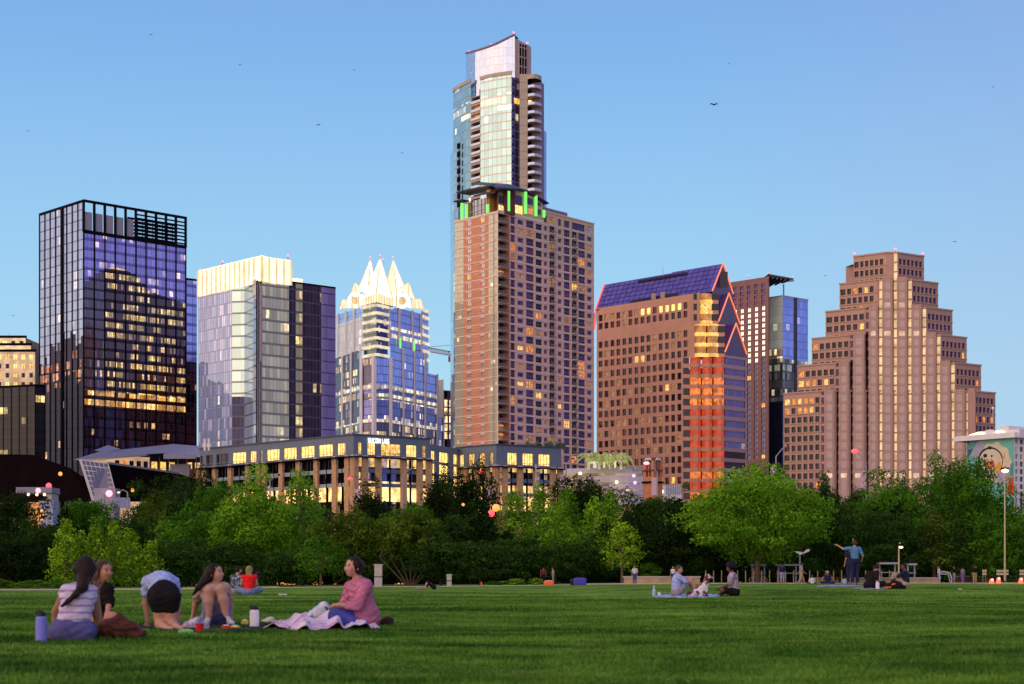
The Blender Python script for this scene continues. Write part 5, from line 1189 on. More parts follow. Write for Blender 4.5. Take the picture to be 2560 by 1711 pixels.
# ===== metal-roofed building, dark wedge hall with tilted glass wall, parking garage, bell tower, kiosks
def low_left():
    q = lambda x, y, Y: W(x*.2728, 1080+y*.2728, Y)
    o = q(1400, 300, 520); b = Bld('council_hall', Vector((o.x, 520)), 'beige building under a broad folded pale metal roof, behind the dark hall')
    rf = solid('pale_metal_roof', (.20, .20, .29), .45, .08, .15, metal=.3); m = MB()
    A, B_, C, D_, E = q(670, 255, 470), q(1350, 205, 500), q(1590, 112, 560), q(1500, 195, 492), q(2080, 150, 560)
    m.face([A, q(900, 185, 520), C, D_, B_], rf); m.face([D_, C, E, q(1860, 238, 500)], rf); m.face([A, B_, q(1350, 222, 500), q(820, 268, 474)], M['beige']); 
    m.face([q(860, 170, 530), q(990, 122, 535), q(1110, 158, 530), q(980, 190, 515)], rf)
    m.obox((D_.x, D_.y), (1, 0), (0, -1), (0, 9), (0, .3), (D_.z-1.6, D_.z-.2), rf); b.one('metal_roof', m)
    m = MB(); Fc = Face((q(820, 260, 500).x, 500), (q(1370, 260, 512).x, 512)); z1, z0 = ZC+(HY-1140)/F*505, ZC+(HY-1175)/F*505
    cols = [(Fc.L*(.42+i*.12), Fc.L*(.42+i*.12)+1.5) for i in range(5)]; wallholes(m, Fc, 0, Fc.L, GZ, z1, cols, [(z1-3.4, z1-1.2)], M['beige_lit'], .3); b.one('beige_wall', m)
    for c in cols: b.part('window', window(Fc, *c, z1-3.4, z1-1.2, M['worg'] if R.random() < .5 else M['wnavy'], M['wframe'], .28, 1))
    Fc = Face((q(1370, 260, 512).x, 512), (q(1960, 260, 518).x, 518)); m = MB(); rows = [(z1-7.6, z1-5.2), (z1-3.6, z1-1.2)]; cols = [(Fc.L*(.03+i*.135), Fc.L*(.03+i*.135)+1.7) for i in range(7)]
    wallholes(m, Fc, 0, Fc.L, GZ, z1+1, cols, rows, M['navy2'], .6); b.one('balcony_wall', m)
    for c in cols:
        for r in rows: b.part('window', window(Fc, *c, *r, M['wlit'] if (r[0] > z1-4 and R.random() < .7) else M['wslate'], M['ltmetal'], .5, 1))
    m = MB()
    for zz in (z1-4.4, z1-8.4): m.obox(Fc.O, Fc.u, Fc.n, (0, Fc.L), (.02, 1.6), (zz, zz+.25), M['mauve2']); m.obox(Fc.O, Fc.u, Fc.n, (0, Fc.L), (1.5, 1.6), (zz+1.1, zz+1.2), M['ltmetal'])
    for i in range(8): m.obox(Fc.O, Fc.u, Fc.n, (Fc.L*i/7-.15, Fc.L*i/7+.15), (1.3, 1.6), (z1-13, z1+.3), M['ltmetal'])
    b.one('balcony', m)
    m = MB(); p = q(1655, 420, 505); m.box((p.x, p.y, GZ), (5.5, 3, p.z+3.8-GZ), solid('pale_plaster', (.42, .40, .46), .8)); b.one('pillar', m)
    m = MB(); p = q(1745, 410, 507); m.box((p.x, p.y, GZ), (9, 4, p.z+2-GZ), M['orbrick']); b.one('brick_wall', m); b.done()
    # dark hall with tilted gridded window wall
    o = q(900, 600, 420); b = Bld('dark_hall', Vector((o.x, 420)), 'low black wedge-shaped hall with a tilted gridded glass wall')
    dk = solid('black_cladding', (.007, .004, .005), .9, .3, .2, spec=0); m = MB()
    T = [q(740, 258, 430), q(990, 290, 420), q(1640, 385, 470)]; Bm = [q(860, 640, 425), q(1080, 640, 418), q(1640, 640, 470)]
    m.face([Bm[1], Bm[2], T[2], T[1]], dk); Y2 = Vector((-10, 60, 0)); m.face([T[0], T[1], T[2], T[2]+Vector((0, 40, 0)), T[0]+Y2], dk); m.face([Bm[0], T[0], T[0]+Y2, Bm[0]+Y2], dk)
    m.face([q(-300, 640, 470), q(860, 640, 440), q(770, 420, 440), q(640, 330, 450), q(300, 210, 470), q(-300, 200, 480)], dk)
    b.one('dark_wall', m)
    m = MB(); m.path([T[1]+Vector((0, -.3, .1)), T[2]+Vector((0, -.3, .1))], .35, M['greyslate'], 4); b.one('roof_edge', m)
    m = MB(); m.face([Bm[0], Bm[1], T[1], T[0]], glass('indigo_tilted_glass', (.035, .035, .13), 3, 3, 0, band=0, lw=0, jit=.05, metal=.3)); 
    for i in range(7):
        a, c = Bm[0].lerp(Bm[1], i/6), T[0].lerp(T[1], i/6); m.tube(a, c, .15 if i else .5, .15 if i else .5, M['ltmetal'], 4)
    for j in range(9):
        a, c = Bm[0].lerp(T[0], j/8), Bm[1].lerp(T[1], j/8); m.tube(a, c, .13, .13, M['ltmetal'], 4)
    b.one('tilted_window', m)
    m = MB(); p = q(982, 600, 412); m.box((p.x, p.y, GZ-3), (4.9, 5, p.z+2.0-GZ+3), solid('pale_annex', (.36, .33, .42), .8)); b.one('annex', m)
    m = MB(); a, c = q(985, 602, 405), q(1190, 602, 405); m.face([a, c, q(1200, 700, 396), q(1110, 700, 396)], M['greyslate']); b.one('lean_to_roof', m)
    for (x, y, c_, r_) in ((1000, 565, 'pk', .8), (553, 385, 'or', .5), (1215, 535, 'or', .45), (447, 495, 'rd', .7)):
        m = MB(); m.ball(q(x, y, 404 if x > 900 and x < 1100 else 415), r_, M['bulb_'+c_], 8); b.part('wall_light', m)
    b.done()
    # kiosk left
    o = q(300, 640, 330); b = Bld('kiosk', Vector((o.x, 330)), 'small flat-roofed kiosk with warm lights under its eave, left of the black hall')
    m = MB(); p0, p1 = q(225, 640, 330), q(480, 640, 330); zk = q(0, 510, 330).z; m.box(((p0.x+p1.x)/2-.6, 332, zk-1.1), (p1.x-p0.x+1.5, 6, 1.1), M['greyslate']); b.one('flat_roof', m)
    m = MB(); m.box((p1.x-.5, 332, GZ-3), (1.0, 5, zk-GZ+1.8), M['conc']); m.box(((p0.x+p1.x)/2-1.5, 333.5, GZ-3), (p1.x-p0.x-3, 3, zk-GZ+.3), M['worg']); b.one('wall', m)
    m = MB(); p = q(448, 670, 322); m.box((p.x, p.y, GZ-4), (2.6, 4, p.z+.7-GZ+4), solid('blue_grey_wall', (.35, .38, .5), .8)); b.one('side_wing', m)
    for x in (350, ): m = MB(); m.ball(q(x, 538, 327), .5, M['bulb_pk'], 8); b.part('wall_light', m)
    for x in (260, 338, 408): m = MB(); m.ball(q(x, 575, 327), .28, M['bulb_wh'], 8); b.part('eave_light', m)
    b.done()
    # terrace wall far left with garden lamps
    r = root('retaining_wall', (q(100, 900, 262).x, 262, 0), 'pale retaining wall between the dark trees at the left edge', 'wall'); m = MB(); a, c = q(-40, 880, 262), q(330, 880, 268)
    m.obox(a, (1, 0), (0, -1), (0, c.x-a.x), (-.4, .4), (0, a.z), M['mauve2']); m.build('wall', r)
    for n_, (x, y, c_, lab) in enumerate(((120, 805, 'wh', 'small white garden lamp above the retaining wall at the left edge'), (385, 760, 'or', 'orange lantern between the dark trees at the left'), (178, 868, 'wh', 'low garden light beside a lit shrub at the left edge'))):
        p = q(x, y, 268); r = root('garden_lamp', (p.x, p.y, gz(p.x, p.y)), lab, 'lamp', 'garden lamps at the left edge'); m = MB(); m.tube((p.x, p.y, gz(p.x, p.y)), p, .1, .08, M['dkmetal'], 6); m.build('post', r)
        m = MB(); m.ball(p, (.35, .35, .9 if c_ == 'or' else .35), M['bulb_'+c_], 8); m.build('lamp_head', r)
for k_, c_, s_ in (('pk', (1, .35, .40), 2.2), ('or', (1, .36, .05), 1.5), ('rd', (1, .06, .08), 2.4), ('wh', (1, .78, .52), 2.2), ('mg', (1, .35, .85), 2)): M['bulb_'+k_] = glow('bulb_'+k_, c_, s_)
M['greyslate'] = solid('grey_metal', (.22, .22, .28), .5, .1, .3)
low_left()

def low_right():
    q = lambda x, y, Y: W(1360+x*.2551, 1100+y*.2551, Y)
    D = 520; o = q(600, 600, D); b = Bld('parking_garage', Vector((o.x, D)), 'white multi-storey parking garage with palms and a pergola on its deck')
    wh = M['deckwhite']; mk_ = M['wnavy']
    for i, (ya, yb, xa, xb) in enumerate(((285, 335, 200, 960), (365, 425, 380, 985), (445, 492, 560, 985), (515, 560, 600, 985), (580, 640, 600, 985))):
        m = MB(); p0, p1 = q(xa, yb, D-i*1.5), q(xb, yb, D-i*1.5); z1 = q(0, ya, D).z; n = 10
        pts = [(p0.x+(p1.x-p0.x)*t/n, D-i*1.5-5*math.sin(math.pi*t/n)) for t in range(n+1)]
        m.prism(pts+[(p1.x, D+30), (p0.x, D+30)], p0.z, z1, wh); b.part('deck', m)
    m = MB(); p0, p1 = q(215, 600, D+3), q(960, 600, D+3); m.obox(p0, (1, 0), (0, -1), (0, p1.x-p0.x), (-28, 0), (GZ, q(0, 300, D).z), M['garagein']); b.one('inner_wall', m)
    m = MB(); p0 = q(800, 300, D-2); p1 = q(965, 300, D-2)
    for k in range(3): m.obox(p0, (1, 0), (0, -1), (0, p1.x-p0.x), (0, .1), (q(0, 272+k*14, D).z-.1, q(0, 272+k*14, D).z+.1), M['ltmetal'])
    for k in range(12): m.obox(p0, (1, 0), (0, -1), ((p1.x-p0.x)*k/11-.08, (p1.x-p0.x)*k/11+.08), (0, .1), (q(0, 300, D).z, q(0, 272, D).z), M['ltmetal'])
    b.one('railing', m)
    for (x, y, c_) in ((355, 330, 'wh'), (712, 415, 'wh'), (880, 352, 'mg'), (892, 420, 'mg'), (815, 500, 'pk'), (1160, 508, 'wh')): m = MB(); m.ball(q(x, y, D-8), .5, M['bulb_'+c_], 8); b.part('deck_light', m)
    m = MB(); p0, p1 = q(1165, 520, D), q(1345, 520, D); m.obox(p0, (1, 0), (0, -1), (0, p1.x-p0.x), (-20, 0), (GZ, q(0, 448, D).z), M['white']); b.one('annex', m)
    m = MB()
    for k in range(7): p = q(1200+k*22, 500, D-.3); m.box((p.x, p.y, p.z-1), (.3, .2, 2.6), M['wslate'])
    b.one('annex_window', m)
    b.done()
    # pergola of white frames
    for k, (xa, xb, ya, yb) in enumerate(((440, 490, 240, 292), (495, 545, 238, 290), (590, 640, 234, 285), (695, 755, 222, 276))):
        p0, p1 = q(xa, yb, D-4), q(xb, yb, D-4); r = root('pergola_frame', (p0.x, p0.y, p0.z), 'white pergola frame %s on the garage deck' % ('at the left end', 'second from the left', 'third from the left', 'at the right end')[k], 'pergola', 'pergola frames on the garage deck')
        z1 = q(0, ya, D).z; m = MB(); m.box((p0.x, p0.y, p0.z), (.5, .5, z1-p0.z), M['litwhite']); m.build('post', r); m = MB(); m.box((p1.x, p1.y, p0.z), (.5, .5, z1-p0.z), M['litwhite']); m.build('post', r)
        m = MB(); m.box(((p0.x+p1.x)/2, p0.y-.02, z1), (p1.x-p0.x+.8, .7, .5), M['litwhite']); m.build('beam', r)
    # bell tower
    D2 = 455; p0 = q(1075, 600, D2); P0 = Vector((q(1075, 0, D2).x, D2)); PL = ext(P0, Vector((-2800-CX, F)).normalized(), 1360+970*.2551); PR = ext(P0, Vector((6000-CX, F)).normalized(), 1360+1160*.2551)
    b = Bld('bell_tower', P0, 'orange brick bell tower with arched openings and a low pyramid roof'); zt = q(0, 296, D2).z; zm = q(0, 404, D2).z; orb = solid('orange_tower_brick', (.50, .20, .10), .85, .12, .8)
    for Fc in (Face(PL, P0), Face(P0, PR)):
        m = MB(); L = Fc.L; cols = [(L*.27, L*.46), (L*.54, L*.73)]; wallholes(m, Fc, 0, L, zm, zt, cols, [(zm+1.2, zm+5.4)], orb, .5); wallholes(m, Fc, 0, L, GZ, zm, [(L*.4, L*.6)], [(zm-10.5, zm-5)], orb, .5)
        m.obox(Fc.O, Fc.u, Fc.n, (-.2, L+.2), (-.1, .35), (zm-.5, zm), M['dkmetal']); b.one('brick_wall', m)
        for (u, v) in cols:
            w_ = window(Fc, u, v, zm+1.2, zm+5.4, M['wnavy'], M['wframe'], .45, 0); b.part('window', w_)
            m = MB(); c = (u+v)/2; r_ = (v-u)/2+.1
            for s in range(6):
                a, d = math.pi*s/6, math.pi*(s+1)/6; m.tube(Fc.at(c+r_*math.cos(a), zm+5.4+r_*math.sin(a), .1), Fc.at(c+r_*math.cos(d), zm+5.4+r_*math.sin(d), .1), .22, .22, M['white'], 5)
            m.obox(Fc.O, Fc.u, Fc.n, (u, v), (-.3, .03), (zm+5.3, zm+5.3+r_*.8), M['wnavy']); b.part('arch', m)
        w_ = window(Fc, L*.4, L*.6, zm-10.5, zm-5, M['wslate'], M['wframe'], .45, 0); b.part('window', w_)
    m = MB(); PB = PL+PR-P0; c = (PL+PR)/2; ap = Vector((c.x, c.y, zt+3.6)); e = lambda p: Vector((p.x+(p.x-c.x)*.12, p.y+(p.y-c.y)*.12, zt-.2)); Q = [e(PL), e(P0), e(PR), e(PB)]
    for i in range(4): m.face([Q[i], Q[(i+1) % 4], ap], solid('maroon_roof_tile', (.16, .03, .04), .8) if i == 0 else m.mats[0])
    b.one('roof', m); m = MB(); back(m, [PR, PB, PL], GZ, zt, orb); b.one('rear_wall', m); b.done()
M['deckwhite'] = solid('garage_concrete', (.60, .56, .60), .75, .08, .3); M['garagein'] = emis('garage_interior', (.9, .55, .3), .35, .6, .3); M['litwhite'] = emis('lit_white_paint', (1, .85, .62), .8, .15, .5)  # pergola paint and inner wall emit the deck lighting put into them
low_right()

# ===== palms on the roofs
def palm(px, pyt, pyb, Y, label, lit=True, spread=1.0):
    q0, q1 = W(px, pyb, Y), W(px, pyt, Y); h = q1.z-q0.z; r = root('palm_tree', tuple(q0), label, 'palm tree', 'palm trees on the garage deck' if lit else 'palm trees on the office roof')
    tm, lm = (M['palmtrunk'], M['palmleaf']) if lit else (M['palmtrunkd'], M['palmleafd']); top = q0+Vector((0, 0, h*.55))
    m = MB()
    for k in range(6): m.tube(q0.lerp(top, k/6), q0.lerp(top, (k+1)/6), .42-.02*k, .36-.02*k, tm, 8)
    m.ball(top, (.55, .55, .9), tm, 8); m.build('trunk', r)
    m = MB(); rr = random.Random(int(px))
    for k in range(26):
        a = 2*math.pi*k/26+rr.random()*.2; up = rr.uniform(.1, 1.15); L = h*.52*rr.uniform(.8, 1.1)*spread; d = Vector((math.cos(a), math.sin(a), 0)); prev = top
        for s in range(1, 7):
            t = s/6; p = top+d*L*t*math.cos(up*.6)+Vector((0, 0, L*(up*.75*t-(.95-.25*up)*t*t))); side = d.cross(Vector((0, 0, 1)))*(.55*(1-t*.6))
            dn = Vector((0, 0, -.45)); m.face([prev, p, p+side+dn, prev+side*.9+dn], lm); m.face([prev, p, p-side+dn, prev-side*.9+dn], lm); prev = p
    m.build('fronds', r)
M['palmtrunk'] = emis('lit_palm_trunk', (1, .75, .45), .55, .3, .8); M['palmleaf'] = emis('lit_palm_leaf', (.50, .55, .12), .42, .5, .6); M['palmtrunkd'] = solid('palm_trunk', (.12, .09, .06), .9); M['palmleafd'] = solid('palm_leaf', (.07, .12, .07), .7)  # uplight put into trunk and fronds as emission
for k, (x, y) in enumerate(((435, 55), (540, 65), (650, 65), (755, 45))): palm(1360+x*.2551, 1100+y*.2551, 1174, 514, 'uplit palm on the garage deck, %s' % ('leftmost of four', 'second from the left', 'third from the left', 'rightmost of four')[k], spread=1.15)
for k, px in enumerate((1318, 1344, 1372, 1400)): palm(px, 1102, 1121, 470, 'dark palm above the office parapet, %s' % ('leftmost of four', 'second from the left', 'third from the left', 'rightmost of four')[k], False, 1.6)

# ===== street lamps on the bridge road
def lamp(px, pyt, pyb, Y, side, label, head='wh', arm=None, banner=False, hx=None, hy=None, hr=.5, warm_lit=False):
    t, g = W(px, pyt, Y), W(px, pyb, Y); zg = min(g.z, gz(g.x, Y)+2); r = root('street_lamp', (t.x, Y, zg), label, 'street lamp', 'street lamps')
    mt_ = M['lamppole'] if not warm_lit else M['warmpole']; m = MB(); m.tube((t.x, Y, zg), t, .16*Y/300, .11*Y/300, mt_, 8); m.build('pole', r)  # lit pole variant has warm light put into its colour
    if hx is not None:
        h = W(hx, hy, Y); m = MB(); mid = t.lerp(h, .5)+Vector((0, 0, .35)); m.path([t, mid, h], .09*Y/300, mt_, 6); par = sub_of(m.build('arm', r), r)
    else: h = t; par = r
    m = MB(); m.box((h.x, h.y, h.z), (.7*hr*2, .4, .22), M['dkmetal']); m.build('lamp_head', par)
    if head: m = MB(); m.ball((h.x, h.y-.1, h.z-.1), (hr*.75, hr*.5, hr*.42), M['bulb_'+head], 10); m.build('bulb', r)
    if banner: m = MB(); p = W(px-8, banner, Y); m.box((p.x, p.y, p.z-1.2), (.9, .08, 3.2), M['bannerm']); m.build('banner', r)
M['lamppole'] = solid('galvanised_pole', (.34, .30, .33), .5, .08, 1); M['warmpole'] = solid('warm_lit_pole', (.55, .42, .28), .6, .08, 1); M['bannerm'] = solid('banner_cloth', (.6, .42, .48), .8)
lamp(319, 1231, 1290, 300, 1, 'street lamp with left-reaching arm beside the black hall', 'wh', hx=297, hy=1230, hr=.35)
lamp(675, 1204, 1260, 300, 1, 'unlit street lamp with right-reaching arm before the slate-topped offices', None, hx=697, hy=1189, hr=.3)
lamp(901, 1212, 1275, 310, 1, 'street lamp with red lamp head and banner before the sign-bearing offices', 'rd', hx=875, hy=1195, banner=1252, hr=.7)
lamp(1007, 1190, 1250, 320, 1, 'pale street lamp before the right end of the sign-bearing offices', None, hx=1034, hy=1171, hr=.3)
lamp(1231, 1198, 1290, 300, 1, 'street lamp with glowing orange-red head and banner, before the right office wing', 'rd', hx=1205, hy=1179, banner=1240, hr=.9)
lamp(1208, 1254, 1290, 310, 1, 'short street lamp with white head, left of the one with a red head and banner', 'wh', hx=1193, hy=1251, hr=.3)
lamp(1415, 1163, 1250, 330, 1, 'street lamp with raised arm and banner at the left end of the garage', None, hx=1433, hy=1148, banner=1215, hr=.3)
lamp(1643, 1182, 1250, 320, 1, 'street lamp with pink-white head in front of the bell tower', 'pk', hx=1616, hy=1157, banner=1222, hr=.75)
lamp(1940, 1142, 1225, 330, 1, 'street lamp with right-reaching arm beside the left edge of the stepped tower', None, hx=1970, hy=1114, banner=1190, hr=.3)
lamp(2165, 1158, 1230, 320, 1, 'street lamp with bright red head in front of the stepped tower', 'rd', hx=2137, hy=1127, banner=1205, hr=.95)
lamp(2512, 1175, 1452, 172, 1, 'tall pale floodlight pole standing on the lawn edge at the far right', 'wh', hr=.5, warm_lit=True)
lamp(2247, 1366, 1452, 166, 1, 'short lit lamp post standing behind the picnickers at the right', 'wh', warm_lit=True, hx=2252, hy=1366, hr=.28)
def flagpole():
    r = root('flagpole', (W(1340, 0, 330).x, 330, GZ), 'thin grey mast in front of the right office wing', 'mast'); m = MB(); m.tube((W(1340, 0, 330).x, 330, GZ), W(1340, 1161, 330), .18, .12, M['ltmetal'], 6); m.build('pole', r)
    for y in (1180, 1200, 1215): m = MB(); p = W(1340, y, 330); m.box((p.x+.3, p.y, p.z), (.7, .3, .4), M['ltmetal']); m.build('bracket', r)
flagpole()
for k, (px, py, c_, s_) in enumerate(((1109, 1250, 'wh', .8), (505, 1320, 'rd', .35), (1339, 1311, 'wh', .35), (1345, 1311, 'wh', .35), (985, 1300, 'or', .3), (880, 1323, 'wh', .5), (1158, 1262, 'or', .4), (1200, 1278, 'or', .5), (1240, 1270, 'or', 1.0), (1228, 1284, 'rd', .9))):
    p = W(px, py, 225 if k else 300); r = root('street_light', (p.x, p.y, gz(p.x, p.y)), ('bright white round light above the trees before the right office wing', 'tiny red signal light in the dark trees at the left', 'left one of a pair of tiny headlights among the bright green trees', 'right one of a pair of tiny headlights among the bright green trees', 'tiny orange light behind the round dark green trees', 'pale light glinting through the round dark green trees', 'orange light low in the dark trees left of the red-headed lamp', 'orange light right beside the foot of the short lamp', 'large orange glow at the foot of the red-headed lamp', 'red glow at the foot of the red-headed lamp')[k], 'light')
    m = MB(); m.tube((p.x, p.y+.3, gz(p.x, p.y)), (p.x, p.y+.3, p.z), .06, .06, M['dkmetal'], 5); m.build('post', r); m = MB(); m.ball(p, s_*.5, M['bulb_'+c_], 8); m.build('bulb', r)
# traffic glow behind the trunks of the trees (lit road under the bridge)
def bridge():
    r = root('road_bridge', (0, 240, 0), 'low lit bridge wall glimpsed through the tree trunks', 'bridge'); m = MB()
    for a, c, yt, yb, key in ((690, 735, 1457, 1464, 'glowroad'), (738, 840, 1456, 1465, 'glowroad'), (955, 1045, 1458, 1464, 'glowroad')):
        p0, p1 = W(a, yb, 205), W(c, yb, 205); m.obox(p0, (1, 0), (0, -1), (0, p1.x-p0.x), (-.4, 0), (p0.z, ZC+(HY-yt)/F*205), M[key])
    m.build('lit_kerb', r)
    m = MB(); p0, p1 = W(650, 1340, 262), W(800, 1340, 262); m.obox(p0, (1, 0), (0, -1), (0, p1.x-p0.x), (-1, 0), (p0.z-1, p0.z+4.4), M['lintel']); m.build('span', r)
    m = MB(); p = W(690, 1300, 264); m.box((p.x, p.y, p.z-1.3), (2.6, .5, 2.8), M['bulb_or']); m.build('lantern', r)
M['glowroad'] = emis('orange_lit_kerb', (1, .40, .12), .9, .6, 2)
bridge()

# ---------------------------------------------------------------- ground
def ground():
    ys = [4, 6, 8]+[10+i*1.0 for i in range(60)]+[70+i*3 for i in range(60)]+[250+i*12 for i in range(9)]+[400, 600, 1200, 2500, 5000]
    xs = [i/24 for i in range(-24, 25)]
    me = MB(); V = []; F_ = []
    for y in ys:
        w = max(y*.75, 14)
        for x in xs: V.append((x*w, y, gz(x*w, y)))
    k = len(xs)
    for j in range(len(ys)-1):
        for i in range(k-1): F_.append((j*k+i, j*k+i+1, (j+1)*k+i+1, (j+1)*k+i))
    b0 = len(V); V += [(-14, -60, 0), (14, -60, 0)]
    t = NT('lawn_turf'); p = t.pos()
    mp = t.n('ShaderNodeMapping'); t.link(p, mp.inputs[0]); mp.inputs['Scale'].default_value = (.5, .8, 1)
    a = t.noise(.35, 5, mp.outputs[0], .6); c = t.noise(2.4, 4, mp.outputs[0], .65); d = t.noise(16, 3, p, .6)
    f = t.ramp(t.m('ADD', t.m('ADD', t.m('MULTIPLY', a, .5), t.m('MULTIPLY', c, .35)), t.m('MULTIPLY', d, .15)), .42, .59)
    col = t.mix(f, (.04, .12, .014), (.25, .41, .07)); dry = t.ramp(t.noise(.9, 3, p), .60, .72)
    col = t.mix(t.m('MULTIPLY', dry, .35), col, (.17, .22, .045))
    sy = t.n('ShaderNodeSeparateXYZ'); t.link(p, sy.inputs[0]); far = t.ramp(sy.outputs[1], 170, 215)
    col = t.mix(far, col, (.02, .03, .012)); t.set('Base Color', col); t.set('Roughness', .95); t.set('Specular IOR Level', 0)
    t.bump(t.m('ADD', t.m('MULTIPLY', c, .7), t.m('MULTIPLY', d, .5)), .9, .12)
    me.idx(V, F_, t.mat); me.face([(-14, -60, 0), (14, -60, 0), (14, 4, gz(14, 4)), (-14, 4, gz(-14, 4))], t.mat)
    o = me.build('lawn_ground', None, smooth=True); tag(o, kind='structure')
    # gravel path along the far edge and its pale kerb
    edge = [(-60, 1477), (0, 1476), (200, 1475.5), (400, 1474), (560, 1471), (700, 1468.5), (900, 1466.5), (1080, 1465), (1280, 1464), (1450, 1463.2), (1560, 1462.6), (1700, 1461.5), (1900, 1461), (2100, 1460), (2300, 1458), (2420, 1456.5), (2620, 1455)]
    E = []
    for px, py in edge:
        Yv = 148+max(0, px)*.009; x = (px-CX)/F*Yv; E.append(Vector((x, Yv, gz(x, Yv))))
    m = MB(); gr = solid('gravel_path', (.42, .33, .24), .95, .2, 2)
    for a_, c_ in zip(E, E[1:]):
        n_ = 3
        for j in range(n_):
            y0, y1 = j*2.0, (j+1)*2.0; m.face([(a_.x, a_.y+y0, gz(a_.x, a_.y+y0)+.03), (c_.x, c_.y+y0, gz(c_.x, c_.y+y0)+.03), (c_.x, c_.y+y1, gz(c_.x, c_.y+y1)+.03), (a_.x, a_.y+y1, gz(a_.x, a_.y+y1)+.03)], gr)
    tag(m.build('gravel_path'), kind='structure')
    m = MB(); kb = solid('pale_kerb', (.52, .46, .36), .9, .1, 1)
    for i, (a_, c_) in enumerate(zip(E, E[1:])):
        h = .12 if i < 5 or i > 8 else .05
        m.idx([(a_.x, a_.y-.2, a_.z-.05), (c_.x, c_.y-.2, c_.z-.05), (c_.x, c_.y, c_.z-.05), (a_.x, a_.y, a_.z-.05), (a_.x, a_.y-.2, a_.z+h), (c_.x, c_.y-.2, c_.z+h), (c_.x, c_.y, c_.z+h), (a_.x, a_.y, a_.z+h)], [(0, 1, 5, 4), (4, 5, 6, 7), (2, 3, 7, 6)], kb)
    tag(m.build('path_kerb'), kind='structure')
    # blades of grass: nobody can count them
    rng = np.random.default_rng(3); n = 380000
    yy = 7.8+ (rng.random(n)**1.5)*56; yy = yy[rng.random(n) > np.clip((yy-26)/38, 0, .97)]; n = len(yy); xx = (rng.random(n)-.5)*.66*yy
    zz = np.array([gz(a_, c_) for a_, c_ in zip(xx[::1], yy[::1])]) if False else gzn(xx, yy)
    patch = .5+.5*np.sin(xx*.9+2*np.sin(yy*.5))*np.sin(yy*.7+1.5*np.sin(xx*.5))
    h = (.014+.024*rng.random(n))*(.55+.8*patch); a_ = rng.random(n)*math.pi; w = .007*(1+yy/28); lean = (rng.random((n, 2))-.5)*h[:, None]*1.2
    dx, dy = np.cos(a_)*w, np.sin(a_)*w
    v = np.empty((n, 3, 3), np.float32); v[:, 0] = np.stack([xx-dx, yy-dy, zz-.004], 1); v[:, 1] = np.stack([xx+dx, yy+dy, zz-.004], 1); v[:, 2] = np.stack([xx+lean[:, 0], yy+lean[:, 1], zz+h], 1)
    t = NT('grass_blade'); p = t.pos(); c1 = t.noise(1.3, 4, p, .6); c2 = t.noise(40, 1, p)
    mp = t.n('ShaderNodeMapping'); t.link(p, mp.inputs[0]); mp.inputs['Scale'].default_value = (.5, .8, 1); c3 = t.noise(.35, 5, mp.outputs[0], .6)
    f = t.ramp(t.m('ADD', t.m('ADD', t.m('MULTIPLY', c1, .38), t.m('MULTIPLY', c3, .45)), t.m('MULTIPLY', c2, .17)), .42, .59)
    gc = t.mix(f, (.018, .075, .010), (.14, .29, .038)); dry = t.ramp(t.noise(.9, 3, p), .57, .70); t.set('Base Color', t.mix(t.m('MULTIPLY', dry, .25), gc, (.26, .32, .07))); t.set('Roughness', .8); t.set('Specular IOR Level', .02)
    tag(npmesh('grass', v.reshape(-1, 3), 3, t.mat), kind='stuff', label='short green grass of the mown park lawn', cat='grass')
def gzn(x, y):
    def s(v, a, b): t = np.clip((v-a)/(b-a), 0, 1); return t*t*(3-2*t)
    r = x/np.maximum(y, 5.0); rt = s(r, .02, .13)
    dl = -.62+.24*s(r, -.26, -.06)+.21*s(r, -.06, .09)
    return dl*s(y, 50, 150)+rt*.26*s(y, 42, 74)*(1-s(y, 84, 125))+.035*np.sin(x*.35+1)*np.sin(y*.22)*s(y, 8, 20)*(1-s(y, 100, 140))+5.2*s(y, 215, 330)
def npmesh(name, v, k, mat, parent=None, o3=(0, 0, 0), attr=None):
    """mesh of separate k-gons from an array of vertices"""
    n = len(v)//k; me = bpy.data.meshes.new(name); me.vertices.add(len(v)); me.vertices.foreach_set('co', (v-np.array(o3, dtype=np.float32)).astype(np.float32).ravel())
    me.loops.add(len(v)); me.loops.foreach_set('vertex_index', np.arange(len(v), dtype=np.int32)); me.polygons.add(n)
    me.polygons.foreach_set('loop_start', np.arange(0, len(v), k, dtype=np.int32))
    if attr is not None: a = me.attributes.new('tone', 'FLOAT', 'POINT'); a.data.foreach_set('value', np.repeat(attr, k).astype(np.float32))
    me.materials.append(mat); me.update(calc_edges=True); o = bpy.data.objects.new(name, me); COL.objects.link(o)
    if parent is not None: o.parent = parent
    else: o.location = o3
    return o
ground()
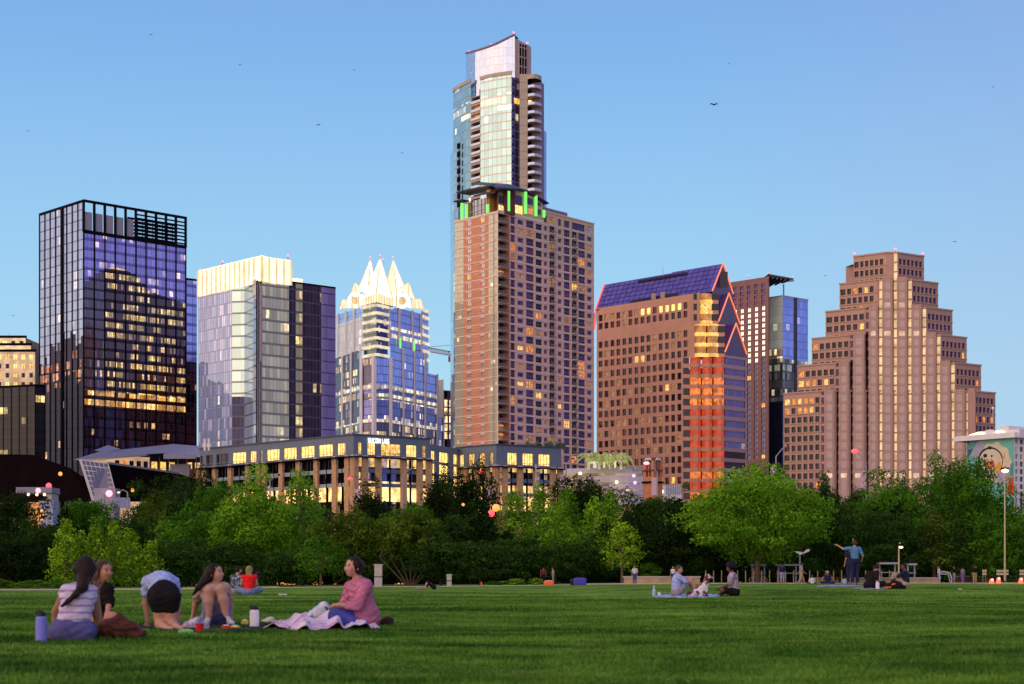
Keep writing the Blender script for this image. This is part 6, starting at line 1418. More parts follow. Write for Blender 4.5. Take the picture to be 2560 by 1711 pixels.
# ---------------------------------------------------------------- trees
def leafmat(name, dark, light, tr=.25):
    t = NT(name); at = t.n('ShaderNodeAttribute', attribute_name='tone'); nz = t.noise(.35, 3, t.pos())
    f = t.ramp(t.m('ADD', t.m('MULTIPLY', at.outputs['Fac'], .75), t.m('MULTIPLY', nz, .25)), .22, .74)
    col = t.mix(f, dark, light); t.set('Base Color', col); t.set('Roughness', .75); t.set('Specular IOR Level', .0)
    d = t.n('ShaderNodeBsdfTranslucent'); t.link(col, d.inputs[0]); mx = t.n('ShaderNodeMixShader'); mx.inputs[0].default_value = tr
    t.link(t.b.outputs[0], mx.inputs[1]); t.link(d.outputs[0], mx.inputs[2]); t.link(mx.outputs[0], t.t.nodes['Material Output'].inputs[0]); return t.mat
LM = {'bright': leafmat('bright_leaf', (.020, .09, .005), (.25, .52, .03)), 'lime': leafmat('lime_leaf', (.035, .11, .005), (.34, .58, .03)), 'mid': leafmat('mid_leaf', (.008, .045, .004), (.11, .30, .020)),
      'olive': leafmat('olive_leaf', (.008, .026, .004), (.13, .22, .022)), 'dark': leafmat('dark_leaf', (.004, .016, .004), (.055, .13, .020)), 'deep': leafmat('deep_leaf', (.003, .009, .003), (.030, .066, .014))}
BARK = solid('tree_bark', (.12, .085, .055), .95, .3, 3); BARKD = solid('dark_bark', (.04, .03, .022), .95, .3, 3)
TREEN = [0]
def tree(px, pyt, wpx, Y, kind, mat, label, base=None, fill=1.0, low=.18, group=None, leaf=None, name='tree', trunks=1, bark=None):
    """tree with its own crown: lobes of leaves round branching limbs; px, pyt: crown top in the photo"""
    TREEN[0] += 1; rng = np.random.default_rng(TREEN[0]*13+5); x = (px-CX)/F*Y; zg = gz(x, Y) if base is None else base
    H = ZC+(HY-pyt)/F*Y-zg; Wd = wpx/F*Y; r = root(name, (x, Y, zg), label, 'shrub' if name == 'shrub' else 'tree', group)
    lobes = []; z0 = low*H
    nl = {'round': 42, 'wide': 70, 'tall': 26, 'column': 20, 'cone': 26, 'clump': 20}[kind]
    for i in range(nl):
        t = (i+.5)/nl; 
        if kind in ('round', 'wide', 'clump'):
            ph = i*2.399; zz = 1-2*t; rr = math.sqrt(max(0, 1-zz*zz)); k = rng.uniform(.50, .92)
            k *= 1+.20*math.sin(2*ph+TREEN[0])+.14*math.sin(5*ph+TREEN[0]*2.3+zz*3)
            c = np.array([math.cos(ph)*rr*Wd*.5*k, math.sin(ph)*rr*Wd*.45*k, z0+(H-z0)*(.5+zz*.5*k*1.08)])
            if zz < -.2: c[:2] *= 1.12
            s = (Wd*.5*rng.uniform(.14, .36), (H-z0)*.5*rng.uniform(.12, .30))
        else:
            ph = i*2.399; prof = {'tall': math.sin(math.pi*min(1, .12+.86*t))**.7, 'column': (1-t)**.35*.95+.1, 'cone': (1-t)**.75+.08}[kind]
            c = np.array([math.cos(ph)*Wd*.36*prof, math.sin(ph)*Wd*.36*prof, z0+(H-z0)*(.04+.90*t)]); s = (Wd*.5*(.22+.26*prof)*rng.uniform(.8, 1.15), (H-z0)*rng.uniform(.07, .12))
        lobes.append((c, s))
    if kind in ('round', 'wide'):
        for i in range(10): a_ = i*2.4; k = rng.uniform(.15, .55); lobes.append((np.array([math.cos(a_)*Wd*.5*k, math.sin(a_)*Wd*.4*k, z0+(H-z0)*(.5+rng.uniform(-.28, .25))]), (Wd*.5*rng.uniform(.30, .42), (H-z0)*.5*rng.uniform(.28, .42))))
    ls = leaf or (.15+Y*.0007); A = sum(4*math.pi*s[0]*s[1] for c, s in lobes); n = int(min(52000, max(1500, A*1.5/(ls*ls)*fill)))
    w = np.array([s[0]*s[1] for c, s in lobes]); idx = rng.choice(len(lobes), n, p=w/w.sum()); C = np.array([c for c, s in lobes])[idx]; S = np.array([(s[0], s[0]*.9, s[1]) for c, s in lobes])[idx]
    d = rng.normal(size=(n, 3)); d[:, 2] = d[:, 2]*.9+.25; d /= np.linalg.norm(d, axis=1)[:, None]; rad_ = (.62+.5*rng.random(n)**.7)
    # break up the lobe surface
    ph = np.sin(d[:, 0]*7+idx*1.7)+np.sin(d[:, 2]*9+idx*2.9)+np.sin(d[:, 1]*8+idx); rad_ *= 1+.13*ph
    P_ = C+d*S*rad_[:, None]
    nrm = d+rng.normal(size=(n, 3))*.55; nrm /= np.linalg.norm(nrm, axis=1)[:, None]
    t1 = np.cross(nrm, rng.normal(size=(n, 3))); t1 /= np.linalg.norm(t1, axis=1)[:, None]; t2 = np.cross(nrm, t1)
    a = ls*rng.uniform(.55, 1.25, n)[:, None]; b_ = a*rng.uniform(.5, .8, n)[:, None]
    O = np.array([x, Y, zg]); V = np.stack([P_-t1*a*.5, P_+t2*b_*.5-t1*a*.05, P_+t1*a*.55, P_-t2*b_*.5+t1*.05*a], 1)+O
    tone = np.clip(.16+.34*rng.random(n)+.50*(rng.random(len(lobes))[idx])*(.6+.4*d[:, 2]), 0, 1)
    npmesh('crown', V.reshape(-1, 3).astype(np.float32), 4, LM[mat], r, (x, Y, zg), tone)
    bk = bark or (BARKD if mat in ('dark', 'deep') else BARK); m = MB(); base_ = Vector((x, Y, zg-.3)); tr = max(.12, H*.020); fork = Vector((x, Y, zg+z0*1.05+H*.02))
    if trunks == 1:
        m.tube(base_, fork, tr*1.25, tr, bk, 8); fk = [fork]
    else:
        fk = []
        for k in range(trunks): p = Vector((x+(k-(trunks-1)/2)*Wd*.13, Y+.3*k, zg+z0*1.25)); m.tube(base_+Vector(((k-(trunks-1)/2)*.12*tr, 0, 0)), p, tr*.6, tr*.4, bk, 6); fk.append(p)
    ids = rng.choice(len(lobes), min(9, len(lobes)), replace=False)
    for k, i in enumerate(ids):
        p = Vector(O+lobes[i][0]); f0 = fk[k % len(fk)]; mid = f0.lerp(p, .5)+Vector((0, 0, H*.03)); m.tube(f0, mid, tr*.55, tr*.32, bk, 6); m.tube(mid, p, tr*.32, tr*.12, bk, 5)
    m.build('trunk', r)
    return r
v = 1.0912
T_ = [ # view-x, view-top, view-width, Y, kind, leaf, label
 (30, 1122, 150, 235, 'round', 'deep', 'dark tree at the left edge, upper one beside the kiosk'),
 (20, 1218, 190, 150, 'round', 'deep', 'big black-green tree at the lower left edge'),
 (100, 1195, 110, 165, 'round', 'dark', 'dark green tree just left of the bright green cypresses'),
 (218, 1142, 150, 220, 'round', 'mid', 'round mid green tree above the bright cypresses at the left'),
 (305, 1190, 110, 215, 'round', 'dark', 'dark tree right of the round mid green one at the left'),
 (375, 1102, 170, 240, 'round', 'dark', 'large dark tree below the metal-roofed building'),
 (355, 1128, 70, 225, 'tall', 'olive', 'narrow olive tree before the large dark tree at the left'),
 (445, 1100, 120, 262, 'round', 'deep', 'dark tree at the left foot of the slate-topped offices'),
 (500, 1108, 130, 250, 'round', 'mid', 'green tree top at the left foot of the slate-topped offices'),
 (590, 1130, 130, 250, 'round', 'deep', 'black-green tree behind the big light green one'),
 (440, 1180, 170, 190, 'round', 'mid', 'mid green tree left of the big light green one'),
 (415, 1240, 150, 150, 'round', 'dark', 'dark low tree behind the kneeling woman'),
 (575, 1118, 150, 185, 'wide', 'bright', 'broad light green tree, its crown leaning over the offices'),
 (520, 1240, 150, 145, 'round', 'dark', 'dark low tree behind the woman with raised knees'),
 (687, 1082, 90, 190, 'tall', 'bright', 'tall slim green tree reaching over the office windows'),
 (640, 1190, 90, 200, 'tall', 'mid', 'slim mid green tree between the light green tree and the tall slim one'),
 (700, 1150, 110, 205, 'round', 'mid', 'mid green tree below the tall slim one'),
 (735, 1230, 100, 135, 'tall', 'mid', 'small leafy green tree left of the woman in the pink hoodie'),
 (640, 1270, 120, 150, 'round', 'dark', 'low dark tree behind the red-shirted picnicker'),
 (800, 1160, 150, 175, 'round', 'olive', 'round olive green tree behind the woman in the pink hoodie'),
 (850, 1118, 90, 262, 'round', 'deep', 'dark tree before the corner of the sign-bearing offices'),
 (935, 1148, 160, 215, 'round', 'mid', 'wide mid green tree below the sign-bearing offices'),
 (940, 1172, 150, 160, 'wide', 'olive', 'round tree with fan of pale slanting trunks'),
 (1012, 1088, 90, 268, 'round', 'deep', 'dark tree in the gap between the two office wings'),
 (1085, 1072, 110, 262, 'round', 'deep', 'tallest dark tree before the right office wing'),
 (1065, 1165, 120, 205, 'round', 'dark', 'dark tree right of the tree with slanting trunks'),
 (1010, 1235, 130, 150, 'round', 'dark', 'low dark tree right of the slanting trunks'),
 (1100, 1240, 150, 145, 'round', 'dark', 'broad low dark tree at the middle of the lawn edge'),
 (1180, 1128, 110, 210, 'cone', 'bright', 'bright green tree, leftmost of the bright group at the centre'),
 (1240, 1118, 100, 215, 'cone', 'bright', 'bright green tree, second of the bright group at the centre'),
 (1300, 1122, 90, 212, 'cone', 'bright', 'bright green tree, third of the bright group at the centre'),
 (1272, 1165, 80, 170, 'tall', 'bright', 'slender bright green tree standing before the central bright group'),
 (1335, 1082, 130, 262, 'round', 'deep', 'dark tree before the parking garage'),
 (1365, 1140, 90, 205, 'cone', 'bright', 'bright green tree right of the dark one before the garage'),
 (1400, 1135, 80, 205, 'cone', 'bright', 'bright green tree, rightmost of the bright group at the centre'),
 (1425, 1200, 80, 150, 'tall', 'lime', 'thin lime green tree left of the stone wall'),
 (1200, 1235, 140, 155, 'round', 'dark', 'low dark tree under the bright group at the centre'),
 (1330, 1240, 140, 160, 'round', 'dark', 'dark low tree behind the blue cooler'),
 (1480, 1130, 130, 225, 'round', 'dark', 'dark tree below the bell tower'),
 (1555, 1128, 120, 225, 'round', 'dark', 'dark tree right of the bell tower'),
 (1440, 1185, 110, 190, 'round', 'deep', 'black-green tree behind the thin lime green tree'),
 (1535, 1190, 170, 165, 'round', 'deep', 'black-green tree behind the man in the pale blue shirt'),
 (1735, 1086, 310, 150, 'wide', 'bright', 'very broad bright green oak at the right of centre'),
 (1880, 1102, 110, 240, 'round', 'dark', 'grey-green tree behind the right side of the broad oak'),
 (1925, 1160, 170, 170, 'round', 'dark', 'dark tree behind the man pointing'),
 (1640, 1225, 150, 185, 'round', 'deep', 'deep shade tree left under the broad oak'),
 (1800, 1250, 190, 200, 'round', 'deep', 'deep shade tree right under the broad oak'),
 (2045, 1092, 190, 215, 'round', 'mid', 'rounded green tree below the stepped tower'),
 (1965, 1112, 70, 235, 'round', 'dark', 'small dark tree top at the foot of the stepped tower'),
 (2200, 1040, 170, 190, 'round', 'mid', 'tall dark green tree in front of the painted mural'),
 (2290, 1120, 130, 200, 'round', 'mid', 'dark green tree at the right below the mural'),
 (2050, 1190, 170, 165, 'round', 'dark', 'dark green tree right of the man pointing'),
 (2140, 1175, 100, 130, 'cone', 'olive', 'small olive tree with a bare trunk behind the lamp post'),
 (2205, 1195, 80, 135, 'cone', 'dark', 'dim narrow tree right of the small olive one'),
 (2330, 1190, 120, 150, 'round', 'mid', 'green tree at the right edge of the photo'),
 (2262, 1185, 90, 150, 'tall', 'mid', 'narrow green tree left of the tall floodlight pole'),
]
for (a, t_, w_, Y_, kd, mt_, lab) in T_:
    kw = {}
    if Y_ < 175: Y_ = 162+(Y_-130)*.32
    if a > 2030 and Y_ < 176: Y_ = 178
    if 'slanting trunks' in lab and 'fan' in lab: kw = dict(trunks=7, low=.30, bark=BARK)
    elif 'broad bright' in lab: kw = dict(low=.22, fill=1.0)
    elif 'small olive' in lab: kw = dict(low=.18)
    elif Y_ <= 176: kw = dict(low=.10)
    elif 'deep shade' in lab: kw = dict(low=.02)
    else: kw = dict(low=.05)
    if lab.startswith('small leafy') or lab.startswith('thin lime'): kw = dict(low=.22, fill=.8)
    tree(a*v, t_*v-4, w_*v*1.2, Y_, kd, mt_, lab, group='trees behind the lawn', **kw)
for k, (a, t_, w_) in enumerate(((150, 1187, 62), (183, 1218, 55), (218, 1200, 62), (262, 1195, 55), (298, 1208, 62), (345, 1238, 60))):
    tree(a*v, t_*v, w_*v*1.25, 157+k*1.5, 'cone', 'lime', 'lime green cypress behind the left picnickers, %s' % ('leftmost and tallest of six', 'second from the left', 'third from the left', 'fourth from the left', 'fifth from the left', 'rightmost of six')[k], group='lime green cypresses', low=.03, fill=.9)
# undergrowth and shrubs along the path
for k, (px, pyt, w_, Y_, mt_, lab) in enumerate(((60, 1452, 90, 154, 'mid', 'low green shrub by the path at the left edge'), (140, 1448, 90, 154, 'mid', 'low green shrub by the path behind the water bottle'), (-5, 1446, 60, 154, 'olive', 'grassy tuft by the path cut by the left edge'), (1290, 1447, 60, 164, 'bright', 'small bright bush by the path at the centre'), (1342, 1445, 40, 164, 'bright', 'second small bright bush by the path at the centre'), (1235, 1452, 50, 166, 'mid', 'dull green bush by the path at the centre'), (1620, 1400, 90, 172, 'mid', 'tall bush behind the stone wall'))):
    tree(px, pyt, w_, Y_, 'clump', mt_, lab, group='shrubs along the path', low=0, name='shrub', leaf=.14)
# one dark leaf mass, added behind the trunks for the darkness under the crowns
def thicket():
    rng = np.random.default_rng(99); n = 60000; px = rng.uniform(-150, 2750, n); Y = rng.uniform(196, 214, n); x = (px-CX)/F*Y
    top = 5.0+2.2*np.sin(px*.012)+1.5*np.sin(px*.037+1)+1.2*np.sin(px*.09); z = gzn(x, Y)+rng.random(n)*np.maximum(top, 1.5)
    P_ = np.stack([x, Y, z], 1); t1 = rng.normal(size=(n, 3)); t1 /= np.linalg.norm(t1, axis=1)[:, None]; t2 = np.cross(t1, rng.normal(size=(n, 3))); t2 /= np.linalg.norm(t2, axis=1)[:, None]
    a = rng.uniform(.3, .7, n)[:, None]; V = np.stack([P_-t1*a*.5, P_+t2*a*.35, P_+t1*a*.5, P_-t2*a*.35], 1)
    tag(npmesh('undergrowth', V.reshape(-1, 3).astype(np.float32), 4, LM['deep'], None, (0, 0, 0), rng.random(n)*.6), kind='stuff', label='dark undergrowth added behind the trees for the darkness under their crowns', cat='undergrowth')
thicket()
# ---------------------------------------------------------------- people: one continuous skin grown round a skeleton
def surf(prims, cell, cuts=(), smin=.03):
    """prims: (a, b, ra, rb[, k]) tapered limbs; cuts: ('s', centre, r) spheres or ('p', point, normal) half-spaces to remove"""
    P = np.array([[*p[0], *p[1]] for p in prims], float); Rm = max(max(p[2], p[3]) for p in prims)+.04
    lo = np.minimum(P[:, :3], P[:, 3:]).min(0)-Rm; hi = np.maximum(P[:, :3], P[:, 3:]).max(0)+Rm
    n = np.ceil((hi-lo)/cell).astype(int)+2; D = np.full(n, .5)
    ax = [lo[i]+cell*np.arange(n[i]) for i in range(3)]
    for p in prims:
        a, b, ra, rb = np.array(p[0], float), np.array(p[1], float), p[2], p[3]; k = p[4] if len(p) > 4 else smin
        m = max(ra, rb)+.07; l = np.minimum(a, b)-m; h = np.maximum(a, b)+m
        i0 = np.maximum(0, ((l-lo)/cell).astype(int)); i1 = np.minimum(n, ((h-lo)/cell).astype(int)+2)
        X, Y, Z = np.meshgrid(ax[0][i0[0]:i1[0]], ax[1][i0[1]:i1[1]], ax[2][i0[2]:i1[2]], indexing='ij')
        d = b-a; L = max(1e-9, d@d); t = np.clip(((X-a[0])*d[0]+(Y-a[1])*d[1]+(Z-a[2])*d[2])/L, 0, 1)
        q = np.sqrt((X-a[0]-d[0]*t)**2+(Y-a[1]-d[1]*t)**2+(Z-a[2]-d[2]*t)**2)-(ra+(rb-ra)*t)
        s = D[i0[0]:i1[0], i0[1]:i1[1], i0[2]:i1[2]]; hh = np.maximum(k-np.abs(s-q), 0)/k; D[i0[0]:i1[0], i0[1]:i1[1], i0[2]:i1[2]] = np.minimum(s, q)-hh*hh*k*.25
    if cuts:
        X, Y, Z = np.meshgrid(*ax, indexing='ij')
        for c in cuts:
            if c[0] == 's': D = np.maximum(D, c[2]-np.sqrt((X-c[1][0])**2+(Y-c[1][1])**2+(Z-c[1][2])**2))
            else: q, nn = c[1], c[2]; D = np.maximum(D, (X-q[0])*nn[0]+(Y-q[1])*nn[1]+(Z-q[2])*nn[2])
    S = D < 0; nx, ny, nz = D.shape
    c = [(i, j, k) for i in (0, 1) for j in (0, 1) for k in (0, 1)]
    sl = lambda A, o: A[o[0]:nx-1+o[0], o[1]:ny-1+o[1], o[2]:nz-1+o[2]]
    cnt = sum(sl(S, o).astype(int) for o in c); act = (cnt > 0) & (cnt < 8); ids = -np.ones(act.shape, int); I = np.argwhere(act); ids[act] = np.arange(len(I))
    acc = np.zeros((len(I), 3)); w = np.zeros(len(I))
    for o in c:
        for axis in range(3):
            if o[axis]: continue
            o2 = list(o); o2[axis] = 1; a = D[I[:, 0]+o[0], I[:, 1]+o[1], I[:, 2]+o[2]]; b = D[I[:, 0]+o2[0], I[:, 1]+o2[1], I[:, 2]+o2[2]]
            m = (a < 0) != (b < 0); t = np.where(m, a/np.where(a-b == 0, 1, a-b), 0); pt = np.tile(np.array(o, float), (len(I), 1)); pt[:, axis] += t
            acc[m] += pt[m]; w[m] += 1
    V = lo+(I+acc/np.maximum(w, 1)[:, None])*cell; Fs = []
    for axis in range(3):
        u, v_ = (axis+1) % 3, (axis+2) % 3; s0 = [slice(None)]*3; s1 = [slice(None)]*3; s0[axis] = slice(0, -1); s1[axis] = slice(1, None)
        E = np.argwhere(S[tuple(s0)] != S[tuple(s1)]); E = E[(E[:, u] > 0) & (E[:, v_] > 0) & (E[:, u] < D.shape[u]-1) & (E[:, v_] < D.shape[v_]-1)]
        if not len(E): continue
        ins = S[E[:, 0], E[:, 1], E[:, 2]]; q = []
        for du, dv in ((-1, -1), (0, -1), (0, 0), (-1, 0)): e = E.copy(); e[:, u] += du; e[:, v_] += dv; q.append(ids[e[:, 0], e[:, 1], e[:, 2]])
        Q = np.stack(q, 1); Q[~ins] = Q[~ins][:, ::-1]; Fs.append(Q[(Q >= 0).all(1)])
    return V, np.concatenate(Fs)
def smesh(name, prims, cell, mat, r, cuts=(), smin=.03, label=None):
    V, Fc = surf(prims, cell, cuts, smin)
    if name in ('shirt', 'sweatshirt', 'trousers', 'shorts', 'cloth_body', 'bag_body'):   # folds
        q = 1.0 if name != 'shorts' else .6; x, y, z = V[:, 0], V[:, 1], V[:, 2]; w = np.sin(x*38+z*60+3*np.sin(x*17+y*13))+np.sin(z*85-x*30+2*np.sin(y*21))
        V = V+(.0045*q*w)[:, None]*np.stack([np.sin(z*9+1), -np.ones(len(V)), np.cos(x*11)], 1)
    if name == 'hair': x, y, z = V[:, 0], V[:, 1], V[:, 2]; V = V+(.0035*np.sin(x*190+30*np.sin(z*6)))[:, None]*np.array([.3, -1, .2])
    o3 = np.array(r['o3']); me = bpy.data.meshes.new(name); me.from_pydata((V-o3).tolist(), [], Fc.tolist()); me.materials.append(mat)
    me.polygons.foreach_set('use_smooth', [True]*len(me.polygons)); me.update(); o = bpy.data.objects.new(name, me); COL.objects.link(o); o.parent = r
    if label: o['label'] = label
    return o
def cloth(name, col, stripes=None, var=.14, rough=.9, spot=None):
    t = NT(name); p = t.pos(); n1 = t.noise(9, 4, p, .6); f = t.ramp(n1, .3, .7); c = t.mix(f, tuple(x*(1-var*2) for x in col), tuple(min(1, x*(1+var)) for x in col))
    if stripes:
        s = t.n('ShaderNodeSeparateXYZ'); t.link(p, s.inputs[0]); w = t.m('SINE', t.m('ADD', t.m('MULTIPLY', s.outputs[2], stripes[1]), t.m('MULTIPLY', n1, 3.5))); c = t.mix(t.ramp(w, .45, .8), c, stripes[0])
    if spot: c = t.mix(t.ramp(t.noise(spot[1], 3, p), .50, .58), c, spot[0])
    t.set('Base Color', c); t.set('Roughness', rough); t.set('Specular IOR Level', .15); t.bump(n1, .5, .03); return t.mat
SK = {'fair': cloth('fair_skin', (.50, .27, .19), var=.05, rough=.55), 'tan': cloth('tan_skin', (.34, .165, .10), var=.05, rough=.55), 'brown': cloth('brown_skin', (.17, .075, .045), var=.05, rough=.5), 'pink': cloth('pinkish_skin', (.48, .22, .15), var=.05, rough=.55)}
HR = {'dark': cloth('dark_brown_hair', (.022, .010, .007), var=.3, rough=.5), 'brown': cloth('brown_hair', (.075, .038, .018), var=.3, rough=.5), 'blonde': cloth('blonde_hair', (.34, .23, .10), var=.3, rough=.6), 'black': cloth('black_hair', (.008, .006, .007), var=.3, rough=.5)}
EYE = solid('dark_eye', (.015, .01, .01), .3); LIP = solid('lips', (.30, .07, .07), .5); EYW = solid('eye_white', (.6, .57, .55), .4)
V3 = lambda *a: Vector(a)
def person(J, fwd, label, skin='fair', hair='dark', top=None, sleeve=.45, bottom=None, leg=.5, shoe=None, cell=.02, sc_=1.0, up=(0, 0, 1), hairstyle='short', hood=False, hands=True, group=None, crop=0.0, hipw=1.0, locks=()):
    """J: joints in world space, image-left side first (l) then image-right side (r)"""
    g = J.get('root') or J['P']; r = root('person', (g.x, g.y, gz(g.x, g.y) if 'rz' not in J else J['rz']), label, 'person', group)
    s = sc_; H, N, P = J['H'], J['N'], J['P']; fwd = Vector(fwd).normalized(); up = Vector(up); up = (up-fwd*up.dot(fwd)).normalized(); rt = fwd.cross(up)
    B = []; waist = P.lerp(N, .38); chest = P.lerp(N, .72)
    tor = [(P, waist, .125*s*hipw, .105*s, .06), (waist, chest, .10*s, .12*s, .06), (chest, N, .115*s, .055*s, .06)]
    for k in 'lr':
        S, hp = J['S'+k], J['h'+k]; tor += [(S, chest.lerp(S, .35), .052*s, .085*s, .06), (hp, P, .095*s*hipw, .11*s*hipw, .06), (chest.lerp(S, .4), waist.lerp(hp, .3), .08*s, .085*s, .06)]
    arm = {}; legp = {}
    for k in 'lr':
        S, E, Wr = J['S'+k], J['E'+k], J['W'+k]; arm[k] = [(S, E, .050*s, .038*s, .03), (E, Wr, .038*s, .025*s, .02)]
        h, K, A = J['h'+k], J['K'+k], J['A'+k]; legp[k] = [(h, K, .085*s*hipw, .056*s, .05), (K, K.lerp(A, .35), .054*s, .056*s, .03), (K.lerp(A, .35), A, .056*s, .034*s, .03)]
    head = [(H+up*.025*s, H+up*.02*s-fwd*.015*s, .088*s, .09*s, .02), (H-up*.035*s+fwd*.02*s, H-up*.068*s+fwd*.045*s, .066*s, .042*s, .03), (N, H-up*.04*s-fwd*.01*s, .052*s, .05*s, .03),
            (H+fwd*.088*s+up*.005*s, H+fwd*.108*s-up*.028*s, .009*s, .015*s, .015), (H+fwd*.085*s-up*.058*s+rt*.012*s, H+fwd*.085*s-up*.058*s-rt*.012*s, .012*s, .012*s, .012)]
    for q in (-1, 1): head += [(H+rt*q*.088*s-up*.005*s, H+rt*q*.09*s-up*.03*s, .018*s, .014*s, .01), (H+rt*q*.035*s+fwd*.07*s-up*.02*s, H+rt*q*.03*s+fwd*.06*s-up*.04*s, .03*s, .03*s, .02)]
    B = tor+head+arm['l']+arm['r']+legp['l']+legp['r']
    fine = cell <= .014
    for k in 'lr':
        E, Wr, A, T = J['E'+k], J['W'+k], J['A'+k], J['T'+k]; d = J.get('D'+k); d = (d if d is not None else (Wr-E)).normalized()
        sd = d.cross(Vector((0, 0, 1)) if abs(d.z) < .8 else Vector((0, 1, 0))).normalized(); nn = sd.cross(d).normalized()
        B.append((Wr, Wr+d*.07*s, .026*s, .032*s, .02))
        if hands:
            for i, L in enumerate((.060, .072, .066, .05)):
                o = Wr+d*.085*s+sd*(i-1.5)*.019*s; m_ = o+d*L*.5*s-nn*.008*s; B += [(o, m_, .0088*s, .0082*s, .004), (m_, m_+d*L*.4*s-nn*.02*s, .0082*s, .0072*s, .004)]
            o = Wr+d*.03*s-sd*.026*s; B += [(o, o+d*.035*s-sd*.025*s, .012*s, .0095*s, .006), (o+d*.035*s-sd*.025*s, o+d*.065*s-sd*.028*s, .0095*s, .008*s, .004)]
        B += [(A, A.lerp(T, .3)+Vector((0, 0, -.01)), .038*s, .036*s, .02), (A+(A-T).normalized()*.03*s-Vector((0, 0, .03*s)), T, .034*s, .026*s, .02)]
    smesh('body', B, cell, SK[skin], r)
    e = .014*s
    if top:
        w = waist.lerp(P, .75-crop); P_ = [(w, waist, .125*s*hipw+e, .108*s+e, .05), (waist, chest, .105*s+e, .122*s+e, .05), (chest, N-(N-chest)*.12, .118*s+e, .058*s+e, .05)]
        for k in 'lr':
            S, hp, E, Wr = J['S'+k], J['h'+k], J['E'+k], J['W'+k]; P_ += [(S, chest.lerp(S, .35), .055*s+e, .088*s+e, .05), (chest.lerp(S, .4), waist.lerp(hp, .35-crop*.3), .083*s+e, .092*s*hipw+e, .05)]
            if sleeve > 0:
                P_.append((S, S.lerp(E, min(1, sleeve*2)), .056*s+e, (.056-.010*min(1, sleeve*2))*s+e*1.2, .03))
                if sleeve > .5: P_.append((E, E.lerp(Wr, sleeve*2-1), .045*s+e*1.2, .034*s+e*1.4, .03))
        if crop < -.3: P_ += [(J['h'+k], P, .115*s+e*1.8, .125*s+e*1.8, .05) for k in 'lr']+[(J['hl'], J['hl'].lerp(J['Kl'], .35), .11*s, .10*s, .04), (J['hr'], J['hr'].lerp(J['Kr'], .35), .11*s, .10*s, .04)]
        if hood: P_ += [(N-fwd*.07*s-up*.02*s+rt*.05, N-fwd*.09*s-up*.04*s-rt*.05, .055*s, .055*s, .04), (N+rt*.07-up*.01, N+fwd*.05-up*.03, .035*s, .03*s, .03), (N-rt*.07-up*.01, N+fwd*.05-up*.03, .035*s, .03*s, .03)]
        smesh('sweatshirt' if hood else 'shirt', P_, cell, top, r)
    if bottom:
        P_ = [(P, P.lerp(waist, .25), .128*s*hipw+e*.8, .115*s+e*.8, .05)]
        for k in 'lr':
            h, K, A = J['h'+k], J['K'+k], J['A'+k]; P_ += [(h, P, .10*s*hipw+e, .115*s*hipw+e, .05)]
            P_.append((h, h.lerp(K, min(1, leg*2)), .088*s*hipw+e, (.088-.026*min(1, leg*2))*s+e*1.3, .04))
            if leg > .5: P_ += [(K, K.lerp(A, leg*2-1), .062*s+e, .046*s+e, .03)]
        smesh('shorts' if leg <= .5 else 'trousers', P_, cell, bottom, r)
    if shoe:
        for k in 'lr':
            A, T = J['A'+k], J['T'+k]; bk = (A-T); bk.z = 0; bk = bk.normalized()*.035*s
            smesh('shoe', [(A+bk-Vector((0, 0, .03*s)), T, .044*s, .036*s, .02), (A, A+(T-A)*.4, .046*s, .038*s, .02)], cell, shoe, r)
    hc = [(H+up*.032*s-fwd*.012*s, H-fwd*.028*s+up*.01*s, .094*s, .095*s, .02)]; cut = [('s', tuple(H+fwd*.085*s-up*(.012 if hairstyle in ('bun', 'mid', 'long') else .03)*s), .086*s), ('p', tuple(H-up*.075*s), tuple(-up))]
    if hairstyle in ('long', 'tail', 'bun', 'mid'):
        hc += [(H-fwd*.05*s, H-fwd*.055*s-up*.06*s, .085*s, .05*s, .03)]; cut[1] = ('p', tuple(H-up*.9*s), tuple(-up))
        for q in (-1, 1): hc.append((H+rt*q*.06*s+up*.02*s-fwd*.01*s, H+rt*q*.075*s-up*.06*s-fwd*.03*s, .05*s, .03*s, .03))
    if hairstyle in ('long',): hc += [(H-fwd*.06*s+rt*x*.04-up*.04, N-fwd*.09*s-up*.12*s+rt*x*.07, .05*s, .03*s, .03) for x in (-1, 0, 1)]
    if hairstyle == 'bun': hc.append((H-fwd*.10*s+up*.01*s, H-fwd*.12*s-up*.01*s, .045*s, .042*s, .02))
    if hairstyle == 'big': hc = [(H+up*.05*s-fwd*.02*s, H-fwd*.04*s+up*.02*s, .122*s, .125*s, .02)]
    hc += [tuple(l) for l in locks]
    smesh('hair', hc, cell*.8, HR[hair], r, cut)
    if cell <= .02:
        for q in (-1, 1):
            m = MB(); c = H+fwd*.078*s+rt*q*.032*s+up*.008*s; m.ball(c, (.018*s, .014*s, .0105*s), EYE, 8); m.build('eye', r)
            m = MB(); c2 = c+up*.020*s+fwd*.004*s; m.tube(c2-rt*.018*s, c2+rt*.018*s, .0055*s, .004*s, HR[hair], 5); m.build('eyebrow', r)
        m = MB(); c = H+fwd*.096*s-up*.052*s; m.tube(c-rt*.02*s, c, .003*s, .0065*s, LIP, 6); m.tube(c, c+rt*.02*s, .0065*s, .003*s, LIP, 6); m.build('mouth', r)
    return r
def jw(Y0, **kw):
    """joints from their places in the photo: name=(px, py, depth offset)"""
    return {k: W(v_[0], v_[1], Y0+v_[2]) for k, v_ in kw.items()}
